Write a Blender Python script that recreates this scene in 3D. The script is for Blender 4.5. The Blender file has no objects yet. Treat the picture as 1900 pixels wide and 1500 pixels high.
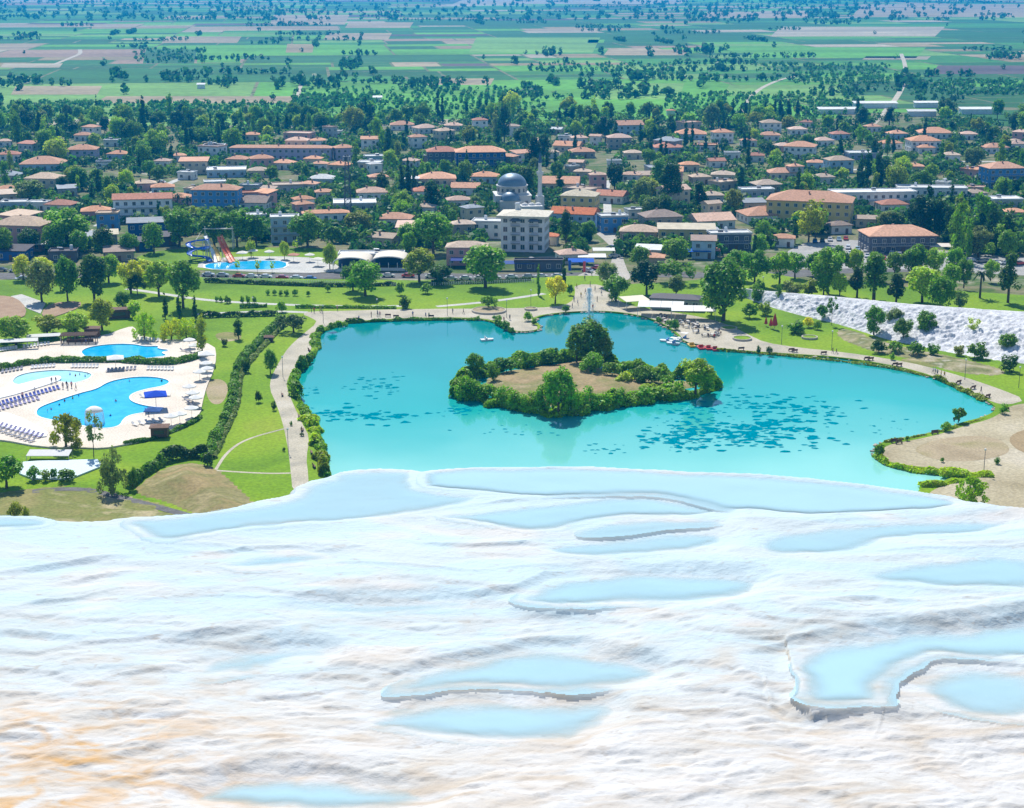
import bpy, bmesh, math, random
import numpy as np
from mathutils import Vector, Matrix
from mathutils.geometry import tessellate_polygon

random.seed(11); np.random.seed(11)
R = math.radians
scene = bpy.context.scene
COL = scene.collection

# ------------------------------------------------------------------ camera
CAM_H, FPX, PITCH = 100.0, 3000.0, math.atan(810 / 3000)
cam_d = bpy.data.cameras.new('camera'); cam = bpy.data.objects.new('camera', cam_d); COL.objects.link(cam)
cam.location = (0, 0, CAM_H); cam.rotation_euler = (math.pi / 2 - PITCH, 0, 0)
cam_d.sensor_width = 36; cam_d.lens = FPX / 1900 * 36; cam_d.clip_start = 1; cam_d.clip_end = 30000
scene.camera = cam

# ------------------------------------------------------------------ sky, sun, exposure
SUN_EL, SUN_AZ = R(52), R(-14)          # azimuth measured from straight ahead (+Y), negative = left
w = bpy.data.worlds.new('World'); scene.world = w; w.use_nodes = True
nt = w.node_tree; bg = nt.nodes['Background']
sky = nt.nodes.new('ShaderNodeTexSky'); sky.sky_type = 'NISHITA'; sky.sun_disc = False
sky.sun_elevation = SUN_EL; sky.sun_rotation = SUN_AZ
sky.air_density = 1.0; sky.dust_density = 0.0; sky.ozone_density = 2.0
nt.links.new(sky.outputs[0], bg.inputs[0]); bg.inputs[1].default_value = 0.115
sd = bpy.data.lights.new('sun', 'SUN'); sd.energy = 5.0; sd.angle = R(0.5); sd.color = (1, 0.95, 0.86)
so = bpy.data.objects.new('sun', sd); COL.objects.link(so)
sv = Vector((math.sin(SUN_AZ) * math.cos(SUN_EL), math.cos(SUN_AZ) * math.cos(SUN_EL), math.sin(SUN_EL)))
so.rotation_euler = (-sv).to_track_quat('-Z', 'Y').to_euler(); so.location = (0, 0, 400)
vs = scene.view_settings
vs.view_transform = 'Standard'; vs.look = 'None'; vs.exposure = 0.30; vs.gamma = 1.0; vs.use_curve_mapping = False
cy = scene.cycles
cy.use_denoising = True; cy.max_bounces = 6; cy.diffuse_bounces = 3; cy.glossy_bounces = 3
cy.transmission_bounces = 4; cy.transparent_max_bounces = 8; cy.volume_bounces = 0
cy.caustics_reflective = False; cy.caustics_refractive = False

# ------------------------------------------------------------------ pixel directions -> places on a plane
sp_, cp_ = math.sin(PITCH), math.cos(PITCH)
def ray(px, py):
    u, v = (px - 950) / FPX, (py - 750) / FPX
    return (u, cp_ - v * sp_, -sp_ - v * cp_)
def at(px, py, z=0.0):
    d = ray(px, py); t = (z - CAM_H) / d[2]
    return Vector((d[0] * t, d[1] * t, z))
def scale_at(p):                       # photograph pixels per metre at a place
    return FPX / (p.y * cp_ + (CAM_H - p.z) * sp_)
def topx(p):
    dz = p[2] - CAM_H; dep = p[1] * cp_ - dz * sp_; up = p[1] * sp_ + dz * cp_
    return 950 + FPX * p[0] / dep, 750 - FPX * up / dep

# ------------------------------------------------------------------ bookkeeping
def tag(o, label=None, cat=None, group=None, kind=None):
    if label: o['label'] = label
    if cat: o['category'] = cat
    if group: o['group'] = group
    if kind: o['kind'] = kind
    return o
AUTO = []
def auto(o, text, cat, group, px, py):
    """label to be completed at the end with where the thing stands"""
    o['category'] = cat; o['group'] = group; AUTO.append((o, text, px, py))
def link(name, me, parent=None, mat=None):
    o = bpy.data.objects.new(name, me); COL.objects.link(o)
    if parent is not None: o.parent = parent
    if mat is not None and me is not None and not me.materials:
        for m in (mat if isinstance(mat, (list, tuple)) else [mat]): me.materials.append(m)
    return o
def empty(name, loc, rz=0, s=1.0):
    o = bpy.data.objects.new(name, None); COL.objects.link(o)
    o.location = loc; o.rotation_euler = (0, 0, rz); o.scale = (s, s, s) if not isinstance(s, tuple) else s
    o.empty_display_size = 0.2
    return o
def copy_tree(o, parent=None):
    c = o.copy(); COL.objects.link(c); c.parent = parent
    for ch in o.children: copy_tree(ch, c)
    return c

class MB:
    """collects simple shapes into one mesh"""
    def __init__(s): s.v, s.f, s.m = [], [], []
    def add(s, v, f, m=0):
        n = len(s.v); s.v += [tuple(x) for x in v]; s.f += [tuple(i + n for i in q) for q in f]; s.m += [m] * len(f); return s
    def box(s, c, d, rz=0, m=0):
        x, y, z = d[0] / 2, d[1] / 2, d[2] / 2; ca, sa = math.cos(rz), math.sin(rz); v = []
        for k in (-z, z):
            for a, b in ((-x, -y), (x, -y), (x, y), (-x, y)):
                v.append((c[0] + a * ca - b * sa, c[1] + a * sa + b * ca, c[2] + k))
        return s.add(v, [(3, 2, 1, 0), (4, 5, 6, 7), (0, 1, 5, 4), (1, 2, 6, 5), (2, 3, 7, 6), (3, 0, 4, 7)], m)
    def tube(s, p, q, r0, r1=None, n=6, m=0, cap=True):
        p, q = Vector(p), Vector(q); r1 = r0 if r1 is None else r1
        d = (q - p).normalized(); a = d.orthogonal().normalized(); b = d.cross(a); v = []
        for c, r in ((p, r0), (q, r1)):
            for i in range(n):
                t = 2 * math.pi * i / n; v.append(c + a * (r * math.cos(t)) + b * (r * math.sin(t)))
        f = [(i, (i + 1) % n, n + (i + 1) % n, n + i) for i in range(n)]
        if cap: f += [tuple(range(n - 1, -1, -1)), tuple(range(n, 2 * n))]
        return s.add(v, f, m)
    def lathe(s, prof, n=16, m=0, c=(0, 0, 0)):
        v, f = [], []
        for r, z in prof:
            for i in range(n):
                t = 2 * math.pi * i / n; v.append((c[0] + r * math.cos(t), c[1] + r * math.sin(t), c[2] + z))
        for k in range(len(prof) - 1):
            for i in range(n):
                j = (i + 1) % n; f.append((k * n + i, k * n + j, (k + 1) * n + j, (k + 1) * n + i))
        return s.add(v, f, m)
    def mesh(s, name, mats=None, smooth=False):
        me = bpy.data.meshes.new(name); me.from_pydata(s.v, [], s.f); me.update()
        if mats is not None:
            for x in (mats if isinstance(mats, (list, tuple)) else [mats]): me.materials.append(x)
            if max(s.m, default=0): me.polygons.foreach_set('material_index', s.m)
        if smooth: me.polygons.foreach_set('use_smooth', [True] * len(me.polygons))
        return me
    def build(s, name, mats, parent=None, smooth=False):
        return link(name, s.mesh(name, mats, smooth), parent)

def np_mesh(name, v, f, smooth=False):
    """v (N,3), f (M,4) or (M,3) arrays"""
    me = bpy.data.meshes.new(name); k = f.shape[1]
    me.vertices.add(len(v)); me.vertices.foreach_set('co', np.ascontiguousarray(v, dtype=np.float32).ravel())
    me.loops.add(f.size); me.loops.foreach_set('vertex_index', np.ascontiguousarray(f, dtype=np.int32).ravel())
    me.polygons.add(len(f)); me.polygons.foreach_set('loop_start', np.arange(0, f.size, k, dtype=np.int32))
    me.polygons.foreach_set('loop_total', np.full(len(f), k, dtype=np.int32))
    if smooth: me.polygons.foreach_set('use_smooth', np.ones(len(f), dtype=bool))
    me.update(calc_edges=True); return me

# ------------------------------------------------------------------ materials
MATS = {}
def nodes(name):
    m = bpy.data.materials.new(name); m.use_nodes = True; t = m.node_tree
    return m, t, t.nodes['Principled BSDF'], lambda k: t.nodes.new('ShaderNode' + k), t.links.new
def plain(name, col, rough=0.6, var=0.12, scale=3.0, metal=0.0, spec=0.3, objvar=0.0, bump=0.0):
    """one colour broken up by noise; objvar adds a difference from object to object"""
    if name in MATS: return MATS[name]
    m, t, b, N, L = nodes(name)
    g = N('NewGeometry'); n = N('TexNoise'); n.inputs['Scale'].default_value = scale; n.inputs['Detail'].default_value = 4
    L(g.outputs['Position'], n.inputs['Vector'])
    mr = N('MapRange'); mr.inputs[3].default_value = 1 - var; mr.inputs[4].default_value = 1 + var
    mr.inputs[1].default_value = 0.3; mr.inputs[2].default_value = 0.7
    L(n.outputs['Fac'], mr.inputs[0])
    mx = N('VectorMath'); mx.operation = 'SCALE'; mx.inputs[0].default_value = col; L(mr.outputs[0], mx.inputs['Scale'])
    out = mx.outputs[0]
    if objvar:
        oi = N('ObjectInfo'); m2 = N('MapRange'); m2.inputs[3].default_value = 1 - objvar; m2.inputs[4].default_value = 1 + objvar
        L(oi.outputs['Random'], m2.inputs[0]); m3 = N('VectorMath'); m3.operation = 'SCALE'
        L(out, m3.inputs[0]); L(m2.outputs[0], m3.inputs['Scale']); out = m3.outputs[0]
    L(out, b.inputs['Base Color'])
    b.inputs['Roughness'].default_value = rough; b.inputs['Metallic'].default_value = metal
    b.inputs['Specular IOR Level'].default_value = spec
    if bump:
        bp = N('Bump'); bp.inputs['Strength'].default_value = bump; L(n.outputs['Fac'], bp.inputs['Height']); L(bp.outputs[0], b.inputs['Normal'])
    MATS[name] = m; return m
def objcol(name, rough=0.5, spec=0.4, metal=0.0, var=0.1, scale=2.0, clear=0.0):
    """colour comes from the object itself (obj.color)"""
    if name in MATS: return MATS[name]
    m, t, b, N, L = nodes(name)
    oi = N('ObjectInfo'); g = N('NewGeometry'); n = N('TexNoise'); n.inputs['Scale'].default_value = scale; n.inputs['Detail'].default_value = 5
    L(g.outputs['Position'], n.inputs['Vector'])
    mr = N('MapRange'); mr.inputs[1].default_value = .3; mr.inputs[2].default_value = .7; mr.inputs[3].default_value = 1 - var; mr.inputs[4].default_value = 1 + var
    L(n.outputs['Fac'], mr.inputs[0]); mx = N('VectorMath'); mx.operation = 'SCALE'
    L(oi.outputs['Color'], mx.inputs[0]); L(mr.outputs[0], mx.inputs['Scale']); L(mx.outputs[0], b.inputs['Base Color'])
    b.inputs['Roughness'].default_value = rough; b.inputs['Specular IOR Level'].default_value = spec; b.inputs['Metallic'].default_value = metal
    b.inputs['Coat Weight'].default_value = clear
    MATS[name] = m; return m
def mottled(name, stops, scale, detail=6, rough=0.9, dist=0.4, stretch=(1, 1, 1), fine=None, bump=0.3, bscale=None, lo=.3, hi=.7):
    """ground cover: noise drives a ramp through the given colours, plus a finer grain"""
    if name in MATS: return MATS[name]
    m, t, b, N, L = nodes(name)
    g = N('NewGeometry'); mp = N('Mapping'); mp.inputs['Scale'].default_value = stretch; L(g.outputs['Position'], mp.inputs['Vector'])
    n = N('TexNoise'); n.inputs['Scale'].default_value = scale; n.inputs['Detail'].default_value = detail; n.inputs['Distortion'].default_value = dist
    L(mp.outputs[0], n.inputs['Vector'])
    mr = N('MapRange'); mr.inputs[1].default_value = lo; mr.inputs[2].default_value = hi; L(n.outputs['Fac'], mr.inputs[0])
    cr = N('ValToRGB'); e = cr.color_ramp.elements
    while len(e) < len(stops): e.new(0.5)
    for i, c in enumerate(stops): e[i].position = i / (len(stops) - 1); e[i].color = (*c, 1)
    L(mr.outputs[0], cr.inputs[0])
    n2 = N('TexNoise'); n2.inputs['Scale'].default_value = fine or scale * 12; n2.inputs['Detail'].default_value = 3; L(g.outputs['Position'], n2.inputs['Vector'])
    m2 = N('MapRange'); m2.inputs[1].default_value = .3; m2.inputs[2].default_value = .7; m2.inputs[3].default_value = .78; m2.inputs[4].default_value = 1.2; L(n2.outputs['Fac'], m2.inputs[0])
    mx = N('VectorMath'); mx.operation = 'SCALE'; L(cr.outputs[0], mx.inputs[0]); L(m2.outputs[0], mx.inputs['Scale'])
    L(mx.outputs[0], b.inputs['Base Color']); b.inputs['Roughness'].default_value = rough; b.inputs['Specular IOR Level'].default_value = .15
    if bump:
        bp = N('Bump'); bp.inputs['Strength'].default_value = bump; bp.inputs['Distance'].default_value = .2; L(n2.outputs['Fac'], bp.inputs['Height']); L(bp.outputs[0], b.inputs['Normal'])
    MATS[name] = m; return m
def leafmat(name, trans=0.55, sat=1.0):
    """foliage: the tree's own colour, each leaf a little different, light passing through"""
    if name in MATS: return MATS[name]
    m, t, b, N, L = nodes(name)
    oi = N('ObjectInfo'); g = N('NewGeometry')
    hv = N('HueSaturation'); L(oi.outputs['Color'], hv.inputs['Color'])
    a = N('MapRange'); a.inputs[3].default_value = .485; a.inputs[4].default_value = .515; L(g.outputs['Random Per Island'], a.inputs[0]); L(a.outputs[0], hv.inputs['Hue'])
    c = N('MapRange'); c.inputs[3].default_value = .55; c.inputs[4].default_value = 1.45; L(g.outputs['Random Per Island'], c.inputs[0]); L(c.outputs[0], hv.inputs['Value'])
    hv.inputs['Saturation'].default_value = sat
    d = N('BsdfDiffuse'); L(hv.outputs[0], d.inputs[0]); tr = N('BsdfTranslucent'); L(hv.outputs[0], tr.inputs[0])
    gl = N('BsdfGlossy'); gl.inputs['Roughness'].default_value = .5; gl.inputs[0].default_value = (.8, .9, .8, 1)
    mx = N('MixShader'); mx.inputs[0].default_value = trans; L(d.outputs[0], mx.inputs[1]); L(tr.outputs[0], mx.inputs[2])
    m2 = N('MixShader'); m2.inputs[0].default_value = .03; L(mx.outputs[0], m2.inputs[1]); L(gl.outputs[0], m2.inputs[2])
    t.nodes.remove(b); L(m2.outputs[0], t.nodes['Material Output'].inputs[0])
    MATS[name] = m; return m
LEAF = leafmat('leaf')
BARK = plain('bark', (.10, .075, .05), .9, .3, 6)

# ------------------------------------------------------------------ noise for terrain
def _hash(ix, iy, s):
    h = (ix.astype(np.int64) * 374761393 + iy.astype(np.int64) * 668265263 + s * 974711) & 0x7fffffff
    h = (h ^ (h >> 13)) * 1274126177 & 0x7fffffff
    return ((h ^ (h >> 16)) & 0xffff) / 65535.0
def vnoise(x, y, s=0):
    ix, iy = np.floor(x), np.floor(y); fx, fy = x - ix, y - iy
    fx = fx * fx * fx * (fx * (fx * 6 - 15) + 10); fy = fy * fy * fy * (fy * (fy * 6 - 15) + 10)
    a, b = _hash(ix, iy, s), _hash(ix + 1, iy, s); c, d = _hash(ix, iy + 1, s), _hash(ix + 1, iy + 1, s)
    return (a + (b - a) * fx) * (1 - fy) + (c + (d - c) * fx) * fy
def fbm(x, y, o=4, s=0, g=.5):
    r, a, n = 0, 1, 0
    for k in range(o):
        ang = .6 * k; ca, sa = math.cos(ang), math.sin(ang)
        r = r + a * vnoise((x * ca - y * sa) * 2 ** k + 17.3 * k, (x * sa + y * ca) * 2 ** k + 9.1 * k, s + k); n += a; a *= g
    return r / n - .5
def sstep(a, b, x):
    t = np.clip((x - a) / (b - a), 0, 1); return t * t * (3 - 2 * t)
def chaikin(p, n=2, closed=True):
    p = [Vector(q) for q in p]
    for _ in range(n):
        o = []; k = len(p)
        if not closed: o.append(p[0])
        for i in range(k if closed else k - 1):
            a, b = p[i], p[(i + 1) % k]; o += [a * .75 + b * .25, a * .25 + b * .75]
        if not closed: o.append(p[-1])
        p = o
    return p
def polymask(x, y, poly):
    ins = np.zeros(x.shape, bool); n = len(poly)
    for i in range(n):
        x0, y0 = poly[i][0], poly[i][1]; x1, y1 = poly[(i + 1) % n][0], poly[(i + 1) % n][1]
        if y0 == y1: continue
        c = ((y0 > y) != (y1 > y)) & (x < (x1 - x0) * (y - y0) / (y1 - y0) + x0); ins ^= c
    return ins
def inside(p, poly):
    return bool(polymask(np.array([p[0]]), np.array([p[1]]), poly)[0])
def polydist(x, y, pl, closed=False):
    """distance to a polyline, side (+ = towards the viewer for a line drawn left to right), place along it 0..1 and length"""
    best = np.full(x.shape, 1e9); sgn = np.zeros(x.shape); par = np.zeros(x.shape); crb = np.zeros(x.shape); acc = 0.0
    seg = list(zip(pl[:-1], pl[1:])) + ([(pl[-1], pl[0])] if closed else [])
    tot = sum(math.hypot(b[0] - a[0], b[1] - a[1]) for a, b in seg)
    for a, b in seg:
        dx, dy = b[0] - a[0], b[1] - a[1]; l2 = dx * dx + dy * dy + 1e-9; l = math.sqrt(l2)
        t = np.clip(((x - a[0]) * dx + (y - a[1]) * dy) / l2, 0, 1)
        ex, ey = x - a[0] - t * dx, y - a[1] - t * dy; d = np.hypot(ex, ey); cr_ = (ex * dy - ey * dx) / l
        k = (d < best - 1e-7) | ((np.abs(d - best) <= 1e-7) & (np.abs(cr_) > np.abs(crb)))
        best = np.where(k, d, best); sgn = np.where(k, np.sign(cr_), sgn); crb = np.where(k, cr_, crb); par = np.where(k, acc + t * l, par); acc += l
    return best, sgn, par, tot

# ------------------------------------------------------------------ flat sheets with outline (and holes)
def sheet(name, outer, z, mat, holes=(), skirt=0.0, kind='structure', parent=None, label=None, cat=None, group=None):
    rings = [[Vector((p[0], p[1], 0)) for p in outer]] + [[Vector((p[0], p[1], 0)) for p in h] for h in holes]
    v = [(p.x, p.y, z) for r in rings for p in r]
    f = [list(t) for t in tessellate_polygon(rings)]
    for t in f:
        a, b, c = (Vector(v[i]) for i in t)
        if (b - a).cross(c - a).z < 0: t.reverse()
    if skirt:
        base = 0
        for k, r in enumerate(rings):
            n = len(r); area = sum(r[i].x * r[(i + 1) % n].y - r[(i + 1) % n].x * r[i].y for i in range(n))
            o = len(v); v += [(p.x, p.y, z - skirt) for p in r]
            for i in range(n):
                j = (i + 1) % n; q = [base + i, o + i, o + j, base + j]
                if (area > 0) != (k > 0): q.reverse()
                f.append(q)
            base += 0 if k < 0 else n
    me = bpy.data.meshes.new(name); me.from_pydata(v, [], f); me.update()
    o = link(name, me, parent, mat)
    if kind and parent is None: o['kind'] = kind
    tag(o, label, cat, group)
    return o
def P(pts, z=0.0, smooth=2, closed=True):
    return chaikin([at(x, y, z) for x, y in pts], smooth, closed)

# ================================================================== THE SETTING
GZ = -0.35                                # village and plain; the lake lies at 0, the park at 0.45
village_mat = mottled('village_earth', [(.03, .08, .01), (.07, .12, .02), (.20, .18, .10), (.06, .12, .02), (.36, .32, .25)], .035, 8, fine=.7)
g = MB().add([(-9000, 40, GZ), (9000, 40, GZ), (9000, 12500, GZ), (-9000, 12500, GZ)], [(0, 1, 2, 3)]).build('ground', village_mat)
g['kind'] = 'structure'

# ---- fields of the plain: a patchwork of parcels
CROPS = [((.03, .13, .025), 7), ((.05, .20, .03), 6), ((.10, .30, .03), 3), ((.15, .30, .06), 3), ((.032, .125, .03), 5),
         ((.25, .20, .10), 2), ((.31, .25, .15), 2), ((.26, .18, .12), 1), ((.34, .30, .21), 1), ((.10, .075, .075), 1)]
CROPM = []
for i, (c, n) in enumerate(CROPS):
    CROPM.append(mottled('crop_field', [tuple(x * .75 for x in c), c, tuple(x * 1.3 for x in c)], .012, 4, fine=.12, stretch=(.35, 1, 1), bump=0))
    MATS.pop('crop_field')
pick = [i for i, (c, n) in enumerate(CROPS) for _ in range(n)]
rng = random.Random(5)
parcels = []
def split(x0, x1, y0, y1, d=0):
    w_, h_ = x1 - x0, y1 - y0; lim = 44 + (y0 - 1100) * .021
    if (w_ < lim * 2.4 and h_ < lim * 1.3) or d > 13 or (d > 7 and rng.random() < .10): parcels.append((x0, x1, y0, y1)); return
    if w_ > h_ * rng.uniform(1.0, 2.4):
        c = x0 + w_ * rng.uniform(.35, .65); split(x0, c, y0, y1, d + 1); split(c, x1, y0, y1, d + 1)
    else:
        c = y0 + h_ * rng.uniform(.35, .65); split(x0, x1, y0, c, d + 1); split(x0, x1, c, y1, d + 1)
split(-2300, 2300, 1130, 6300)
ANG = R(7)
def rot_f(x, y): return (x * math.cos(ANG) - y * math.sin(ANG) + 350, y * math.cos(ANG) + x * math.sin(ANG))
fieldverts = []
special = [(175, 545, 179, 192, 6), (365, 445, 92, 117, 2), (265, 360, 92, 118, 4), (600, 720, 62, 74, 6), (870, 1100, 70, 98, 3), (1090, 1120, 74, 80, 2), (1120, 1270, 92, 103, 6),
           (1430, 1735, 50, 68, 8), (1390, 1700, 88, 108, 2), (1100, 1260, 155, 185, 3), (990, 1110, 205, 232, 2), (1340, 1560, 158, 178, 3), (1730, 1900, 122, 138, 9),
           (790, 910, 146, 158, 6), (20, 180, 160, 176, 6), (0, 110, 118, 126, 8), (840, 1260, -3, 8, 8), (0, 190, -4, 5, 8), (1580, 1900, 8, 32, 6), (500, 640, 28, 46, 6), (770, 850, 222, 232, 8),
           (300, 440, 68, 80, 6), (530, 580, 82, 98, 5), (1600, 1720, 105, 111, 8), (640, 760, 42, 52, 6), (1300, 1500, 22, 34, 6), (1740, 1890, 205, 235, 0), (60, 250, 222, 233, 8)]
SPW = [[at(a, c, GZ), at(b, c, GZ), at(b, d, GZ), at(a, d, GZ)] for a, b, c, d, m in special]
for (x0, x1, y0, y1) in parcels:
    cx, cy_ = rot_f((x0 + x1) / 2, (y0 + y1) / 2)
    if cy_ < 1180 or abs(cx) > cy_ * .42 + 250: continue
    gap = 1.5; q = [rot_f(*p) for p in ((x0 + gap, y0 + gap), (x1 - gap, y0 + gap), (x1 - gap, y1 - gap), (x0 + gap, y1 - gap))]
    me = bpy.data.meshes.new('farm_field'); me.from_pydata([(a, b, GZ + .03) for a, b in q], [], [(0, 1, 2, 3)])
    ci = rng.choice(pick); ci = ci if cy_ > 1750 or ci < 5 else rng.randint(0, 4); o = link('farm_field', me, None, CROPM[ci]); o['kind'] = 'structure'
for (a, b, c, d, m), q in zip(special, SPW):
    sk = (b - a) * .06
    q = [at(a + sk, c, GZ), at(b + sk, c, GZ), at(b, d, GZ), at(a, d, GZ)]
    me = bpy.data.meshes.new('farm_field'); me.from_pydata([(p.x, p.y, GZ + .08) for p in q][::-1], [], [(0, 1, 2, 3)])
    o = link('farm_field', me, None, CROPM[m]); o['kind'] = 'structure'

# ---- lake
LAKE_PX = [(560, 985), (604, 893), (612, 878), (602, 850), (592, 812), (577, 778), (560, 748), (547, 718), (550, 700), (562, 682), (582, 665), (592, 648), (584, 626),
           (602, 611), (640, 601), (700, 597), (760, 594), (830, 593), (890, 594), (920, 601), (940, 612), (952, 618), (978, 618), (1000, 615), (1004, 607), (990, 598),
           (1000, 589), (1040, 583), (1080, 580), (1130, 580), (1180, 587), (1215, 597), (1240, 610), (1256, 624), (1264, 636), (1300, 643), (1330, 650), (1400, 656), (1480, 661),
           (1560, 666), (1640, 679), (1700, 692), (1760, 713), (1800, 731), (1838, 750), (1850, 762), (1830, 776), (1780, 788), (1750, 801), (1700, 812), (1645, 821), (1625, 830),
           (1622, 846), (1640, 862), (1680, 870), (1740, 874), (1775, 884), (1760, 893), (1725, 903), (1700, 912), (1690, 985)]
LAKE = P(LAKE_PX, 0, 2)
m, t, b, N, L = nodes('lake_water')
ge = N('NewGeometry'); sx = N('SeparateXYZ'); L(ge.outputs['Position'], sx.inputs[0])
n1 = N('TexNoise'); n1.inputs['Scale'].default_value = .02; n1.inputs['Detail'].default_value = 3; L(ge.outputs['Position'], n1.inputs['Vector'])
ad = N('Math'); ad.operation = 'MULTIPLY_ADD'; ad.inputs[1].default_value = 60; L(n1.outputs['Fac'], ad.inputs[0]); L(sx.outputs[1], ad.inputs[2])
mr = N('MapRange'); mr.inputs[1].default_value = 335; mr.inputs[2].default_value = 470; L(ad.outputs[0], mr.inputs[0])   # milkier with carbonate towards the terraces
cr = N('ValToRGB'); e = cr.color_ramp.elements; e[0].color = (.25, .60, .54, 1); e[1].color = (.0, .215, .235, 1); e.new(.45).color = (.015, .37, .355, 1)
L(mr.outputs[0], cr.inputs[0]); L(cr.outputs[0], b.inputs['Base Color'])
b.inputs['Roughness'].default_value = .06; b.inputs['IOR'].default_value = 1.33; b.inputs['Specular IOR Level'].default_value = .36
nb = N('TexNoise'); nb.inputs['Scale'].default_value = .9; nb.inputs['Detail'].default_value = 3
mp = N('Mapping'); mp.inputs['Scale'].default_value = (1, .45, 1); L(ge.outputs['Position'], mp.inputs[0]); L(mp.outputs[0], nb.inputs['Vector'])
bp = N('Bump'); bp.inputs['Strength'].default_value = .05; bp.inputs['Distance'].default_value = .1; L(nb.outputs['Fac'], bp.inputs['Height']); L(bp.outputs[0], b.inputs['Normal'])
lake_c = sum((Vector(p) for p in LAKE), Vector()) / len(LAKE)
LAKE_BIG = [lake_c + (p - lake_c) * 1.02 for p in LAKE]
sheet('lake_water', LAKE_BIG, 0.0, m)

# ---- park lawn round the lake (the lake is a hole in it)
PZ = .45
lawn_mat = mottled('lawn', [(.075, .165, .004), (.14, .265, .006), (.20, .31, .010), (.26, .28, .04)], .028, 7, fine=1.5, bump=.4, lo=.28, hi=.80)
PARK = [at(x, y, PZ) for x, y in [(-330, 640), (-330, 1010), (700, 1010), (1690, 1010), (2300, 1010), (2250, 560), (1900, 548), (1500, 520), (1390, 500), (1290, 520), (1130, 530), (1110, 512),
                                   (1060, 512), (900, 521), (700, 520), (380, 515), (230, 500), (130, 520), (-100, 520), (-330, 520)]]
sheet('lawn', PARK, PZ, lawn_mat, [LAKE], .85)
def lay(name, pts, z, mat, smooth=2, **k): return sheet(name, P(pts, z, smooth), z, mat, **k)
grit = mottled('gravel_path', [(.33, .31, .25), (.44, .40, .31), (.50, .46, .38)], .12, 6, fine=2.2, bump=.5)
paleway = mottled('pale_paving', [(.42, .42, .40), (.55, .54, .50)], .2, 5, fine=2.0, bump=.2)
sand = mottled('sandy_soil', [(.26, .22, .13), (.36, .31, .20), (.43, .38, .26), (.48, .43, .33)], .045, 8, fine=1.6, bump=.5)
dry = mottled('dry_grass', [(.34, .28, .14), (.24, .22, .08), (.17, .19, .05), (.42, .35, .21), (.56, .50, .39)], .07, 8, fine=1.4, bump=.6)
# lakeside gravel path, left shore and promenade
lay('lakeside_path', [(575, 578), (560, 583), (578, 590), (590, 598), (560, 622), (535, 645), (520, 668), (503, 700), (500, 722), (513, 750), (526, 790), (534, 830), (539, 870), (543, 915),
                      (573, 915), (572, 880), (568, 850), (575, 812), (560, 785), (545, 752), (532, 722), (533, 703), (547, 684), (567, 662), (580, 645), (578, 625),
                      (600, 606), (645, 597), (700, 593), (760, 590), (830, 589), (885, 590), (915, 594), (940, 606), (955, 614), (975, 615), (997, 612), (997, 606), (985, 598), (990, 587), (1035, 580),
                      (1085, 577), (1130, 577), (1180, 583), (1218, 594), (1243, 607), (1262, 622), (1270, 634), (1300, 640), (1330, 646), (1400, 652), (1480, 657), (1560, 662), (1642, 675), (1702, 688),
                      (1765, 710), (1805, 728), (1842, 747), (1870, 752), (1905, 742), (1850, 720), (1790, 700), (1720, 680), (1650, 666), (1560, 653), (1480, 645), (1420, 636), (1390, 622),
                      (1360, 606), (1310, 590), (1240, 578), (1180, 570), (1150, 560), (1135, 545), (1120, 528), (1065, 528), (1068, 545), (1060, 562), (1030, 570), (960, 572), (900, 573), (830, 573), (760, 574), (700, 575), (640, 577)], PZ + .02, grit, 1)
# paving strips through the lawn
def ribbon(name, pts, wd, z, mat, **k):
    p = chaikin([at(x, y, z) for x, y in pts], 2, False); l, r = [], []
    for i, q in enumerate(p):
        d = (p[min(i + 1, len(p) - 1)] - p[max(i - 1, 0)]); n = Vector((-d.y, d.x, 0)).normalized() * wd / 2
        l.append(q + n); r.append(q - n)
    return sheet(name, l + r[::-1], z, mat, **k)
ribbon('footpath', [(235, 536), (300, 545), (370, 556), (450, 562), (560, 567), (680, 569), (745, 568)], 2.6, PZ + .012, paleway)
ribbon('footpath', [(355, 584), (430, 580), (520, 578), (570, 580)], 2.6, PZ + .014, paleway)
ribbon('footpath', [(810, 569), (880, 563), (940, 556), (1010, 545)], 2.4, PZ + .013, paleway)
ribbon('footpath', [(385, 872), (440, 876), (500, 879), (545, 878)], .8, PZ + .013, grit)
ribbon('footpath', [(60, 912), (150, 905), (230, 925), (300, 943), (390, 968)], 2.2, PZ + .05, mottled('asphalt', [(.10, .10, .10), (.17, .165, .16)], .4, 5, fine=3))
ribbon('footpath', [(400, 872), (420, 840), (455, 815), (530, 795)], .7, PZ + .015, grit)
# dry hill foot at the left, sandy spit at the right
def mound(name, pts, z0, amp, mat, seed, step=1.2, rough=.25):
    """a sheet with gentle relief inside an outline"""
    pl = P(pts, z0, 2); xs = [p.x for p in pl]; ys = [p.y for p in pl]
    X, Y = np.meshgrid(np.arange(min(xs) - step, max(xs) + step, step), np.arange(min(ys) - step, max(ys) + step, step))
    ins = polymask(X, Y, pl); d = polydist(X, Y, pl, True)[0]; d = np.where(ins, d, -d)
    Z = z0 + amp * sstep(0, 14, d) * (1 + .6 * fbm(X / 18, Y / 18, 3, seed)) + rough * fbm(X / 3, Y / 3, 3, seed + 3) * sstep(0, 3, d) - .6 * sstep(0, -step, d)
    h, w_ = X.shape; idx = np.arange(h * w_).reshape(h, w_); q = np.stack([idx[:-1, :-1], idx[:-1, 1:], idx[1:, 1:], idx[1:, :-1]], -1).reshape(-1, 4)
    keep = (d.ravel() > -step * 1.5)[q].all(1)
    me = np_mesh(name, np.stack([X, Y, Z], -1).reshape(-1, 3), q[keep], True)
    o = link(name, me, None, mat); o['kind'] = 'structure'; return o
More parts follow.
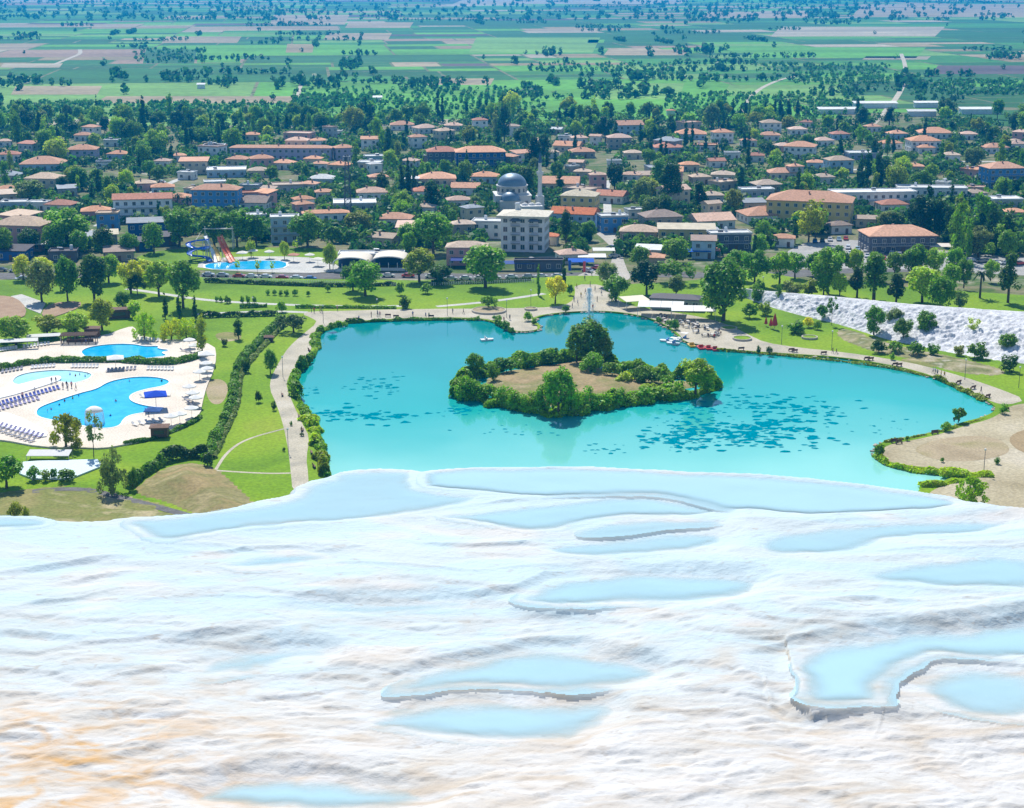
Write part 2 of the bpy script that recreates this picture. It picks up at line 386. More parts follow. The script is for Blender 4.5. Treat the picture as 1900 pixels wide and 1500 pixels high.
mound('dry_hillside', [(-80, 925), (60, 905), (150, 897), (230, 918), (290, 930), (340, 945), (420, 985), (300, 1030), (-80, 1030)], PZ, .3, dry, 3)
mound('dry_hillside', [(235, 915), (270, 890), (305, 866), (350, 858), (390, 862), (420, 880), (440, 900), (480, 935), (470, 985), (400, 985), (330, 938)], PZ, 3.0, mottled('dry_mound', [(.34, .26, .13), (.28, .22, .10), (.20, .19, .07), (.31, .26, .13), (.16, .20, .04)], .09, 8, fine=1.3, bump=.6), 9)
lay('sandy_ground', [(1642, 826), (1700, 816), (1752, 804), (1790, 790), (1835, 779), (1860, 765), (1880, 750), (1960, 745), (2250, 760), (2250, 1010), (1700, 1010), (1715, 925), (1735, 905), (1790, 893), (1822, 884), (1800, 876),
                     (1740, 869), (1685, 864), (1645, 856), (1630, 845)], PZ + .02, sand)
bare = mottled('bare_soil', [(.30, .24, .15), (.38, .31, .20), (.28, .25, .12)], .1, 7, fine=2, bump=.5)
lay('bare_patch', [(1690, 832), (1740, 815), (1800, 808), (1850, 812), (1880, 835), (1850, 850), (1780, 858), (1720, 850)], PZ + .045, bare)
lay('bare_patch', [(1865, 815), (1900, 795), (1990, 790), (1990, 850), (1900, 845)], PZ + .05, mottled('dry_soil', [(.26, .19, .10), (.34, .26, .15)], .1, 6, fine=2))
lay('bare_patch', [(382, 712), (395, 703), (415, 705), (425, 720), (415, 748), (395, 752), (383, 735)], PZ + .012, bare)
lay('bare_patch', [(395, 620), (425, 615), (450, 622), (445, 632), (410, 635)], PZ + .012, dry)
lay('bare_patch', [(1660, 668), (1700, 664), (1760, 676), (1720, 684)], PZ + .012, dry)

# ---- pool terrace at the left
DZ = .8
deckm = mottled('pool_deck', [(.60, .53, .44), (.66, .59, .50), (.70, .64, .56)], .12, 5, fine=2.5, bump=.1)
POOLS = {
 'kidney': [(150, 655), (155, 648), (175, 642), (215, 638), (250, 639), (268, 643), (296, 642), (290, 647), (318, 650), (296, 654), (312, 660), (288, 663), (250, 667), (200, 668), (165, 665)],
 'big': [(67, 764), (74, 755), (110, 742), (150, 729), (180, 722), (200, 709), (230, 702), (260, 699), (290, 700), (312, 705), (314, 711), (300, 717), (270, 722), (245, 730), (238, 738), (245, 746), (268, 753), (300, 757),
         (300, 762), (270, 765), (240, 770), (228, 778), (222, 790), (200, 795), (175, 794), (140, 787), (95, 779), (70, 773)],
 'shallow': [(22, 708), (32, 697), (60, 690), (110, 686), (150, 689), (172, 694), (166, 702), (150, 708), (130, 711), (100, 706), (60, 714), (30, 714)]}
PH = {k: P(v, DZ, 2) for k, v in POOLS.items()}
DECK = P([(-150, 668), (0, 656), (60, 641), (110, 633), (190, 624), (235, 607), (250, 606), (255, 622), (300, 630), (350, 630), (398, 640), (402, 662), (396, 690), (384, 715), (376, 745), (372, 768), (350, 788), (318, 802), (280, 814),
                 (235, 824), (190, 832), (150, 830), (80, 830), (0, 815), (-150, 800)], DZ, 1)
sheet('pool_deck', DECK, DZ, deckm, list(PH.values()), .5)
def poolmat(name, c0, c1):
    m, t, b, N, L = nodes(name); ge = N('NewGeometry'); n = N('TexNoise'); n.inputs['Scale'].default_value = .35; n.inputs['Detail'].default_value = 4; n.inputs['Distortion'].default_value = 1
    L(ge.outputs['Position'], n.inputs['Vector']); cr = N('ValToRGB'); cr.color_ramp.elements[0].color = (*c0, 1); cr.color_ramp.elements[1].color = (*c1, 1)
    cr.color_ramp.elements[0].position = .35; cr.color_ramp.elements[1].position = .65; L(n.outputs['Fac'], cr.inputs[0]); L(cr.outputs[0], b.inputs['Base Color'])
    b.inputs['Roughness'].default_value = .08; b.inputs['IOR'].default_value = 1.33
    n2 = N('TexNoise'); n2.inputs['Scale'].default_value = 2.5; L(ge.outputs['Position'], n2.inputs['Vector']); bp = N('Bump'); bp.inputs['Strength'].default_value = .15; bp.inputs['Distance'].default_value = .1
    L(n2.outputs['Fac'], bp.inputs['Height']); L(bp.outputs[0], b.inputs['Normal']); return m
pw = poolmat('pool_water', (.0, .38, .72), (.02, .48, .80)); pw2 = poolmat('wading_pool_water', (.30, .66, .76), (.40, .74, .82))
white = plain('white_paint', (.78, .78, .77), .5, .06)
for k, lab in (('kidney', 'smaller blue swimming pool with jagged right end, farther back'), ('big', 'large blue winding swimming pool with mushroom fountain'), ('shallow', 'pale shallow wading pool beside the white walkway')):
    r = empty('swimming_pool', sum(PH[k], Vector()) / len(PH[k])); tag(r, lab, 'pool')
    inv = -r.location
    c = r.location
    grow = [p + (p - c).normalized() * .3 for p in PH[k]]
    wv = [p + inv for p in grow]
    sheet('water', wv, -.16, pw2 if k == 'shallow' else pw, parent=r)
    n = len(PH[k]); v = []; f = []
    for i, p in enumerate(PH[k]):
        d = PH[k][(i + 1) % n] - PH[k][i - 1]; nn = Vector((d.y, -d.x, 0)).normalized() * .35
        q = p + inv; v += [(q.x, q.y, -.2), (q.x - nn.x * 0, q.y, .05), (q.x - nn.x, q.y - nn.y, .05), (q.x - nn.x, q.y - nn.y, -.02)]
    # coping rim: outward side chosen by ring orientation
    area = sum(PH[k][i].x * PH[k][(i + 1) % n].y - PH[k][(i + 1) % n].x * PH[k][i].y for i in range(n)); sg = 1 if area > 0 else -1
    v = []
    for i, p in enumerate(PH[k]):
        d = PH[k][(i + 1) % n] - PH[k][i - 1]; nn = Vector((d.y, -d.x, 0)).normalized() * .4 * sg; q = p + inv
        v += [(q.x, q.y, -.3), (q.x, q.y, .05), (q.x + nn.x, q.y + nn.y, .05), (q.x + nn.x, q.y + nn.y, -.02)]
    for i in range(n):
        j = (i + 1) % n
        for a in range(3): f.append((i * 4 + a, i * 4 + a + 1, j * 4 + a + 1, j * 4 + a))
    MB().add(v, f).build('coping', white, r)
# white raised walkway beside the wading pool, and one below
for pts in ([(-60, 748), (-60, 728), (0, 722), (95, 698), (112, 697), (114, 703), (100, 710), (0, 740)], [(-60, 775), (0, 764), (25, 768), (90, 800), (85, 812), (60, 806)]):
    lay('white_walkway', pts, DZ + .25, white, 1, skirt=.3)
lay('service_deck', [(28, 858), (70, 855), (180, 852), (195, 862), (130, 888), (60, 888), (36, 878)], PZ + .35, plain('pale_roof', (.50, .62, .66), .5, .1), 0, skirt=.3)
lay('service_deck', [(-120, 585), (-120, 548), (0, 548), (30, 552), (50, 572), (45, 590), (0, 596)], PZ + .2, mottled('tiled_terrace', [(.30, .20, .13), (.38, .27, .18)], .3, 4, fine=3), 1, skirt=.2)
lay('service_deck', [(75, 580), (95, 562), (150, 558), (150, 570), (110, 585), (85, 592)], PZ + .2, MATS['tiled_terrace'], 1, skirt=.2)
lay('pool_lounge_paving', [(20, 550), (40, 546), (85, 562), (75, 582), (50, 572)], PZ + .15, paleway, 0, skirt=.2)

# ---- street and squares of the village
asph = MATS['asphalt']
ribbon('street', [(-200, 515), (0, 511), (140, 516), (330, 518), (560, 512), (760, 511), (900, 515), (1100, 511), (1200, 508), (1330, 512), (1440, 512), (1600, 498), (1900, 502), (2200, 510)], 11, GZ + .03, asph)
lay('village_square', [(1075, 505), (1130, 500), (1140, 465), (1115, 440), (1100, 430), (1125, 400), (1135, 405), (1150, 440), (1160, 500), (1180, 515), (1120, 532), (1065, 530)], GZ + .05, mottled('square_paving', [(.36, .34, .30), (.46, .43, .38)], .3, 5, fine=2), 1)
lay('car_park', [(1440, 500), (1470, 455), (1560, 440), (1780, 470), (2050, 485), (2050, 520), (1700, 500), (1560, 498)], GZ + .04, mottled('car_park_surface', [(.28, .28, .27), (.40, .39, .37)], .2, 5, fine=2), 1)
ribbon('lane', [(1125, 430), (1128, 380), (1122, 355), (1128, 335)], 3.5, GZ + .035, paleway)
ribbon('lane', [(180, 420), (260, 372), (330, 330), (420, 312)], 3.5, GZ + .035, paleway)
ribbon('lane', [(1300, 395), (1420, 335), (1560, 318), (1720, 300), (1900, 300)], 3.5, GZ + .035, paleway)
ribbon('country_road', [(1370, 240), (1380, 200), (1400, 170), (1440, 150), (1480, 140)], 4, GZ + .12, grit)
ribbon('country_road', [(1600, 250), (1660, 190), (1680, 150), (1680, 120), (1672, 100)], 4.5, GZ + .12, grit)
ribbon('country_road', [(545, 240), (550, 190), (560, 150)], 3.5, GZ + .12, grit)
ribbon('country_road', [(100, 120), (130, 108), (150, 100), (148, 92)], 5, GZ + .12, grit)
lay('water_park_lawn', [(240, 500), (260, 470), (330, 462), (420, 458), (640, 462), (640, 490), (560, 500), (380, 502)], GZ + .06, lawn_mat, 1)
lay('water_park_deck', [(365, 500), (370, 485), (430, 476), (560, 476), (615, 485), (640, 503), (560, 508)], GZ + .09, paleway, 1)

# ---- white rock embankment at the right
bot = chaikin([at(x, y, PZ) for x, y in [(1370, 548), (1432, 572), (1500, 590), (1560, 603), (1640, 630), (1700, 642), (1760, 655), (1830, 668), (1910, 678), (2050, 700), (2250, 720)]], 2, False)
top = chaikin([at(x, y, 3.0 + 4.4 * min(1, max(0, (x - 1370) / 300))) for x, y in [(1370, 535), (1432, 542), (1500, 547), (1560, 552), (1640, 560), (1700, 566), (1760, 570), (1830, 575), (1910, 580), (2050, 590), (2250, 600)]], 2, False)
def resamp(pl, n):
    d = [0]
    for a, b in zip(pl[:-1], pl[1:]): d.append(d[-1] + (b - a).length)
    t = np.linspace(0, d[-1], n); return np.stack([np.interp(t, d, [p[k] for p in pl]) for k in range(3)], -1)
NU, NV = 620, 70
B_, T_ = resamp(bot, NU), resamp(top, NU); rows = []
for j in range(NV + 14):
    if j < NV:
        s = j / (NV - 1); p = B_ * (1 - s) + T_ * s; p[:, 2] = PZ - .2 + (T_[:, 2] - .2) * (s ** .95)
        amp = math.sin(math.pi * min(1, s * 1.05)) ** .5
        p[:, 2] += amp * (1.9 * np.abs(fbm(p[:, 0] / 2.6, p[:, 1] / 2.6, 4, 31)) * 1.6 + .9 * fbm(p[:, 0] / .9, p[:, 1] / .9, 3, 37) - .25)
    else:
        s = (j - NV + 1) / 14; p = T_.copy(); p[:, 1] += s * 16; p[:, 2] = T_[:, 2] - .4 - (T_[:, 2] + .2) * max(0, s - .2) / .8 + .15 * fbm(p[:, 0] / 2, p[:, 1] / 2, 2, 5)
    rows.append(p)
V = np.stack(rows); idx = np.arange(V.shape[0] * NU).reshape(V.shape[0], NU)
q = np.stack([idx[:-1, :-1], idx[:-1, 1:], idx[1:, 1:], idx[1:, :-1]], -1).reshape(-1, 4)
rockm = mottled('white_rock', [(.46, .47, .50), (.60, .61, .63), (.72, .72, .73)], .5, 6, fine=2.5, bump=.6)
me = np_mesh('white_embankment', V.reshape(-1, 3), q, True); me.materials.append(rockm); me.materials.append(MATS['dry_grass'])
mi = np.zeros(len(q), np.int32); mi[(NV + 3) * (NU - 1):] = 1; me.polygons.foreach_set('material_index', mi)
o = link('white_embankment', me); o['kind'] = 'structure'
mound('earth_bank', [(1545, 625), (1560, 606), (1620, 625), (1660, 640), (1720, 652), (1800, 668), (1880, 690), (1840, 700), (1760, 690), (1700, 668), (1620, 655)], PZ, 1.2, mottled('earth_bank', [(.40, .36, .28), (.30, .27, .15), (.14, .16, .05), (.48, .44, .36)], .15, 7, fine=1.5), 21, .8)

# ---- island
ISLE_PX = [(846, 738), (852, 716), (872, 700), (905, 688), (960, 678), (1035, 668), (1085, 662), (1125, 668), (1150, 688), (1220, 700), (1290, 702), (1332, 712), (1318, 727), (1262, 736), (1180, 746), (1105, 759), (1040, 770), (960, 761), (908, 746)]
mound('island', ISLE_PX, -.3, 1.1, mottled('island_soil', [(.36, .27, .15), (.30, .23, .12), (.20, .20, .07), (.40, .31, .20)], .09, 7, fine=1.5), 41, .9, .3)

# ================================================================== TRAVERTINE TERRACES
TP0, TPS = 58.0, 4.0 / 50                  # mean surface: z = 58 + .08 (y - 75)
def tat(px, py):
    d = ray(px, py); t = (TP0 - TPS * 75 - CAM_H) / (d[2] - TPS * d[1]); return (d[0] * t, d[1] * t)
LIP = [(-500, 1010), (-200, 975), (0, 964), (60, 966), (110, 974), (200, 972), (290, 968), (380, 960), (440, 946), (480, 931), (520, 924), (545, 917), (550, 903), (580, 888), (606, 881), (632, 868), (662, 862), (705, 859), (758, 863), (780, 868), (800, 866),
       (850, 862), (905, 859), (1000, 860), (1100, 858), (1200, 865), (1300, 872), (1400, 876), (1500, 886), (1600, 900), (1700, 916), (1765, 929), (1805, 947), (1850, 956), (1900, 963), (2100, 985), (2500, 1030)]
RIMS = [  # outline in the photograph, drop towards the viewer, how far the drop carries on
 ([(780, 866), (779, 882), (786, 904), (830, 914), (880, 915), (935, 920), (985, 927)], .22, 14),
 ([(690, 973), (760, 962), (800, 955), (850, 945), (900, 940), (960, 930), (1060, 927), (1140, 920), (1200, 921), (1260, 935), (1310, 945), (1340, 963), (1400, 960), (1470, 972)], .42, 30),
 ([(655, 982), (740, 970), (805, 965), (870, 960), (940, 951), (1000, 940), (1060, 936)], .35, 8), ([(805, 966), (850, 980), (900, 990), (950, 1000)], .25, 7),
 ([(1010, 1003), (1080, 985), (1130, 972), (1190, 968), (1230, 972), (1290, 973), (1340, 966)], .40, 14),
 ([(720, 1018), (800, 1022), (900, 1025), (960, 1022), (1040, 1025), (1100, 1012), (1180, 1005), (1250, 995), (1350, 990), (1380, 1003)], .40, 20),
 ([(380, 1013), (430, 1000), (500, 990), (580, 985), (655, 982)], .40, 18), ([(280, 1048), (330, 1040), (400, 1040), (460, 1030), (540, 1028), (600, 1037), (680, 1045)], .40, 12),
 ([(-60, 1090), (0, 1080), (100, 1065), (200, 1050), (280, 1048)], .40, 14), ([(100, 1100), (180, 1085), (260, 1078)], .25, 6),
 ([(530, 1142), (600, 1132), (700, 1130), (850, 1122), (960, 1112), (1010, 1082), (1100, 1072), (1200, 1077), (1290, 1074), (1335, 1043)], .55, 22),
 ([(1050, 1065), (1090, 1058), (1180, 1050), (1240, 1048)], .3, 8), ([(1380, 1020), (1440, 1000), (1520, 985), (1560, 980), (1660, 975), (1740, 966)], .3, 9), ([(1640, 1022), (1740, 1016), (1850, 1010), (1960, 1002)], .45, 12),
 ([(1480, 1012), (1560, 1003), (1640, 995), (1720, 990)], .25, 6), ([(1560, 1120), (1660, 1124), (1760, 1134), (1900, 1142)], .2, 8),
 ([(1500, 1160), (1560, 1152), (1620, 1148), (1680, 1160)], .35, 8), ([(1470, 1262), (1500, 1240), (1545, 1225), (1600, 1215), (1680, 1205), (1760, 1195), (1850, 1184), (1950, 1172), (2150, 1150)], 1.0, 18),
 ([(1655, 1330), (1662, 1312), (1682, 1290), (1712, 1271), (1770, 1258), (1830, 1265), (1900, 1277), (2000, 1285)], .6, 7), ([(1700, 1318), (1740, 1310), (1800, 1312), (1870, 1318), (1950, 1312)], .3, 5),
 ([(1466, 1270), (1472, 1292), (1488, 1312), (1480, 1345), (1506, 1376), (1540, 1374), (1600, 1368), (1668, 1372)], .85, 6), ([(1425, 1325), (1432, 1345), (1455, 1358)], .3, 3), ([(1375, 1250), (1420, 1235), (1480, 1222), (1560, 1212)], .3, 6),
 ([(650, 1292), (720, 1270), (800, 1250), (860, 1236), (930, 1222), (980, 1205), (1080, 1199), (1115, 1216), (1200, 1240)], .65, 14), ([(635, 1372), (700, 1350), (780, 1320), (860, 1312), (940, 1316), (1030, 1321), (1085, 1310)], .40, 12),
 ([(350, 1500), (390, 1488), (430, 1474), (480, 1460), (560, 1454), (640, 1458), (720, 1474), (800, 1500), (880, 1540)], .9, 14), ([(340, 1242), (450, 1226), (540, 1205), (600, 1204), (650, 1222)], .55, 8),
 ([(150, 1355), (220, 1345), (290, 1347), (345, 1350), (375, 1375)], .55, 7), ([(200, 1440), (270, 1425), (310, 1415)], .35, 5), ([(-60, 1405), (20, 1398), (110, 1403)], .4, 5), ([(300, 1205), (400, 1195), (490, 1190)], .35, 6),
 ([(-60, 1200), (20, 1192), (80, 1196), (180, 1206)], .4, 7), ([(950, 1160), (1040, 1158), (1100, 1150), (1180, 1148)], .35, 6), ([(1100, 1235), (1160, 1243), (1210, 1236)], .3, 5), ([(40, 1140), (120, 1132), (200, 1120)], .2, 5)]
POOLT = [ # still water held by the rims
 ([(560, 905), (610, 885), (635, 870), (665, 864), (705, 861), (758, 865), (778, 872), (779, 888), (786, 908), (830, 918), (900, 921), (890, 936), (800, 951), (700, 970), (640, 979), (560, 984), (480, 991), (420, 1002), (370, 1014), (290, 1028), (265, 1000), (230, 980), (300, 972), (390, 962), (470, 950), (540, 935)], .03),
 ([(803, 870), (905, 862), (1000, 863), (1100, 861), (1200, 868), (1400, 879), (1600, 903), (1760, 932), (1780, 945), (1700, 958), (1560, 968), (1480, 968), (1400, 955), (1340, 958), (1300, 940), (1200, 917), (1060, 922), (985, 924), (880, 912), (800, 905), (788, 900), (785, 875)], .05),
 ([(800, 968), (880, 962), (1000, 945), (1140, 925), (1200, 924), (1260, 938), (1320, 952), (1330, 962), (1230, 968), (1130, 968), (1060, 986), (1000, 1000), (950, 996), (880, 980)], .04),
 ([(1060, 1005), (1150, 976), (1300, 978), (1350, 982), (1180, 1000), (1110, 1008)], .03), ([(1000, 1030), (1120, 1015), (1260, 1000), (1350, 1000), (1330, 1030), (1180, 1045), (1050, 1050)], .03),
 ([(970, 1118), (1015, 1088), (1100, 1078), (1200, 1082), (1300, 1079), (1400, 1090), (1420, 1110), (1340, 1140), (1180, 1142), (1040, 1150), (960, 1140)], .04), ([(540, 1150), (620, 1138), (760, 1134), (900, 1130), (840, 1148), (680, 1156)], .03),
 ([(1400, 1015), (1560, 992), (1760, 980), (1900, 985), (1800, 1008), (1640, 1018), (1580, 1050), (1420, 1055)], .03), ([(1620, 1085), (1760, 1060), (1920, 1060), (1960, 1130), (1800, 1134), (1660, 1118), (1600, 1105)], .04),
 ([(0, 968), (60, 969), (104, 977), (70, 990), (-80, 996), (-80, 970)], .03),
 ([(1476, 1270), (1505, 1247), (1550, 1232), (1680, 1213), (1850, 1193), (1960, 1182), (2060, 1180), (1990, 1270), (1830, 1257), (1760, 1250), (1705, 1264), (1676, 1285), (1655, 1312), (1648, 1345), (1650, 1362), (1600, 1360), (1520, 1366), (1496, 1345), (1494, 1312), (1474, 1288)], .05),
 ([(1690, 1325), (1712, 1294), (1775, 1274), (1840, 1279), (1930, 1292), (1970, 1375), (1850, 1388), (1740, 1368)], .035),
 ([(820, 1262), (900, 1242), (1000, 1222), (1080, 1216), (1150, 1240), (1260, 1262), (1140, 1300), (1040, 1312), (930, 1306), (850, 1302), (760, 1312), (720, 1310)], .04),
 ([(680, 1372), (760, 1345), (860, 1325), (1020, 1332), (1120, 1322), (1140, 1350), (1060, 1400), (960, 1416), (880, 1412), (780, 1395)], .04),
 ([(420, 1240), (540, 1216), (600, 1216), (630, 1228), (520, 1250), (420, 1275), (360, 1278)], .03), ([(330, 1388), (350, 1380), (372, 1388), (355, 1405), (315, 1402)], .02),
 ([(400, 1500), (450, 1478), (560, 1468), (660, 1474), (760, 1500), (820, 1530), (350, 1530)], .05), ([(400, 1070), (470, 1050), (540, 1042), (620, 1050), (560, 1065), (470, 1078)], .03)]
ys = [58.0]
while ys[-1] < 150: ys.append(ys[-1] + .115 + (ys[-1] - 58) * .0007)
ys = np.array(ys); us = np.linspace(-1, 1, 960)
Y, U = np.meshgrid(ys, us, indexing='ij'); X = U * (Y * .42 + 8)
wx = X + .9 * fbm(X / 4, Y / 4, 4, 71) + .28 * fbm(X / .8, Y / .8, 2, 73); wy = Y + .9 * fbm(X / 4 + 40, Y / 4, 4, 75) + .28 * fbm(X / .8 + 9, Y / .8, 2, 77)
lip_w = [tat(*p) for p in LIP]; ld, ls, lp, lt = polydist(wx * .5 + X * .5, wy * .5 + Y * .5, lip_w)
sl = ld * -ls                                # > 0 beyond the lip
near = sstep(112, 78, Y)                     # 1 close to the viewer: softer and more broken up
# broad swells, then contour terraces cut into them, descending towards the viewer
swell = (1.3 * fbm(X / 26, Y / 15, 3, 91) + .50 * fbm(X / 10, Y / 4.5, 3, 93)) * (.22 + .78 * sstep(108, 88, Y))
gfield = np.where(Y > 108, (Y - 108) * .02, (Y - 108) * .045) + swell + near * (.32 * np.abs(fbm((wx - wy * .9) / 6.5, (wy - wx * .16) / 2.0, 4, 101)) + .16 * np.abs(fbm(wx / 2.6, (wy - wx * .2) / .9, 3, 103))) + .08 * fbm(wx / 6, wy / 2.6, 2, 97) + X * .010
st = .20 + .03 * near; k = np.floor(gfield / st); fr = gfield / st - k
terr = st * (k + sstep(.0, .30, fr)) + .015 * np.exp(-((fr - .30) / .08) ** 2)
wetf = (.62 + .38 * sstep(.25, .45, fr) * sstep(1.0, .8, fr)) * sstep(76, 99, Y + 8 * fbm(X / 7, Y / 4, 3, 55)) * (1 - .9 * sstep(.08, .28, fbm(X / 9, Y / 3, 4, 57)))
Z = 61.35 - .35 * sstep(100, 80, Y) + .50 * terr + .50 * gfield
Z += near * (.08 * np.abs(fbm(wx / 2.6, (wy - wx * .2) / .9, 3, 103)) + .05 * fbm(wx / .9, wy / .45, 3, 105)) + (.02 + .03 * near) * fbm(wx / .5, wy / .4, 3, 104)
# thin scalloped rims, broken here and there
g2 = (Y + 2.4 * fbm(X / 13, Y / 9, 3, 121) + .8 * fbm(wx / 3.2, wy / 3.2, 2, 123) - X * .03) / (2.3 - .3 * near); f2 = g2 - np.floor(g2); dd = np.where(f2 > .5, f2 - 1, f2) * 2.2
rmask = sstep(-.06, .10, fbm(X / 8 + 5, Y / 3.5, 3, 127)) * (1 - .45 * near)
Z += rmask * (.05 * np.exp(-(dd / .13) ** 2) + .05 * sstep(-.16, .10, dd) * sstep(1.0, .35, dd))
for pts, a, Lr in RIMS:
    pl = [tat(*p) for p in pts]; x0 = min(p[0] for p in pl) - Lr; x1 = max(p[0] for p in pl) + Lr; y0 = min(p[1] for p in pl) - 2.5 * Lr; y1 = max(p[1] for p in pl) + 3
    mk = (X > x0) & (X < x1) & (Y > y0) & (Y < y1)
    if not mk.any(): continue
    xx, yy = wx[mk] * .6 + X[mk] * .4, wy[mk] * .6 + Y[mk] * .4
    d, s_, par, tot = polydist(xx, yy, pl); s = d * s_; cliff = pts[0] in ((1466, 1270), (1655, 1330), (1425, 1325), (780, 866)); ex_ = 2.8 if cliff else .6; xa, xb = min(q_[0] for q_ in pl) - ex_, max(q_[0] for q_ in pl) + .6; end = sstep(xa, xa + (2.6 if cliff else min(7, tot * .45)), xx) * sstep(xb, xb - min(7, tot * .45), xx); a = a * (.34 if pts[0][1] < 1070 else .50 if cliff else .62); Lr = Lr * .6
    fade = np.where(s > 0, np.exp(-np.maximum(s, 0) / Lr) * sstep(2.5 * Lr, Lr, s), 1)
    dz = -a * sstep(-.06, (.14 + a * .2) if cliff else (.22 + a * 1.7), s) * fade * end + .05 * np.exp(-((s + .12) / .16) ** 2) * end
    Z[mk] += dz
PLW = []
for pts, dep in POOLT:
    pl = [(p_.x, p_.y) for p_ in chaikin([Vector((*tat(*p), 0)) for p in pts], 2)]; far_ = pts[0][1] < 1060; wk = .8 if far_ else 1.0; qx, qy = X + (wx - X) * wk + (0 if far_ else 1.6) * fbm(X / 5, Y / 5, 3, 61), Y + (wy - Y) * wk + (0 if far_ else 1.2) * fbm(X / 5 + 30, Y / 5, 3, 63); ins = polymask(qx, qy, pl)
    if not ins.any(): continue
    d = polydist(qx, qy, pl, True)[0]; d = np.where(ins, d, -d)
    lev = float(np.percentile(Z[ins], 18 if far_ else 30)); ym_ = float(Y[ins].mean()); lev = (.3 * lev + .7 * (61.27 + .02 * (ym_ - 108))) if ym_ > 107 else lev; w_ = sstep(-2.4, .3, d) if far_ else sstep(-1.8, .4, d)
    floor_ = lev + .01 - dep * 7 * (sstep(-.2, 1.4, d) if far_ else sstep(-.2, 2.0, d)) + .10 * fbm(X / 3.5, Y / 2.0, 3, 111)
    Z = Z * (1 - w_) + floor_ * w_ + (.012 if far_ else .0) * np.exp(-((d + .25) / .25) ** 2)
    PLW.append((d, lev))
lipz = Z.copy()
Z = np.where(sl > 0, Z - np.minimum(sl * 1.1, 1.0) - np.maximum(0, sl - .4) * .95, Z)
Z = np.maximum(Z, -2.0); Z = np.where(sl > 0, np.minimum(Z, 64), Z)
h, w_ = X.shape; idx = np.arange(h * w_).reshape(h, w_); q = np.stack([idx[:-1, :-1], idx[:-1, 1:], idx[1:, 1:], idx[1:, :-1]], -1).reshape(-1, 4)
keep = (sl.ravel()[q] < 40).any(1)
me = np_mesh('travertine_terrace', np.stack([X, Y, Z], -1).reshape(-1, 3), q[keep], True)
m, t, b, N, L = nodes('travertine'); ge = N('NewGeometry')
def noise(scale, detail, dist=0, stretch=None, vec=None):
    n = N('TexNoise'); n.inputs['Scale'].default_value = scale; n.inputs['Detail'].default_value = detail; n.inputs['Distortion'].default_value = dist
    if stretch:
        mp = N('Mapping'); mp.inputs['Scale'].default_value = stretch; L(ge.outputs['Position'], mp.inputs[0]); L(mp.outputs[0], n.inputs['Vector'])
    else: L(ge.outputs['Position'], n.inputs['Vector'])
    return n
def mrange(src, a, b_, c=0, d=1):
    r = N('MapRange'); r.inputs[1].default_value = a; r.inputs[2].default_value = b_; r.inputs[3].default_value = c; r.inputs[4].default_value = d; L(src, r.inputs[0]); return r.outputs[0]
def mixc(f, a, b_):
    x = N('Mix'); x.data_type = 'RGBA'
    if hasattr(f, 'links'): L(f, x.inputs[0])
    else: x.inputs[0].default_value = f
    for s_, v in ((6, a), (7, b_)):
        if hasattr(v, 'links'): L(v, x.inputs[s_])
        else: x.inputs[s_].default_value = (*v, 1)
    return x.outputs[2]
def mul(a, b_):
    x = N('Math'); x.operation = 'MULTIPLY'; L(a, x.inputs[0])
    if hasattr(b_, 'links'): L(b_, x.inputs[1])
    else: x.inputs[1].default_value = b_
    return x.outputs[0]
sx = N('SeparateXYZ'); L(ge.outputs['Position'], sx.inputs[0])
c = mixc(mrange(noise(.25, 6, .6).outputs[0], .35, .7), (.57, .57, .57), (.51, .50, .475))
wa = N('Attribute'); wa.attribute_name = 'wet'; c = mixc(mul(wa.outputs['Fac'], .8), c, (.41, .56, .635))   # thin film of milky water
# mineral stains: tan streaks near the viewer, orange in the lower left corner
nearm = mrange(sx.outputs[1], 104, 80)
c = mixc(mul(mul(mrange(noise(.55, 7, 1.0, (.35, 1, 1)).outputs[0], .46, .70), nearm), .8), c, (.45, .375, .29))
lf = mul(mrange(sx.outputs[0], -9, -22), mrange(sx.outputs[1], 87, 80))
c = mixc(mul(mul(mrange(noise(.6, 7, 1.2, (.5, 1, 1)).outputs[0], .44, .66), lf), .85), c, (.52, .30, .10))
c = mixc(mul(mrange(noise(2.0, 7, .8, (.5, 1, 1)).outputs[0], .60, .74), .55), c, (.34, .29, .24))
nz = N('SeparateXYZ'); L(ge.outputs['True Normal'], nz.inputs[0])       # crust on the steep faces
c = mixc(mul(mul(mrange(nz.outputs[2], .80, .45), mrange(noise(1.6, 6, .6).outputs[0], .30, .60)), .75), c, (.46, .39, .30))
L(c, b.inputs['Base Color']); b.inputs['Roughness'].default_value = .75; b.inputs['Specular IOR Level'].default_value = .2
nb = noise(3.0, 6, .3, (.7, 1, 1)); bp = N('Bump'); bp.inputs['Strength'].default_value = .6; bp.inputs['Distance'].default_value = .12; L(nb.outputs[0], bp.inputs['Height']); L(bp.outputs[0], b.inputs['Normal'])
atr = me.attributes.new('wet', 'FLOAT', 'POINT'); atr.data.foreach_set('value', wetf.ravel().astype(np.float32))
me.materials.append(m); o = link('travertine_terrace', me); o['kind'] = 'structure'
m, t, b, N, L = nodes('terrace_water')       # milky water: the deeper it stands, the less of the white floor shows
at_ = N('Attribute'); at_.attribute_name = 'depth'
ex = N('Math'); ex.operation = 'MULTIPLY'; ex.inputs[1].default_value = -5.0; L(at_.outputs['Fac'], ex.inputs[0])
e2 = N('Math'); e2.operation = 'EXPONENT'; L(ex.outputs[0], e2.inputs[0]); e3 = N('Math'); e3.operation = 'SUBTRACT'; e3.inputs[0].default_value = 1; L(e2.outputs[0], e3.inputs[1])
tr = N('BsdfTransparent'); df = N('BsdfDiffuse'); df.inputs[0].default_value = (.41, .645, .735, 1)
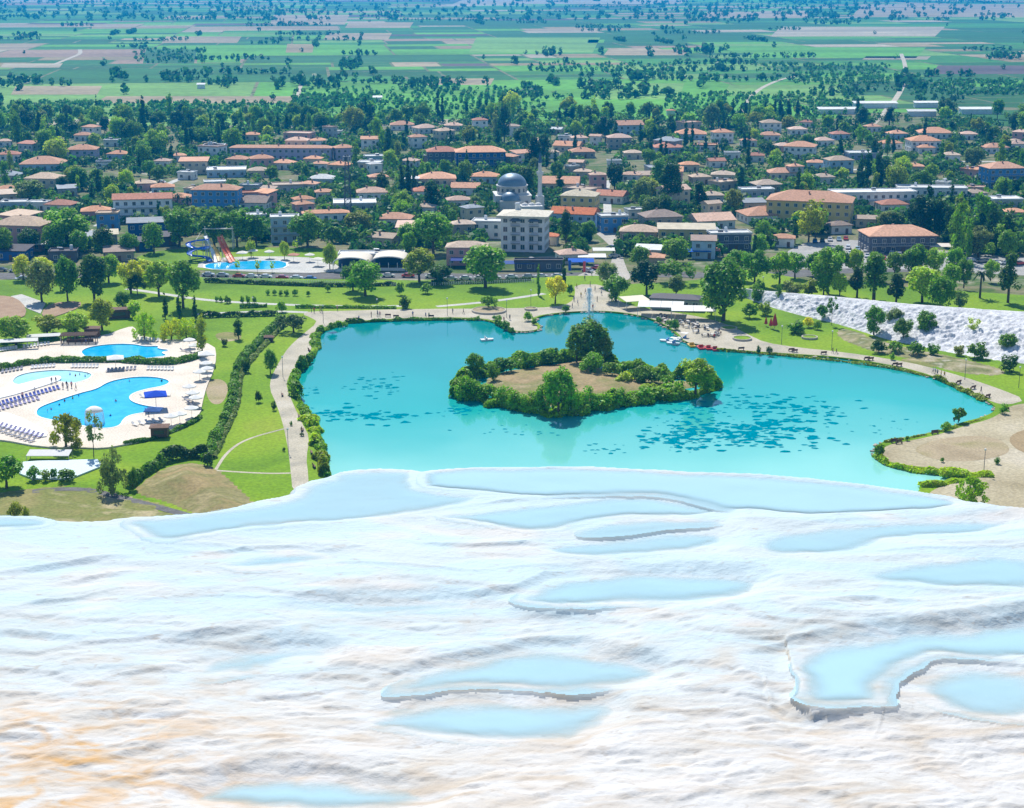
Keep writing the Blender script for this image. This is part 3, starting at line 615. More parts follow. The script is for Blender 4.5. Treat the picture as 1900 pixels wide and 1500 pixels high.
gl = N('BsdfGlossy'); gl.inputs['Roughness'].default_value = .08; fr_ = N('Fresnel'); fr_.inputs[0].default_value = 1.33
mx = N('MixShader'); L(e3.outputs[0], mx.inputs[0]); L(tr.outputs[0], mx.inputs[1]); L(df.outputs[0], mx.inputs[2])
f2 = N('Math'); f2.operation = 'MULTIPLY'; L(fr_.outputs[0], f2.inputs[0]); L(e3.outputs[0], f2.inputs[1])
m2 = N('MixShader'); L(f2.outputs[0], m2.inputs[0]); L(mx.outputs[0], m2.inputs[1]); L(gl.outputs[0], m2.inputs[2])
t.nodes.remove(b); L(m2.outputs[0], t.nodes['Material Output'].inputs[0]); WATM = m
for d, lev in PLW:
    ok = (d > -.7) & (lev - Z > -.06) & (sl < .15); qk = ok.ravel()[q].all(1)
    if not qk.any(): continue
    qq = q[qk]; u, inv_ = np.unique(qq.ravel(), return_inverse=True)
    vv = np.stack([X.ravel()[u], Y.ravel()[u], np.full(len(u), lev)], -1)
    me = np_mesh('terrace_pool', vv, inv_.reshape(-1, 4)); atr = me.attributes.new('depth', 'FLOAT', 'POINT'); atr.data.foreach_set('value', np.maximum(0, lev - Z.ravel()[u]).astype(np.float32))
    o = link('terrace_pool', me, None, WATM); o['kind'] = 'structure'

# ---- the blue air over the plain
hz = MB().box((0, 6200, 53.5 - 2), (18600, 12900, 111)).build('haze', None)
hz['kind'] = 'stuff'; tag(hz, 'pale blue haze lying over the plain', 'haze')
m = bpy.data.materials.new('haze'); m.use_nodes = True; t = m.node_tree; t.nodes.remove(t.nodes['Principled BSDF'])
pv = t.nodes.new('ShaderNodeVolumePrincipled'); pv.inputs['Color'].default_value = (.0, .42, 1.0, 1); pv.inputs['Density'].default_value = 1.5e-4
pv.inputs['Anisotropy'].default_value = .4; t.links.new(pv.outputs[0], t.nodes['Material Output'].inputs['Volume']); hz.data.materials.append(m)

# ================================================================== VEGETATION
def leaf_quads(c, nrm, size, asp=1.0, rs=None):
    rs = rs or np.random
    n = len(c); nrm = nrm / (np.linalg.norm(nrm, axis=1, keepdims=True) + 1e-9)
    a = np.cross(nrm, rs.normal(size=(n, 3))); a /= np.linalg.norm(a, axis=1, keepdims=True) + 1e-9; b = np.cross(nrm, a)
    s = (size * rs.uniform(.6, 1.4, n))[:, None]; a = a * s; b = b * s * asp
    v = np.stack([c - a - b * .2, c + b * -1.0, c + a - b * .2, c + b], 1).reshape(-1, 3)
    return v, np.arange(4 * n).reshape(n, 4)
def crown_points(n, rs, clumps, cr, spread=.55):
    """clumps: list of (centre, radius); leaves sit mostly in the outer part of each clump"""
    w_ = np.array([r ** 2 for _, r in clumps]); k = rs.choice(len(clumps), n, p=w_ / w_.sum())
    C = np.array([c for c, _ in clumps])[k]; r = np.array([r for _, r in clumps])[k]
    d = rs.normal(size=(n, 3)); d /= np.linalg.norm(d, axis=1, keepdims=True)
    rad = r * rs.uniform(.35, 1.08, n) ** .5
    return C + d * rad[:, None], d
def crown_mesh(kind, seed, n, leaf):
    """tree of height 1, widest about .7 (broad kinds)"""
    rs = np.random.RandomState(seed); cl = []
    if kind == 'round':
        cz, rx, rz_ = .515, .38, .465
        for i in range(34):
            d = rs.normal(size=3); d /= np.linalg.norm(d); d[2] = abs(d[2]) * 1.0 if rs.rand() < .5 else d[2] * .95
            r = rs.uniform(.55, 1.0) ** .6; R_ = rs.uniform(.08, .15)
            cl.append((np.array([d[0] * (rx - .07) * r, d[1] * (rx - .07) * r, cz + d[2] * (rz_ - .07) * r]), R_))
        cl.append((np.array([0, 0, .52]), .26))
    elif kind == 'spread':
        for i in range(30):
            t = rs.uniform(0, 6.283); r = rs.uniform(.05, .42) ** .8 * .9
            cl.append((np.array([math.cos(t) * r, math.sin(t) * r, .66 - r * .5 + rs.uniform(-.18, .18)]), rs.uniform(.07, .13)))
        cl.append((np.array([0, 0, .56]), .24))
    elif kind == 'bush':
        for i in range(26):
            d = rs.normal(size=3); d /= np.linalg.norm(d); r = rs.uniform(.4, 1)
            cl.append((np.array([d[0] * .42 * r, d[1] * .42 * r, .46 + d[2] * .40 * r]), rs.uniform(.10, .20)))
    elif kind == 'willow':
        for i in range(40):
            t = rs.uniform(0, 6.283); r = rs.uniform(.05, .38); z = rs.uniform(.22, .86) - r * .35
            cl.append((np.array([math.cos(t) * r, math.sin(t) * r, z]), rs.uniform(.07, .12)))
    elif kind == 'cypress':
        for i in range(30):
            z = rs.uniform(.06, .97); r = .115 * (1 - z) ** .55 * min(1, (z + .06) * 5); t = rs.uniform(0, 6.283); r2 = r * rs.uniform(.2, .75)
            cl.append((np.array([math.cos(t) * r2, math.sin(t) * r2, z]), max(.02, r * .62)))
    elif kind == 'poplar':
        for i in range(34):
            z = rs.uniform(.10, .96); r = .15 * math.sin(math.pi * min(1, .12 + z * .86)) ** .6; t = rs.uniform(0, 6.283); r2 = r * rs.uniform(.2, .85)
            cl.append((np.array([math.cos(t) * r2, math.sin(t) * r2, z]), max(.03, r * .55)))
    elif kind == 'pine':
        for i in range(34):
            z = rs.uniform(.28, .97); r = .34 * (1.02 - z) ** .6 * (.8 + .4 * rs.rand()); t = rs.uniform(0, 6.283); r2 = r * rs.uniform(.3, .9)
            cl.append((np.array([math.cos(t) * r2, math.sin(t) * r2, z]), rs.uniform(.06, .11)))
    elif kind == 'thin':
        for i in range(16):
            t = rs.uniform(0, 6.283); r = rs.uniform(.03, .26); cl.append((np.array([math.cos(t) * r, math.sin(t) * r, rs.uniform(.42, .95)]), rs.uniform(.05, .10)))
    p, d = crown_points(n, rs, cl, 0)
    p += rs.normal(size=p.shape) * .008
    nr = d + np.array([0, 0, .8]) + rs.normal(size=d.shape) * .6
    if kind in ('willow', 'cypress', 'poplar'): nr = d * np.array([1, 1, .3]) + rs.normal(size=d.shape) * .3
    v, f = leaf_quads(p, nr, leaf, 1.7 if kind in ('willow', 'cypress', 'poplar') else 1.15, rs)
    me = np_mesh('crown', v, f); me.materials.append(LEAF); return me, cl
def trunk_mesh(kind, seed, cl):
    rs = np.random.RandomState(seed); b = MB()
    th = {'round': .3, 'spread': .36, 'bush': .1, 'willow': .35, 'cypress': .5, 'poplar': .6, 'pine': .8, 'thin': .5}[kind]; r = {'bush': .018, 'cypress': .016, 'poplar': .02, 'thin': .014}.get(kind, .032)
    b.tube((0, 0, -.02), (.01, 0, th * .5), r, r * .8, 7); b.tube((.01, 0, th * .5), (0, .01, th), r * .8, r * .5, 7)
    for c, R_ in cl[:9]:
        if c[2] > th * .5: b.tube((0.005, 0.0, th * (.55 + .4 * rs.rand())), tuple(c * .85 + np.array([0, 0, .0])), r * .42, r * .12, 5)
    return b.mesh('trunk', BARK)
LIB = {}
def lib(kind, lod):
    key = (kind, lod)
    if key not in LIB:
        nv = {'round': 5, 'spread': 3, 'bush': 4, 'willow': 2, 'cypress': 3, 'poplar': 3, 'pine': 3, 'thin': 2}[kind]
        full = {'round': 3400, 'spread': 2400, 'bush': 1700, 'willow': 2600, 'cypress': 1100, 'poplar': 1400, 'pine': 2200, 'thin': 700}[kind]
        base = {'round': .022, 'spread': .022, 'bush': .030, 'willow': .017, 'cypress': .016, 'poplar': .015, 'pine': .020, 'thin': .022}[kind]
        out = []
        for i in range(nv):
            n, l = (full, base) if lod == 0 else (full // 3, base * 1.75)
            c, cl = crown_mesh(kind, 100 + i * 7 + len(kind), n, l); out.append((c, trunk_mesh(kind, i, cl)))
        LIB[key] = out
    return LIB[key]
NAMES = {'round': 'broadleaf_tree', 'spread': 'broadleaf_tree', 'bush': 'shrub', 'willow': 'willow_tree', 'cypress': 'cypress_tree', 'poplar': 'poplar_tree', 'pine': 'pine_tree', 'thin': 'young_tree'}
WID = {'round': .80, 'spread': .92, 'bush': 1.05, 'willow': .84, 'cypress': .22, 'poplar': .33, 'pine': .66, 'thin': .62}
GREEN = {'dark': (.075, .160, .008), 'green': (.23, .44, .005), 'mid': (.155, .33, .008), 'light': (.36, .56, .006), 'yellow': (.70, .72, .004), 'grey': (.25, .34, .07), 'olive': (.31, .38, .010), 'blue': (.040, .115, .016), 'lime': (.47, .64, .004)}
DESC = {'dark': 'dark green', 'green': 'green', 'mid': 'mid green', 'light': 'light green', 'yellow': 'yellow green', 'grey': 'grey green', 'olive': 'olive green', 'blue': 'deep green', 'lime': 'bright green'}
KD = {'round': 'rounded tree', 'spread': 'spreading tree', 'bush': 'bushy shrub', 'willow': 'drooping tree', 'cypress': 'slender cypress', 'poplar': 'columnar tree', 'pine': 'bushy pine', 'thin': 'sparse young tree'}
TREES = []
trg = random.Random(3)
def tree(px, py, hpx, wpx=None, kind='round', col='green', z=None, group=None, lod=None, label=None, cat=None):
    if z is None: z = PZ if py > 512 else GZ
    p = at(px, py, z); s = scale_at(p); H = hpx / s; W = (wpx / s if wpx else H * WID[kind] * trg.uniform(.85, 1.15)) / WID[kind]
    if lod is None: lod = 0 if hpx > 34 else 1
    c, tk = trg.choice(lib(kind, lod)); nm = NAMES[kind]
    r = empty(nm, p, trg.uniform(0, 6.28), (W, W, H))
    link('trunk', tk, r); o = link('crown', c, r)
    g = GREEN[col]; f = trg.uniform(.85, 1.18); h = trg.uniform(-.12, .12); o.color = (g[0] * f * (1 + h), g[1] * f, g[2] * f * (1 - h), 1)
    cat = cat or ('shrub' if kind == 'bush' else 'tree'); group = group or {'bush': 'shrubs', 'cypress': 'cypresses', 'poplar': 'tall columnar trees', 'pine': 'pines'}.get(kind, 'trees')
    if label: tag(r, label, cat, group)
    else: auto(r, DESC[col] + ' ' + KD[kind], cat, group, px, py - hpx * .5)
    TREES.append((px, py, hpx, W * WID[kind] * s, p, W * WID[kind] / 2)); return r

PARK_TREES = [
 (545, 617, 44, 56, 'spread', 'dark'), (443, 630, 42, 20, 'poplar', 'dark'), (416, 643, 17, 15, 'bush', 'dark'), (502, 694, 48, 30, 'round', 'mid'), (480, 747, 27, 16, 'bush', 'dark'), (458, 691, 30, 22, 'bush', 'dark'), (508, 762, 20, 12, 'bush', 'dark'),
 (376, 660, 82, 24, 'poplar', 'olive'), (268, 632, 62, 46, 'willow', 'light'), (318, 632, 48, 44, 'willow', 'yellow'), (346, 630, 46, 40, 'willow', 'lime'), (190, 614, 64, 56, 'round', 'olive'), (141, 626, 50, 60, 'round', 'light'), (88, 628, 48, 60, 'round', 'olive'), (30, 640, 58, 68, 'round', 'light'), (250, 590, 34, 30, 'round', 'lime'),
 (123, 832, 78, 68, 'willow', 'olive'), (174, 848, 88, 40, 'thin', 'grey'), (207, 916, 100, 58, 'willow', 'grey'), (12, 906, 66, 74, 'round', 'green'), (62, 892, 32, 30, 'bush', 'mid'), (99, 890, 26, 16, 'bush', 'mid'), (85, 893, 26, 22, 'bush', 'olive'), (125, 893, 28, 40, 'bush', 'mid'), (247, 908, 50, 22, 'bush', 'mid'), (28, 963, 38, 30, 'bush', 'olive'), (50, 962, 26, 18, 'bush', 'olive'),
 (78, 562, 84, 60, 'round', 'grey'), (43, 520, 50, 40, 'round', 'yellow'), (80, 516, 42, 42, 'round', 'yellow'), (126, 560, 88, 48, 'round', 'mid'), (176, 562, 96, 66, 'round', 'dark'), (202, 525, 55, 54, 'round', 'light'), (243, 545, 66, 56, 'round', 'yellow'), (268, 525, 46, 50, 'round', 'yellow'), (255, 548, 48, 32, 'spread', 'dark'), (340, 572, 96, 74, 'round', 'green'), (295, 550, 70, 60, 'round', 'light'), (112, 540, 40, 24, 'round', 'olive'),
 (307, 592, 52, 12, 'cypress', 'dark'), (333, 590, 52, 12, 'cypress', 'dark'), (362, 594, 50, 11, 'cypress', 'dark'), (228, 575, 36, 34, 'round', 'mid'),
 (778, 524, 66, 70, 'round', 'olive'), (678, 550, 70, 74, 'round', 'green'), (655, 540, 56, 44, 'round', 'mid'), (901, 534, 84, 92, 'round', 'green'), (818, 529, 40, 46, 'round', 'dark'), (752, 573, 26, 30, 'bush', 'dark'), (907, 574, 32, 32, 'spread', 'mid'), (742, 548, 30, 18, 'bush', 'mid'), (790, 545, 22, 26, 'bush', 'mid'),
 (999, 549, 60, 9, 'cypress', 'green'), (1030, 564, 56, 44, 'round', 'yellow'), (1046, 530, 58, 9, 'cypress', 'dark'), (1058, 548, 26, 14, 'bush', 'mid'), (1143, 560, 52, 54, 'round', 'mid'), (1126, 532, 48, 42, 'round', 'grey'), (1200, 547, 68, 62, 'round', 'blue'), (1250, 527, 54, 74, 'spread', 'mid'), (1254, 552, 44, 36, 'round', 'grey'), (1342, 596, 122, 96, 'round', 'mid'), (1320, 585, 50, 34, 'round', 'lime'),
 (1399, 533, 74, 62, 'round', 'mid'), (1446, 528, 64, 56, 'round', 'green'), (1368, 520, 60, 50, 'round', 'green'), (1536, 545, 90, 66, 'round', 'green'), (1528, 548, 46, 40, 'round', 'green'), (1558, 552, 48, 36, 'round', 'lime'), (1621, 560, 90, 72, 'pine', 'mid'), (1590, 552, 56, 44, 'pine', 'dark'), (1662, 568, 60, 46, 'pine', 'dark'), (1711, 562, 72, 70, 'round', 'lime'), (1692, 508, 40, 42, 'round', 'green'), (1744, 576, 66, 52, 'round', 'green'), (1763, 542, 56, 48, 'round', 'green'),
 (1788, 534, 58, 36, 'round', 'mid'), (1870, 562, 92, 54, 'pine', 'dark'), (1782, 573, 40, 30, 'bush', 'grey'), (1838, 520, 40, 32, 'round', 'light'), (1410, 545, 30, 24, 'bush', 'mid'), (1468, 552, 36, 44, 'bush', 'grey'), (1500, 548, 34, 40, 'bush', 'olive'),
 (1445, 566, 42, 14, 'poplar', 'mid'), (1476, 618, 27, 46, 'bush', 'mid'), (1500, 608, 24, 24, 'bush', 'yellow'), (1525, 594, 30, 24, 'round', 'mid'), (1543, 604, 58, 22, 'thin', 'mid'), (1621, 622, 58, 42, 'round', 'mid'), (1659, 614, 46, 36, 'round', 'grey'), (1676, 632, 44, 40, 'round', 'mid'), (1717, 628, 54, 44, 'round', 'mid'), (1801, 636, 48, 32, 'thin', 'lime'), (1867, 656, 40, 38, 'round', 'mid'), (1873, 690, 36, 42, 'bush', 'dark'),
 (1630, 655, 30, 34, 'bush', 'dark'), (1660, 655, 26, 30, 'bush', 'mid'), (1700, 660, 30, 36, 'bush', 'mid'), (1730, 660, 26, 30, 'bush', 'mid'), (1815, 665, 34, 44, 'bush', 'mid'), (1780, 660, 22, 24, 'bush', 'olive'), (1405, 560, 36, 34, 'bush', 'mid'), (1420, 585, 28, 30, 'bush', 'olive'), (1390, 590, 34, 34, 'bush', 'mid'), (1655, 668, 16, 14, 'bush', 'green'), (1516, 612, 20, 18, 'bush', 'green'),
 (1778, 784, 30, 30, 'round', 'mid'), (1632, 848, 30, 22, 'bush', 'mid'), (1860, 768, 22, 22, 'bush', 'green'), (1755, 800, 20, 24, 'bush', 'green'), (1850, 862, 15, 14, 'bush', 'mid'), (1748, 858, 12, 9, 'bush', 'mid'), (1683, 818, 12, 10, 'bush', 'green'), (1800, 945, 74, 66, 'willow', 'green'),
 (1408, 656, 16, 12, 'bush', 'dark'), (1427, 658, 18, 14, 'bush', 'dark'), (1243, 606, 14, 20, 'bush', 'mid'), (1254, 612, 22, 22, 'bush', 'mid'), (1222, 600, 14, 12, 'bush', 'mid'), (980, 596, 22, 20, 'bush', 'green'), (990, 603, 14, 14, 'bush', 'mid'), (925, 600, 18, 16, 'bush', 'green'), (938, 610, 18, 18, 'bush', 'mid'), (950, 617, 12, 10, 'bush', 'mid'), (1050, 580, 16, 18, 'bush', 'mid'), (616, 613, 18, 20, 'bush', 'mid'), (918, 594, 10, 12, 'bush', 'mid'),
 (497, 548, 12, 10, 'bush', 'mid'), (509, 548, 12, 11, 'bush', 'mid'), (520, 549, 12, 11, 'bush', 'mid'), (532, 549, 13, 12, 'bush', 'mid'), (547, 549, 15, 13, 'bush', 'mid'), (572, 550, 13, 9, 'bush', 'mid'), (609, 542, 16, 12, 'bush', 'mid'),
 (402, 560, 12, 9, 'bush', 'mid'), (410, 561, 13, 9, 'bush', 'mid'), (422, 563, 16, 16, 'bush', 'mid'), (450, 563, 16, 10, 'bush', 'mid'), (460, 564, 18, 11, 'bush', 'mid'), (472, 563, 16, 10, 'bush', 'mid'), (523, 580, 26, 24, 'bush', 'green'), (540, 790, 10, 8, 'bush', 'mid'), (527, 838, 9, 7, 'bush', 'dark'), (560, 810, 8, 10, 'bush', 'dark')]
for a in PARK_TREES:
    x, y, h_, w_, k_, c_ = a
    tree(*a, group='shrubs in the lakeside park' if k_ == 'bush' else 'trees in the lakeside park')
# island
for a in [(880, 698, 46, 38, 'round', 'green'), (872, 740, 50, 54, 'bush', 'green'), (905, 742, 40, 50, 'bush', 'green'), (916, 706, 36, 30, 'bush', 'mid'), (940, 690, 34, 46, 'bush', 'mid'), (980, 682, 34, 36, 'bush', 'mid'), (1022, 674, 32, 44, 'bush', 'mid'), (1050, 668, 24, 26, 'bush', 'green'),
          (1092, 672, 86, 78, 'round', 'mid'), (1070, 672, 64, 46, 'round', 'green'), (1122, 674, 56, 40, 'round', 'olive'), (1098, 692, 44, 52, 'bush', 'green'), (1136, 698, 34, 40, 'bush', 'green'), (1160, 710, 24, 36, 'bush', 'lime'), (1190, 712, 36, 46, 'bush', 'mid'), (1214, 712, 28, 30, 'bush', 'mid'), (1238, 716, 22, 30, 'bush', 'green'),
          (1290, 734, 76, 74, 'round', 'light'), (1256, 735, 32, 46, 'bush', 'green'), (1312, 728, 36, 36, 'bush', 'green'), (1225, 740, 28, 50, 'bush', 'green'), (1190, 744, 30, 46, 'bush', 'green'), (1155, 750, 32, 40, 'bush', 'green'), (1120, 756, 34, 44, 'bush', 'green'), (1092, 758, 46, 46, 'bush', 'green'),
          (1036, 770, 94, 76, 'round', 'green'), (1010, 766, 56, 46, 'round', 'green'), (1062, 766, 52, 44, 'bush', 'green'), (985, 762, 40, 46, 'bush', 'green'), (958, 758, 38, 42, 'bush', 'green'), (934, 750, 40, 42, 'bush', 'green'), (1170, 704, 20, 24, 'bush', 'green'), (1205, 728, 20, 40, 'bush', 'lime'), (860, 726, 34, 30, 'bush', 'green')]:
    tree(*a, z=.3, group='trees and shrubs on the lake island')
# village landmarks among the trees
VT = [(124, 465, 84, 86, 'round', 'green'), (333, 458, 76, 66, 'round', 'green'), (398, 458, 70, 60, 'round', 'mid'), (440, 458, 72, 64, 'round', 'green'), (476, 455, 60, 44, 'round', 'mid'), (54, 378, 46, 58, 'round', 'grey'), (571, 458, 68, 68, 'round', 'mid'), (665, 438, 48, 56, 'round', 'olive'),
      (804, 470, 82, 78, 'round', 'green'), (760, 462, 50, 46, 'round', 'green'), (1255, 488, 50, 56, 'round', 'green'), (1187, 502, 48, 46, 'round', 'mid'), (1512, 448, 78, 62, 'thin', 'olive'), (1500, 450, 66, 50, 'round', 'yellow'), (1710, 440, 82, 58, 'round', 'blue'), (1742, 440, 74, 40, 'round', 'blue'),
      (1777, 484, 128, 30, 'poplar', 'green'), (1796, 482, 78, 18, 'poplar', 'green'), (1870, 468, 96, 32, 'cypress', 'dark'), (1815, 464, 92, 30, 'cypress', 'blue'), (1756, 460, 78, 22, 'cypress', 'blue'), (1452, 450, 32, 14, 'cypress', 'dark'), (1475, 452, 36, 18, 'pine', 'dark'),
      (745, 362, 74, 13, 'cypress', 'dark'), (757, 364, 78, 14, 'cypress', 'blue'), (769, 362, 66, 13, 'cypress', 'dark'), (715, 302, 44, 10, 'cypress', 'dark'), (728, 304, 46, 11, 'cypress', 'dark'), (660, 312, 54, 18, 'poplar', 'mid'), (800, 394, 58, 50, 'pine', 'blue'), (708, 362, 40, 38, 'pine', 'dark'), (1038, 360, 48, 18, 'cypress', 'dark'), (1050, 452, 62, 30, 'pine', 'blue'), (1092, 448, 40, 36, 'round', 'mid'), (1066, 486, 36, 18, 'cypress', 'mid'),
      (990, 320, 66, 46, 'pine', 'blue'), (936, 274, 80, 30, 'pine', 'blue'), (968, 280, 46, 40, 'round', 'dark'), (1008, 300, 50, 40, 'pine', 'blue'), (960, 348, 44, 44, 'round', 'green'), (1245, 380, 80, 66, 'pine', 'dark'), (1222, 350, 54, 50, 'pine', 'mid'), (1296, 398, 60, 40, 'pine', 'blue'), (1200, 372, 44, 60, 'round', 'olive'), (1140, 352, 50, 34, 'round', 'blue'), (1373, 356, 60, 17, 'cypress', 'blue'),
      (1272, 272, 50, 12, 'cypress', 'blue'), (1284, 270, 44, 11, 'cypress', 'blue'), (1214, 274, 52, 13, 'cypress', 'blue'), (1229, 276, 50, 14, 'cypress', 'blue'), (1142, 270, 48, 15, 'cypress', 'blue'), (1420, 222, 38, 9, 'cypress', 'blue'), (1436, 222, 46, 11, 'cypress', 'blue'), (1448, 222, 48, 12, 'cypress', 'blue'), (1463, 222, 46, 12, 'cypress', 'blue'), (1480, 220, 42, 10, 'cypress', 'blue'), (1360, 216, 36, 9, 'cypress', 'blue'), (1390, 224, 40, 8, 'poplar', 'mid'), (1330, 226, 34, 12, 'cypress', 'blue'), (1344, 226, 30, 12, 'cypress', 'blue'),
      (1623, 296, 48, 17, 'cypress', 'blue'), (1646, 294, 50, 12, 'poplar', 'mid'), (1747, 302, 42, 13, 'cypress', 'mid'), (1590, 222, 40, 12, 'pine', 'blue'), (1600, 236, 36, 30, 'pine', 'blue'), (1650, 236, 36, 34, 'pine', 'blue'), (1850, 222, 40, 24, 'round', 'mid'), (1885, 300, 30, 22, 'cypress', 'mid'),
      (436, 250, 40, 14, 'poplar', 'blue'), (448, 244, 44, 14, 'poplar', 'mid'), (472, 256, 48, 14, 'poplar', 'mid'), (486, 248, 46, 12, 'poplar', 'blue'), (500, 246, 44, 15, 'poplar', 'mid'), (516, 248, 36, 10, 'cypress', 'blue'), (532, 246, 38, 12, 'poplar', 'blue'), (548, 244, 36, 12, 'poplar', 'mid'), (562, 252, 50, 14, 'poplar', 'blue'), (574, 254, 46, 14, 'poplar', 'mid'), (405, 252, 34, 12, 'poplar', 'mid'),
      (125, 252, 46, 13, 'cypress', 'blue'), (175, 232, 34, 24, 'pine', 'blue'), (245, 262, 42, 26, 'round', 'blue'), (82, 268, 42, 18, 'poplar', 'mid'), (108, 272, 44, 12, 'cypress', 'blue'), (241, 302, 44, 13, 'cypress', 'mid'), (274, 226, 30, 10, 'cypress', 'blue'), (292, 228, 26, 9, 'cypress', 'blue'), (330, 240, 36, 30, 'round', 'blue'), (355, 244, 42, 24, 'poplar', 'blue'),
      (145, 362, 40, 10, 'poplar', 'light'), (10, 345, 50, 20, 'poplar', 'mid'), (634, 222, 22, 9, 'cypress', 'blue'), (648, 224, 24, 9, 'cypress', 'blue'), (692, 222, 26, 10, 'cypress', 'blue'), (752, 218, 28, 12, 'cypress', 'blue'), (768, 218, 26, 6, 'cypress', 'blue'), (866, 216, 36, 9, 'cypress', 'blue'), (891, 214, 38, 9, 'cypress', 'blue'), (902, 215, 34, 10, 'cypress', 'blue'), (912, 236, 46, 12, 'poplar', 'mid'), (950, 218, 50, 36, 'round', 'yellow'), (935, 216, 46, 22, 'round', 'mid'), (1050, 226, 28, 16, 'cypress', 'blue'), (1062, 226, 26, 14, 'cypress', 'blue')]
VT += [(x_, 512 + (x_ % 7), 44 + (x_ * 7) % 22, None, 'round', ['green', 'mid', 'light', 'green'][x_ % 4]) for x_ in range(1475, 1790, 37)] + [(x_, 470 + (x_ % 11), 50 + (x_ * 5) % 20, None, 'round', ['mid', 'green', 'dark'][x_ % 3]) for x_ in range(10, 330, 46)]
cg = random.Random(90)
for _ in range(34):
    x_ = cg.choice([cg.uniform(20, 1880), cg.gauss(1350, 250)]); y_ = cg.uniform(226, 320); VT.append((x_, y_, cg.uniform(36, 56) * (.7 + .3 * (y_ - 226) / 94), cg.uniform(8, 13), 'cypress', 'blue'))
for a in VT:
    tree(*a, group={'cypress': 'cypresses of the village', 'poplar': 'columnar trees of the village', 'pine': 'pines of the village'}.get(a[4], 'trees of the village'))

# ---- palms
def palm(px, py, hpx, label, z=PZ):
    p = at(px, py, z); H = hpx / scale_at(p); r = empty('palm_tree', p); b = MB()
    for i in range(5): b.tube((0, 0, H * .75 * i / 5), (0, 0, H * .75 * (i + 1) / 5), .38 - .03 * i, .34 - .03 * i, 8)
    b.build('trunk', BARK, r); V_, F_ = [], []; rs = np.random.RandomState(int(px))
    for k in range(30):
        t = rs.uniform(0, 6.28); up = rs.uniform(-.25, 1.0); Lf = H * .30 * rs.uniform(.8, 1.1); w0 = .32
        for s_ in range(5):
            def pt(u): return np.array([math.cos(t) * Lf * u, math.sin(t) * Lf * u, H * .75 + Lf * (up * u - .75 * u * u)])
            a, b2 = pt(s_ / 5), pt((s_ + 1) / 5); pr = np.array([-math.sin(t), math.cos(t), 0]) * w0 * (1 - abs(s_ / 5 - .4)); n = len(V_)
            V_ += [a - pr, a + pr, b2 + pr * .9, b2 - pr * .9]; F_.append((n, n + 1, n + 2, n + 3))
    c = link('crown', np_mesh('crown', np.array(V_), np.array(F_)), r, LEAF); c.color = (.035, .075, .02, 1)
    tag(r, label, 'palm')
palm(1818, 553, 62, 'tall palm standing between the pines at far right of park')
palm(330, 392, 40, 'palm with bare trunk in front of the blue hotel', GZ)
palm(349, 393, 34, 'smaller palm directly beside the blue hotel', GZ)

# ---- hedges and shore growth
def leafy(name, pts, width, height, dens, leaf, col, z, smooth=2, jit=.25, px=True):
    pl = chaikin([at(x, y, z) for x, y in pts] if px else [Vector(p) for p in pts], smooth, False); rs = np.random.RandomState(len(pts) * 7 + int(abs(pts[0][0])))
    d = [0]
    for a, b in zip(pl[:-1], pl[1:]): d.append(d[-1] + (b - a).length)
    n = int(d[-1] * dens); t = rs.uniform(0, d[-1], n); bx = np.interp(t, d, [p.x for p in pl]); by = np.interp(t, d, [p.y for p in pl])
    gx = np.interp(np.clip(t + .5, 0, d[-1]), d, [p.x for p in pl]) - np.interp(np.clip(t - .5, 0, d[-1]), d, [p.x for p in pl]); gy = np.interp(np.clip(t + .5, 0, d[-1]), d, [p.y for p in pl]) - np.interp(np.clip(t - .5, 0, d[-1]), d, [p.y for p in pl])
    l = np.hypot(gx, gy) + 1e-6; nx, ny = -gy / l, gx / l
    hh = height * (1 + jit * 2 * (vnoise(t / 2.2, t * 0 + .3, 5) - .5) * 1.6); ww = width * (1 + jit * 2 * (vnoise(t / 3.1, t * 0 + 4.3, 8) - .5) * 1.6)
    th = rs.uniform(0, math.pi, n); rr = rs.uniform(.5, 1, n) ** .5
    off = np.cos(th) * rr * ww / 2; zz = np.sin(th) ** .6 * rr * hh
    c = np.stack([bx + nx * off, by + ny * off, z + zz], -1); nr = np.stack([nx * np.cos(th), ny * np.cos(th), np.sin(th) + .3], -1) + rs.normal(size=(n, 3)) * .5
    v, f = leaf_quads(c, nr, leaf, 1.3, rs); me = np_mesh(name, v, f); me.materials.append(LEAF); o = link(name, me); o.color = (*GREEN[col], 1); return o
def hedge(label, *a, **k): tag(leafy('hedge', *a, **k), label, 'hedge')
hedge('long dark green hedge winding between pool garden and lakeside lawn', [(520, 598), (500, 618), (478, 640), (452, 668), (438, 690), (434, 715), (434, 745), (420, 775), (405, 805), (390, 840), (383, 855)], 2.4, 2.0, 110, .20, 'mid', PZ)
hedge('grey green shrub border along lake side of the winding hedge', [(526, 606), (492, 640), (460, 676), (446, 700), (442, 745), (428, 785), (405, 830), (396, 852)], 1.4, 1.0, 45, .2, 'grey', PZ)
hedge('thick hedge at foot of pool garden above the dry mound', [(300, 860), (330, 852), (360, 850), (385, 848)], 2.6, 2.6, 160, .22, 'dark', PZ)
hedge('sloping hedge left of the dry mound', [(240, 905), (265, 885), (290, 868), (302, 862)], 2.2, 2.2, 130, .22, 'mid', PZ)
hedge('dark clipped shrub at lower end of the winding hedge', [(380, 866), (392, 864)], 2.4, 2.4, 160, .22, 'dark', PZ)
hedge('bushy hedge between the two swimming pools', [(-20, 690), (20, 684), (50, 676), (100, 672), (170, 671), (240, 672), (310, 677), (350, 670), (372, 660)], 2.4, 1.5, 110, .22, 'mid', DZ)
hedge('hedge behind the sun beds at upper left of pools', [(0, 640), (50, 634), (90, 628), (108, 624)], 2.2, 1.2, 90, .22, 'green', PZ)
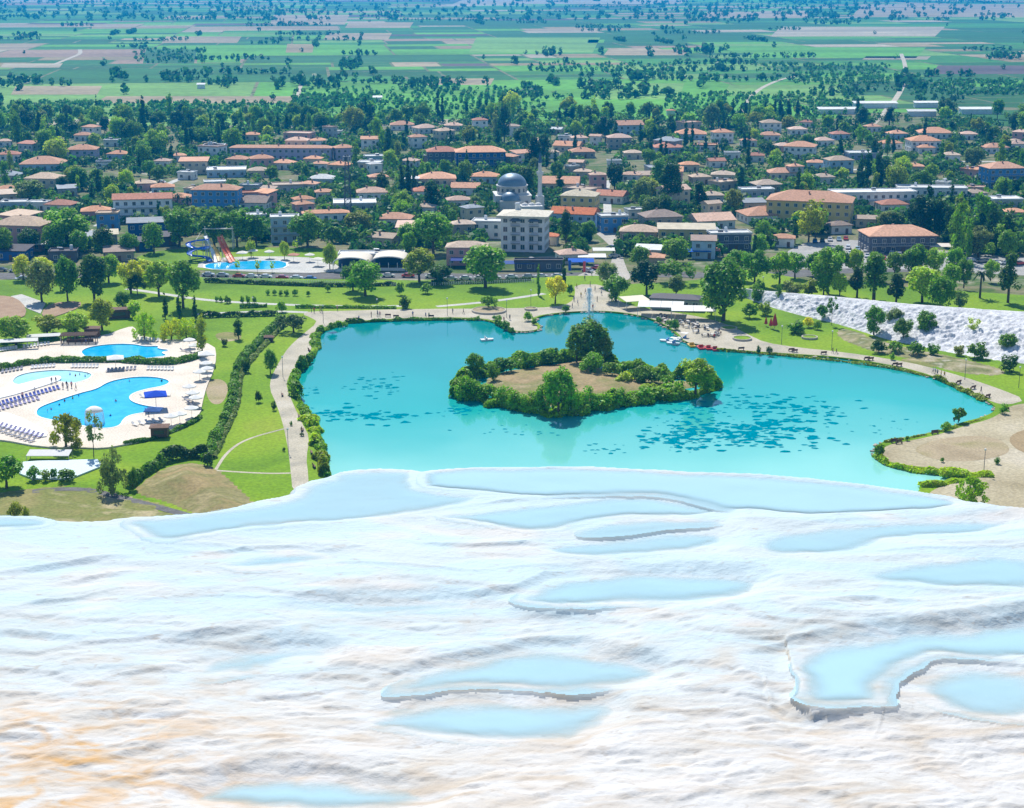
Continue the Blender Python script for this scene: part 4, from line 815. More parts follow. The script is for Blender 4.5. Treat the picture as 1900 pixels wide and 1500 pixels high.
hedge('low shrubs along bottom edge of the pool deck', [(230, 826), (280, 818), (310, 806), (350, 790), (372, 775)], 1.2, .8, 60, .2, 'mid', PZ)
hedge('dark street hedge in front of the water park', [(380, 524), (480, 528), (560, 531), (640, 533), (735, 530)], 1.6, 1.3, 70, .22, 'dark', PZ)
hedge('dark street hedge in front of the shops left of the square', [(800, 528), (900, 526), (985, 521)], 1.6, 1.3, 70, .22, 'dark', PZ)
hedge('trimmed hedge beside lower white footpath', [(445, 572), (495, 570)], 1.5, 1.1, 80, .2, 'mid', PZ)
hedge('trimmed hedge by promenade, longest of three', [(548, 572), (640, 572), (735, 573)], 1.5, .9, 70, .2, 'green', PZ)
hedge('boxy clipped hedge row behind the water park', [(607, 450), (640, 452), (675, 452)], 5, 5.0, 120, .35, 'mid', GZ)
hedge('row of clipped shrubs along path above the pool lawn', [(370, 590), (440, 588), (515, 586)], 1.6, 1.6, 70, .22, 'dark', PZ)
def fringe(pts, wd, ht, dens, leaf, col, z=.1):
    o = leafy('shore_growth', pts, wd, ht, dens, leaf, col, z, jit=.6); o['kind'] = 'stuff'; tag(o, 'leafy growth along the water edge', 'shore plants')
fringe([(608, 888), (600, 852), (588, 812), (572, 778), (556, 748), (543, 718), (546, 700), (558, 683), (578, 666), (588, 648), (581, 628), (598, 612), (640, 603)], 2.0, 1.1, 70, .24, 'green')
fringe([(602, 885), (594, 850)], 3.6, 2.4, 110, .26, 'olive'); fringe([(583, 830), (588, 805), (572, 780)], 3.4, 1.5, 100, .26, 'lime'); fringe([(545, 735), (556, 742)], 4.5, 2.6, 130, .26, 'mid'); fringe([(555, 690), (575, 672)], 3.0, 2.2, 110, .26, 'mid')
fringe([(640, 600), (760, 594), (890, 594)], 1.2, .8, 40, .22, 'mid')
fringe([(1626, 848), (1645, 864), (1690, 874), (1745, 880)], 2.4, .9, 110, .24, 'lime'); fringe([(1745, 880), (1790, 884), (1840, 884)], 6.0, .9, 200, .24, 'lime', .3); fringe([(1705, 905), (1740, 905), (1775, 897)], 3.0, .9, 120, .24, 'lime')
fringe([(1735, 702), (1770, 718), (1830, 745)], 1.8, .8, 60, .22, 'olive'); fringe([(1640, 824), (1700, 814), (1750, 802), (1830, 778)], 1.2, .6, 45, .2, 'olive'); fringe([(1330, 651), (1480, 662), (1640, 680), (1735, 702)], .9, .5, 30, .2, 'olive')
fringe([(920, 602), (945, 615), (952, 618)], 1.5, 1.2, 60, .22, 'mid')
fringe(ISLE_PX + ISLE_PX[:1], 5.0, 2.3, 190, .30, 'green', .0)
# floating weed in the lake
rs = np.random.RandomState(8); wv, wf = [], []
def weed(cx, cy, rx, ry, n, s0, s1):
    for _ in range(int(n * 2.2)):
        a = rs.normal(size=2) * .42; p = at(cx + a[0] * rx, cy + a[1] * ry, .015); r = rs.uniform(s0 * .6, s1 * .9) ; k = rs.randint(6, 9); n0 = len(wv); ph = rs.uniform(0, 6)
        for i in range(k):
            t = ph + 6.283 * i / k; q = r * rs.uniform(.55, 1.2); wv.append((p.x + math.cos(t) * q * 1.15, p.y + math.sin(t) * q * .9, .012 + .00001 * n0 % .01))
        wf.append(tuple(range(n0, n0 + k)))
for a in [(1255, 818, 90, 22, 34, .3, 1.3), (1340, 808, 150, 26, 60, .3, 1.5), (1440, 800, 130, 40, 60, .3, 1.6), (1300, 790, 150, 26, 34, .3, 1.1), (1480, 760, 130, 24, 36, .3, 1.4), (1390, 745, 120, 24, 26, .3, 1.3), (700, 770, 110, 16, 24, .3, 1.5), (615, 766, 60, 14, 16, .3, 1.4), (850, 762, 50, 10, 16, .3, 1.0), (700, 715, 80, 22, 18, .3, 1.2), (1130, 835, 60, 14, 9, .3, .8), (1280, 762, 80, 14, 18, .3, 1.2), (960, 800, 120, 12, 8, .2, .7), (570, 725, 30, 14, 8, .3, 1.0), (1640, 790, 90, 20, 8, .2, .7)]: weed(*a)
me = bpy.data.meshes.new('floating_weed'); me.from_pydata(wv, [], wf)
o = link('floating_weed', me, None, plain('water_weed', (.0, .20, .27), 1.0, .25, 1.5, 0, 0.0)); o['kind'] = 'stuff'; tag(o, 'dark blue green weed patches drifting on the lake', 'weed')

# ---- trees of the far plain: hedgerows and groves seen as one mass
def mass(name, pts, hts, nleaf, leaf, col, label, flat=1.0):
    rs = np.random.RandomState(len(pts)); pts = np.array(pts); n = len(pts); hts = np.array(hts)
    d = rs.normal(size=(n * nleaf, 3)); d /= np.linalg.norm(d, axis=1, keepdims=True); H = np.repeat(hts, nleaf); c = np.repeat(pts, nleaf, 0)
    r = rs.uniform(.5, 1, len(d)) ** .6; c = c + np.stack([d[:, 0] * H * .42 * r * flat, d[:, 1] * H * .42 * r * flat, H * .52 + d[:, 2] * H * .48 * r], -1)
    v, f = leaf_quads(c, d + rs.normal(size=d.shape) * .4, H * leaf, 1.2, rs); me = np_mesh(name, v, f); me.materials.append(LEAF); o = link(name, me); o.color = (*col, 1); o['kind'] = 'stuff'; tag(o, label, 'trees')
pp, hh = [], []
rg = random.Random(21)
for _ in range(110):                          # lines and clusters along field edges
    px, py = rg.uniform(-100, 2000), 3 + 195 * rg.random() ** 2.6; p = at(px, py, GZ); k = rg.randint(5, 22); a = R(7) + (0 if rg.random() < .7 else math.pi / 2); sp = rg.uniform(4, 8)
    for i in range(k):
        pp.append((p.x + math.cos(a) * sp * i + rg.uniform(-3, 3), p.y + math.sin(a) * sp * i + rg.uniform(-6, 6), GZ)); hh.append(rg.uniform(4, 8))
for _ in range(130): p = at(rg.uniform(-100, 2000), 2 + 200 * rg.random() ** 1.7, GZ); pp.append(tuple(p)); hh.append(rg.uniform(4, 10))
for _ in range(900):                          # wooded band towards the far edge of the plain
    p = at(rg.gauss(300, 330) if rg.random() < .5 else rg.gauss(1400, 300), rg.uniform(2, 40), GZ); pp.append(tuple(p)); hh.append(rg.uniform(6, 13))
for (x, y, n, sx_, sy_) in [(650, 125, 26, 16, 7), (225, 145, 10, 14, 8), (330, 150, 28, 40, 5), (555, 160, 30, 70, 8), (1300, 100, 40, 60, 7), (1120, 165, 26, 60, 8), (1200, 148, 30, 70, 7), (1680, 155, 30, 20, 16), (1010, 100, 14, 60, 5), (800, 165, 20, 40, 6), (1880, 110, 20, 40, 5), (60, 160, 24, 60, 6), (1160, 178, 24, 60, 6), (1330, 40, 30, 80, 4), (1560, 45, 20, 50, 3)]:
    for _ in range(int(n * .7)): p = at(rg.gauss(x, sx_ * .6), rg.gauss(y, sy_ * .5), GZ); pp.append(tuple(p)); hh.append(rg.uniform(5, 11))
mass('distant_trees', pp, hh, 16, .20, (.045, .15, .03), 'scattered dark trees and groves across the far plain')
pp, hh = [], []
for (x0, x1, y0, y1, n) in [(-60, 560, 192, 218, 620), (540, 1000, 165, 208, 420), (1240, 1600, 175, 215, 420), (1690, 2000, 150, 178, 420), (560, 700, 178, 200, 150), (1000, 1250, 118, 135, 160), (1480, 1650, 138, 158, 200), (250, 380, 92, 118, 120), (1400, 1650, 120, 135, 160)]:
    for _ in range(n): p = at(rg.uniform(x0, x1), rg.uniform(y0, y1), GZ); p.x = round(p.x / 5) * 5 + rg.uniform(-.8, .8); pp.append(tuple(p)); hh.append(rg.uniform(2.6, 4.2))
mass('orchard', pp, hh, 12, .26, (.07, .22, .03), 'orchard rows just beyond the village')

# ================================================================== BUILDINGS
WALLM = objcol('wall_render', .85, .2, 0, .10, .6)
ROOFM = objcol('roof_tiles', .85, .15, 0, .22, 1.2)
FLATM = objcol('flat_roof', .8, .2, 0, .14, .5)
GLASS = plain('window_glass', (.03, .045, .06), .15, .2, 2, 0, .6)
FRAME = plain('window_frame', (.62, .60, .56), .6, .05)
DOORM = plain('door_wood', (.16, .08, .04), .6, .2)
CONC = plain('concrete', (.42, .41, .39), .85, .12)
RAIL = plain('balcony_rail', (.50, .50, .50), .5, .08)
METAL = plain('dark_metal', (.08, .10, .13), .45, .1, 3, .3)
RC = {'t': (.63, .32, .18), 'o': (.66, .19, .06), 'r': (.46, .19, .11), 'p': (.62, .41, .30), 'n': (.52, .39, .28), 'g': (.30, .33, .36), 'w': (.66, .67, .66), 'd': (.10, .09, .10), 'b': (.27, .20, .16), 'y': (.60, .52, .36)}
RCN = {'t': 'terracotta', 'o': 'bright orange', 'r': 'dark red', 'p': 'pale terracotta', 'n': 'tan', 'g': 'grey', 'w': 'white', 'd': 'dark', 'b': 'brown', 'y': 'cream'}
WC = {'w': (.80, .79, .77), 'c': (.60, .52, .38), 'b': (.10, .28, .58), 'k': (.62, .34, .32), 'y': (.66, .52, .20), 'v': (.42, .38, .52), 'g': (.45, .46, .47), 's': (.36, .30, .25), 'l': (.42, .55, .68), 'd': (.12, .12, .15), 'n': (.48, .40, .32), 'B': (.035, .10, .32)}
WCN = {'w': 'white', 'c': 'cream', 'b': 'blue', 'k': 'pink', 'y': 'yellow', 'v': 'lilac', 'g': 'grey', 's': 'stone', 'l': 'pale blue', 'd': 'dark', 'n': 'beige', 'B': 'deep blue'}
def win_mesh():
    b = MB(); b.box((0, 0, 0), (1.0, .06, 1.0), m=1)
    for x in (-.55, .55): b.box((x, -.02, 0), (.10, .14, 1.2), m=0)
    for z in (-.55, .55): b.box((0, -.02, z), (1.0, .14, .10), m=0)
    b.box((0, -.03, 0), (.06, .1, 1.0), m=0)
    return b.mesh('window', [FRAME, GLASS])
WIN = win_mesh()
DOOR = MB().box((0, 0, 1.05), (1.1, .12, 2.1), m=0).box((.4, -.08, 1.05), (.06, .06, .2), m=1).mesh('door', [DOORM, METAL])
CHIM = MB().box((0, 0, .5), (.6, .6, 1.6)).box((0, 0, 1.35), (.8, .8, .12)).mesh('chimney', [plain('chimney_brick', (.38, .25, .19), .9, .2)])
TANK = MB().lathe([(0, 0), (.6, 0), (.6, 1.5), (.5, 1.65), (0, 1.7)], 14).mesh('water_tank', [plain('tank', (.62, .65, .68), .4, .05)])
SOLAR = MB().add([(-1, -.6, .2), (1, -.6, .2), (1, .6, 1.1), (-1, .6, 1.1), (-1, -.6, .12), (1, -.6, .12), (1, .6, 1.02), (-1, .6, 1.02)], [(0, 1, 2, 3), (7, 6, 5, 4), (0, 4, 5, 1), (1, 5, 6, 2), (2, 6, 7, 3), (3, 7, 4, 0)], 0).tube((-1, .75, 1.2), (1, .75, 1.2), .22, n=8, m=1).mesh('solar_heater', [plain('solar_glass', (.02, .03, .06), .15, .1, 3, 0, .6), plain('tank', (0, 0, 0))])
FOOT = []
ROOFBOX = []
def hip(w, d, h, ov, th=.25, gable=False):
    W, D = w / 2 + ov, d / 2 + ov; b = MB()
    if w >= d: r = 0 if False else max(0, W - D * (0.0 if gable else 1.0)); rid = [(-r if not gable else -W, 0), (r if not gable else W, 0)]
    else: r = max(0, D - W); rid = [(0, -r if not gable else -D), (0, r if not gable else D)]
    v = [(-W, -D, 0), (W, -D, 0), (W, D, 0), (-W, D, 0), (rid[0][0], rid[0][1], h), (rid[1][0], rid[1][1], h), (-W, -D, -th), (W, -D, -th), (W, D, -th), (-W, D, -th)]
    if w >= d: f = [(0, 1, 5, 4), (1, 2, 5), (2, 3, 4, 5), (3, 0, 4)]
    else: f = [(0, 1, 4), (1, 2, 5, 4), (2, 3, 5), (3, 0, 4, 5)]
    f += [(6, 7, 1, 0), (7, 8, 2, 1), (8, 9, 3, 2), (9, 6, 0, 3), (9, 8, 7, 6)]
    return b.add(v, f)
brg = random.Random(9)
def house(px, ey, wpx, st, roof='h', rc='t', wc='w', rot=0, label=None, name='house', dr=.75, win=True, balc=False, cat='house', group='village houses', open_=False, rh=None):
    """ey: photograph row of the front eave; the place follows from the storeys below it"""
    H = 3.0 * st + .2; p = at(px, ey, GZ + H); s = scale_at(p); a = R(rot); w = max(4.0, wpx / s / (abs(math.cos(a)) + dr * abs(math.sin(a)))); d = min(max(4, w * dr), 22)
    fwd = Vector((-math.sin(a), math.cos(a), 0)); base = Vector((p.x, p.y, GZ)) + Vector((0, 1, 0)) * (d * abs(math.cos(a)) + w * abs(math.sin(a))) / 2
    r = empty(name, base, a)
    b = MB()
    if open_:
        for x in np.linspace(-w / 2 + .2, w / 2 - .2, max(3, int(w / 4))):
            for y in (-d / 2 + .2, d / 2 - .2): b.tube((x, y, 0), (x, y, H), .14, n=6)
        b.box((0, d / 2 - .1, H / 2), (w, .2, H))
    else: b.box((0, 0, H / 2 - .25), (w, d, H + .5))
    wl = b.build('wall', WALLM, r); c = WC[wc]; k = brg.uniform(.9, 1.08); wl.color = (c[0] * k, c[1] * k, c[2] * k, 1)
    ov = .5
    if roof in 'hg':
        h_ = rh or min(w, d) * .20; ro = hip(w, d, h_, ov, gable=(roof == 'g')).build('roof', ROOFM, r); ro.location.z = H + .26
        if w > 7 and brg.random() < .8:
            ch = link('chimney', CHIM, ro); ch.location = (brg.uniform(-.25, .25) * w, brg.uniform(-.2, .1) * d, h_ * .55)
    elif roof == 'f':
        b = MB().box((0, 0, .12), (w + .5, d + .5, .3))
        for sx_, sy_, lx, ly in ((0, -1, w + .5, .25), (0, 1, w + .5, .25), (-1, 0, .25, d), (1, 0, .25, d)): b.box((sx_ * (w / 2 + .125), sy_ * (d / 2 + .125), .45), (lx, ly, .5))
        ro = b.build('roof', FLATM, r); ro.location.z = H
        if brg.random() < .7 and not open_:
            o = link('solar_heater', SOLAR, r); o.location = (brg.uniform(-.3, .3) * w, brg.uniform(-.2, .3) * d, H + .3); o.rotation_euler.z = math.pi * .9
        if brg.random() < .45 and not open_: o = link('water_tank', TANK, r); o.location = (brg.uniform(-.35, .35) * w, d * .25, H + .26)
    elif roof == 's':        # single slope sheet
        b = MB(); W, D = w / 2 + .6, d / 2 + .6; b.add([(-W, -D, 0), (W, -D, 0), (W, D, 1.0), (-W, D, 1.0), (-W, -D, -.15), (W, -D, -.15), (W, D, .85), (-W, D, .85)], [(0, 1, 2, 3), (7, 6, 5, 4), (0, 4, 5, 1), (1, 5, 6, 2), (2, 6, 7, 3), (3, 7, 4, 0)])
        ro = b.build('roof', FLATM, r); ro.location.z = H + .4
    c = RC[rc]; k = brg.uniform(.8, 1.15); gq = brg.uniform(0, .22); lu = sum(c) / 3; c = tuple(x * (1 - gq) + lu * gq for x in c); ro.color = (c[0] * k, c[1] * k, c[2] * k, 1)
    if win:
        nx = max(1, int(w / 3.2)); ny = max(1, int(d / 3.6))
        for f in range(st):
            z = 1.65 + 3 * f
            for i in range(nx):
                if f == 0 and i == nx // 2: o = link('door', DOOR, r); o.location = ((i + .5) / nx * w - w / 2, -d / 2 - .03, 0); continue
                o = link('window', WIN, r); o.location = ((i + .5) / nx * w - w / 2, -d / 2 - .03, z); o.scale = (1.25, 1, 1.3)
            for sgn in (-1, 1):
                if sgn * (base.x + 0) > 0 and abs(rot) < 5: continue       # that side faces away from the view
                for i in range(ny):
                    o = link('window', WIN, r); o.location = (sgn * (w / 2 + .03), (i + .5) / ny * d - d / 2, z); o.scale = (1.2, 1, 1.3); o.rotation_euler.z = sgn * math.pi / 2
            if balc and f > 0:
                b = MB().box((0, -d / 2 - .65, 3 * f - .08), (w * .94, 1.3, .16)); o = b.build('balcony', CONC, r)
                b = MB().box((0, -d / 2 - 1.26, 3 * f + .95), (w * .94, .06, .08))
                for x in np.linspace(-w * .465, w * .465, max(4, int(w / .9))): b.box((x, -d / 2 - 1.26, 3 * f + .45), (.05, .05, .95))
                b.build('railing', RAIL, o)
    FOOT.append((base, math.hypot(w, d) / 2 * .92)); x0, y0 = topx((base.x, base.y, GZ + H + (min(w, d) * .2 if roof in 'hg' else 0)))
    ROOFBOX.append((px - wpx / 2, px + wpx / 2, y0 - 3, ey + 2.5, base.y))
    t = {'h': 'hipped', 'g': 'gabled', 'f': 'flat', 's': 'sheet'}[roof]
    size = 'small' if w < 9 else ('large' if w > 17 else '')
    if label: tag(r, label, cat, group)
    else: auto(r, f'{size} {WCN[wc]} house with'.strip() + f' {RCN[rc]} roof', cat, group, px, ey)
    return r, w, d, H
HOUSES = [
 (152, 252, 34, 1, 'h', 't', 'w', 5), (148, 279, 56, 2, 'h', 't', 'v', 4), (217, 287, 40, 1, 'h', 't', 'l', -6), (6, 263, 26, 1, 'h', 'p', 'w', 8), (14, 288, 40, 2, 'h', 'r', 'w', 10), (72, 306, 84, 1, 'h', 't', 'l', 6), (76, 333, 66, 2, 'h', 'n', 'c', -8), (266, 342, 42, 1, 'h', 'n', 'k', 14),
 (298, 349, 46, 1, 'h', 't', 'l', 12), (415, 318, 78, 1, 'f', 'w', 'l', 8), (440, 297, 44, 1, 'h', 't', 'c', -14), (395, 272, 40, 2, 'f', 'w', 'v', 4), (466, 251, 28, 1, 'h', 't', 'c', 0), (482, 296, 48, 2, 'h', 't', 'k', 16), (525, 304, 42, 1, 'h', 't', 'w', -10), (636, 276, 42, 2, 'h', 't', 'v', 18),
 (630, 308, 44, 1, 'h', 't', 'c', -20), (478, 318, 40, 1, 'h', 'n', 'c', 5), (462, 346, 40, 1, 'f', 'g', 'g', -10), (530, 346, 64, 1, 'f', 'n', 'g', 12), (572, 343, 36, 1, 'h', 't', 'w', -14), (600, 358, 36, 1, 'h', 't', 'w', 10), (688, 359, 60, 1, 'h', 'p', 'w', 8), (462, 378, 76, 1, 'g', 'b', 'w', -8), (655, 380, 84, 1, 'f', 'w', 'g', 6),
 (732, 408, 66, 1, 'h', 't', 'w', -6), (712, 444, 60, 1, 'g', 'n', 'c', -22), (810, 333, 70, 2, 'h', 't', 'c', 4), (864, 350, 54, 1, 'g', 't', 'w', -4), (850, 373, 46, 1, 'h', 'p', 'w', 8), (745, 233, 46, 1, 'h', 't', 'w', 6), (840, 234, 34, 1, 'h', 'p', 'c', -5), (890, 224, 30, 2, 'h', 'r', 'w', 10), (815, 291, 62, 1, 'f', 'g', 's', 4),
 (900, 329, 52, 1, 'h', 't', 'l', -4), (692, 292, 42, 1, 'f', 'w', 'l', 10), (905, 414, 60, 2, 'f', 'w', 'w', -8), (858, 418, 46, 2, 'h', 'n', 'n', 8), (1078, 366, 74, 2, 'h', 'y', 'y', -14), (1138, 404, 56, 2, 'f', 'w', 'b', 10), (1188, 432, 74, 1, 'h', 'n', 's', -8), (1228, 405, 80, 2, 'h', 'b', 'n', 12),
 (1310, 436, 60, 1, 's', 'g', 'g', 8), (1308, 449, 46, 2, 's', 'b', 'l', -6), (1060, 474, 58, 1, 'h', 'p', 'w', 14), (1212, 480, 48, 1, 'h', 't', 'n', -10), (1080, 283, 48, 1, 'h', 't', 's', 4), (1075, 257, 32, 1, 'h', 'p', 'w', 8), (1048, 254, 24, 1, 'f', 'w', 'w', 0), (1082, 320, 34, 1, 'h', 'n', 'c', -12), (1110, 326, 32, 2, 'h', 'p', 'k', 8),
 (1172, 326, 38, 2, 'h', 'p', 'w', -14), (1242, 275, 58, 1, 'h', 'r', 'l', 5), (1284, 250, 60, 1, 'h', 't', 'l', -5), (1342, 247, 40, 2, 'h', 't', 'w', 8), (1280, 307, 36, 1, 'h', 't', 'c', 5), (1344, 326, 46, 1, 'h', 'n', 'c', -10), (1300, 330, 40, 1, 'h', 'n', 'n', 12), (1330, 300, 34, 1, 'g', 'r', 'w', 10),
 (1432, 229, 38, 2, 'h', 'n', 'w', 5), (1430, 252, 40, 1, 'h', 't', 'w', -6), (1482, 241, 34, 1, 'h', 'p', 'w', 5), (1490, 274, 66, 2, 'h', 't', 'w', -18), (1530, 262, 40, 1, 'h', 'p', 'w', 12), (1560, 250, 36, 1, 'h', 'r', 'l', 8), (1455, 272, 38, 1, 'h', 'p', 'k', 14), (1404, 290, 34, 1, 'h', 'r', 'w', -8), (1622, 236, 30, 1, 'h', 't', 'w', 5),
 (1560, 299, 52, 2, 'h', 'n', 'l', 10), (1516, 303, 34, 1, 'h', 't', 'l', -8), (1452, 322, 54, 1, 'h', 't', 'c', 6), (1667, 249, 36, 1, 'h', 't', 'l', 4), (1740, 248, 64, 1, 'h', 't', 'w', -6), (1655, 267, 42, 1, 'h', 't', 'w', 10), (1604, 286, 60, 1, 'f', 'w', 'v', 4), (1850, 275, 48, 1, 'h', 't', 'w', 6), (1767, 289, 34, 1, 'h', 'n', 'w', -5), (1892, 268, 34, 1, 'h', 'p', 'w', 4),
 (1424, 402, 98, 1, 'h', 't', 'w', 12), (1456, 444, 46, 1, 'h', 't', 'w', -10), (1660, 381, 54, 1, 'h', 'r', 'w', 6), (1812, 360, 44, 1, 'h', 'n', 'w', 10), (1870, 372, 60, 1, 'f', 'w', 'g', 4), (1885, 395, 40, 1, 'h', 't', 'c', -6), (108, 382, 58, 1, 'h', 'r', 'w', -12), (172, 394, 60, 1, 'h', 't', 'k', 14), (196, 398, 42, 2, 'f', 'n', 'b', 6),
 (20, 378, 50, 1, 'f', 'w', 'l', 8), (68, 378, 40, 1, 'f', 'w', 'w', -6), (120, 352, 40, 1, 's', 'g', 'g', 20), (345, 322, 34, 1, 'f', 'w', 'w', -10), (395, 340, 44, 1, 'f', 'w', 'w', 12), (205, 262, 30, 1, 'f', 'w', 'w', 4), (190, 302, 30, 1, 'f', 'g', 'w', 8), (300, 300, 30, 1, 'h', 'p', 'w', -5), (330, 290, 28, 1, 'h', 't', 'w', 8), (580, 296, 34, 1, 'h', 't', 'c', -8), (590, 262, 30, 1, 'h', 't', 'w', 4),
 (620, 245, 30, 1, 'f', 'w', 'w', 4), (770, 262, 26, 1, 'h', 'p', 'w', 6), (1000, 262, 30, 1, 'h', 'p', 'w', -6), (1175, 285, 34, 1, 'h', 'n', 'c', 5), (1140, 300, 26, 1, 'f', 'w', 'w', 4), (1390, 262, 30, 1, 'h', 't', 'w', 6), (1720, 275, 32, 1, 'h', 't', 'w', 5), (1800, 250, 32, 1, 'h', 'p', 'w', -5), (1530, 330, 40, 1, 'h', 'n', 'w', 6), (1360, 285, 28, 1, 'f', 'w', 'w', 4), (1700, 310, 34, 1, 'h', 't', 'c', -6), (1250, 345, 26, 1, 'h', 'n', 'w', 4)]
for hrow in HOUSES: house(*hrow)
for hrow in [(150, 442, 56, 1, 's', 'g', 'd', 14), (20, 468, 60, 1, 's', 'd', 'B', -6), (112, 470, 54, 1, 'f', 'd', 'd', 8), (300, 442, 50, 1, 's', 'd', 'd', 12), (215, 470, 60, 1, 's', 'b', 's', 14), (8, 352, 40, 1, 'h', 't', 'w', 20), (330, 368, 50, 1, 'h', 't', 'k', -18), (470, 402, 46, 1, 'f', 'w', 'w', 14), (790, 386, 40, 1, 'h', 'n', 'w', -12), (700, 330, 40, 1, 'h', 't', 'c', 16), (760, 300, 36, 1, 'h', 'p', 'w', -20), (560, 372, 44, 1, 'h', 't', 'w', 22), (500, 352, 36, 1, 'g', 'n', 'g', -24), (1400, 378, 44, 1, 's', 'g', 'n', 8), (1560, 420, 46, 1, 'h', 'b', 'w', 12), (1610, 408, 40, 1, 'g', 'n', 'c', -8), (1180, 392, 40, 1, 'f', 'w', 'w', 14), (1020, 440, 36, 1, 'h', 'o', 'c', -12)]: house(*hrow)
house(398, 354, 88, 3, 'h', 't', 'b', -4, 'bright blue three storey hotel with terracotta hipped roof', 'hotel', .5, True, False, 'hotel', 'village hotels')
house(258, 372, 112, 3, 'g', 'r', 'w', 10, 'white hotel with long red roof and dark open upper terrace', 'hotel', .4, True, True, 'hotel', 'village hotels')
house(30, 421, 110, 3, 'h', 'n', 'k', -10, 'pink corner building with broad tan roof at left edge', 'hotel', .7, True, False, 'hotel', 'village hotels')
house(280, 416, 100, 2, 's', 'g', 'B', 12, 'long dark blue restaurant with sloping grey sheet roof', 'restaurant', .35, True, False, 'restaurant', 'village restaurants')
house(76, 456, 74, 1, 's', 'w', 'd', 10, 'open sided shed with white sheet roof below the pink building', 'shed', .6, False, False, 'shed', 'village sheds', True)
house(190, 438, 50, 1, 's', 'y', 'g', 14, 'cream canopy roof beside the big round tree', 'shed', .7, False, False, 'shed', 'village sheds', True)
house(250, 452, 60, 1, 's', 'd', 'B', 14, 'low dark restaurant shed below the grey sheet roof', 'restaurant', .5, True, False, 'restaurant', 'village restaurants')
house(520, 276, 190, 2, 'h', 't', 'v', -2, 'very long two storey hotel with terracotta roof', 'hotel', .12, True, False, 'hotel', 'village hotels')
house(550, 262, 42, 3, 'h', 'p', 'c', -4, 'cream tower block with small hipped roof above the long hotel', 'hotel', .7, True, False, 'hotel', 'village hotels')
house(525, 406, 56, 3, 'f', 'w', 'l', 8, 'pale blue hotel with flat roof behind the water park', 'hotel', .7, True, True, 'hotel', 'village hotels')
house(602, 398, 88, 2, 'h', 't', 'w', 10, 'long white balconied hotel with terracotta roof beside the mast', 'hotel', .3, True, True, 'hotel', 'village hotels')
house(820, 283, 62, 2, 'h', 'r', 'd', 6, 'dark walled house with red hipped roof left of dark blue hotel', 'hotel', .7, True, False, 'hotel', 'village hotels')
house(890, 284, 96, 3, 'h', 't', 'B', 6, 'deep blue hotel with terracotta roof and blue balconies', 'hotel', .5, True, True, 'hotel', 'village hotels')
house(866, 461, 76, 2, 'h', 'n', 'k', -3, 'pinkish shop house with tan hipped roof near the street', 'shop_house', .6, True, False, 'shop', 'village shops')
house(1068, 400, 92, 2, 'g', 'o', 'l', -16, 'house with bright orange red roof near the mosque', 'house', .6, True, False, 'house', 'village houses')
house(1276, 428, 106, 2, 's', 'y', 'y', -4, 'yellow walled hotel with pale sheet roof and solar heaters', 'hotel', .4, True, False, 'hotel', 'village hotels')
house(1356, 436, 80, 2, 'f', 'w', 'd', 6, 'restaurant with crowded open roof terrace', 'restaurant', .5, True, True, 'restaurant', 'village restaurants')
house(1515, 378, 172, 3, 'h', 't', 'y', -16, 'big yellow school building with broad terracotta hipped roof', 'school', .5, True, False, 'school', 'village schools')
house(1625, 360, 160, 2, 'f', 'w', 'w', 6, 'long white school block with flat pale roof', 'school', .3, True, True, 'school', 'village schools')
house(1735, 352, 130, 2, 'f', 'w', 'w', -6, 'white flat roofed block right of the long school', 'school', .35, True, False, 'school', 'village schools')
house(1406, 354, 64, 2, 'f', 'w', 'g', 8, 'grey white flat block left of the yellow school', 'school', .5, True, True, 'school', 'village schools')
house(1675, 440, 132, 2, 'h', 't', 'd', 4, 'large restaurant with orange hipped roof and dark verandas by car park', 'restaurant', .6, True, True, 'restaurant', 'village restaurants')
house(1868, 314, 76, 3, 'h', 't', 'b', 8, 'bright blue villa with terracotta roof at right edge', 'villa', .7, True, True, 'house', 'village houses')
for i, (x, y, w_) in enumerate([(1556, 204, 72), (1626, 193, 80), (1720, 192, 44), (1712, 208, 52), (1822, 204, 76)]):
    house(x, y, w_, 1, 's', 'w', 'w', 2, 'long white sheet roofed shed by the fields, ' + ['leftmost', 'second from left', 'back one of the middle pair', 'front one of the middle pair', 'rightmost'][i], 'farm_shed', .25, False, False, 'shed', 'white sheds beyond the village')
for i, (x, y, w_, l) in enumerate([(372, 158, 14, 'left'), (700, 182, 16, 'middle'), (1245, 206, 16, 'red roofed right')]):
    house(x, y, w_, 1, 'h' if i == 2 else 's', 't' if i == 2 else 'w', 'w', 4, f'lone {l} farmhouse out among the fields', 'farmhouse', .7, False, False, 'house', 'farmhouses')
# smaller houses and outbuildings tucked between
xg = random.Random(123); nx_ = 0
for _ in range(4000):
    if nx_ >= 62: break
    py = xg.uniform(236, 440); px = xg.choice([xg.uniform(0, 1900), xg.gauss(520, 170), xg.gauss(1150, 160)])
    if py > 400 and 330 < px < 660 or px < 0 or px > 1900 or (910 < px < 1030 and py > 330): continue
    q = at(px, py, GZ); w_ = xg.uniform(7, 19); s_ = scale_at(q)
    if any((q.x - f.x) ** 2 + (q.y + 5 - f.y) ** 2 < (w_ * .6 + fr_ + 2) ** 2 for f, fr_ in FOOT): continue
    if any((q.x - t_[4].x) ** 2 + (q.y + 5 - t_[4].y) ** 2 < (w_ * .5 + t_[5] * .6) ** 2 for t_ in TREES): continue
    house(px, py - 3.2 * s_, w_ * s_, 1 if xg.random() < .5 else 2, xg.choices('hgfs', [5, 3, 3, 1])[0], xg.choice('tttppnrwg'), xg.choice('wwwcclkngs'), xg.uniform(-35, 35)); nx_ += 1
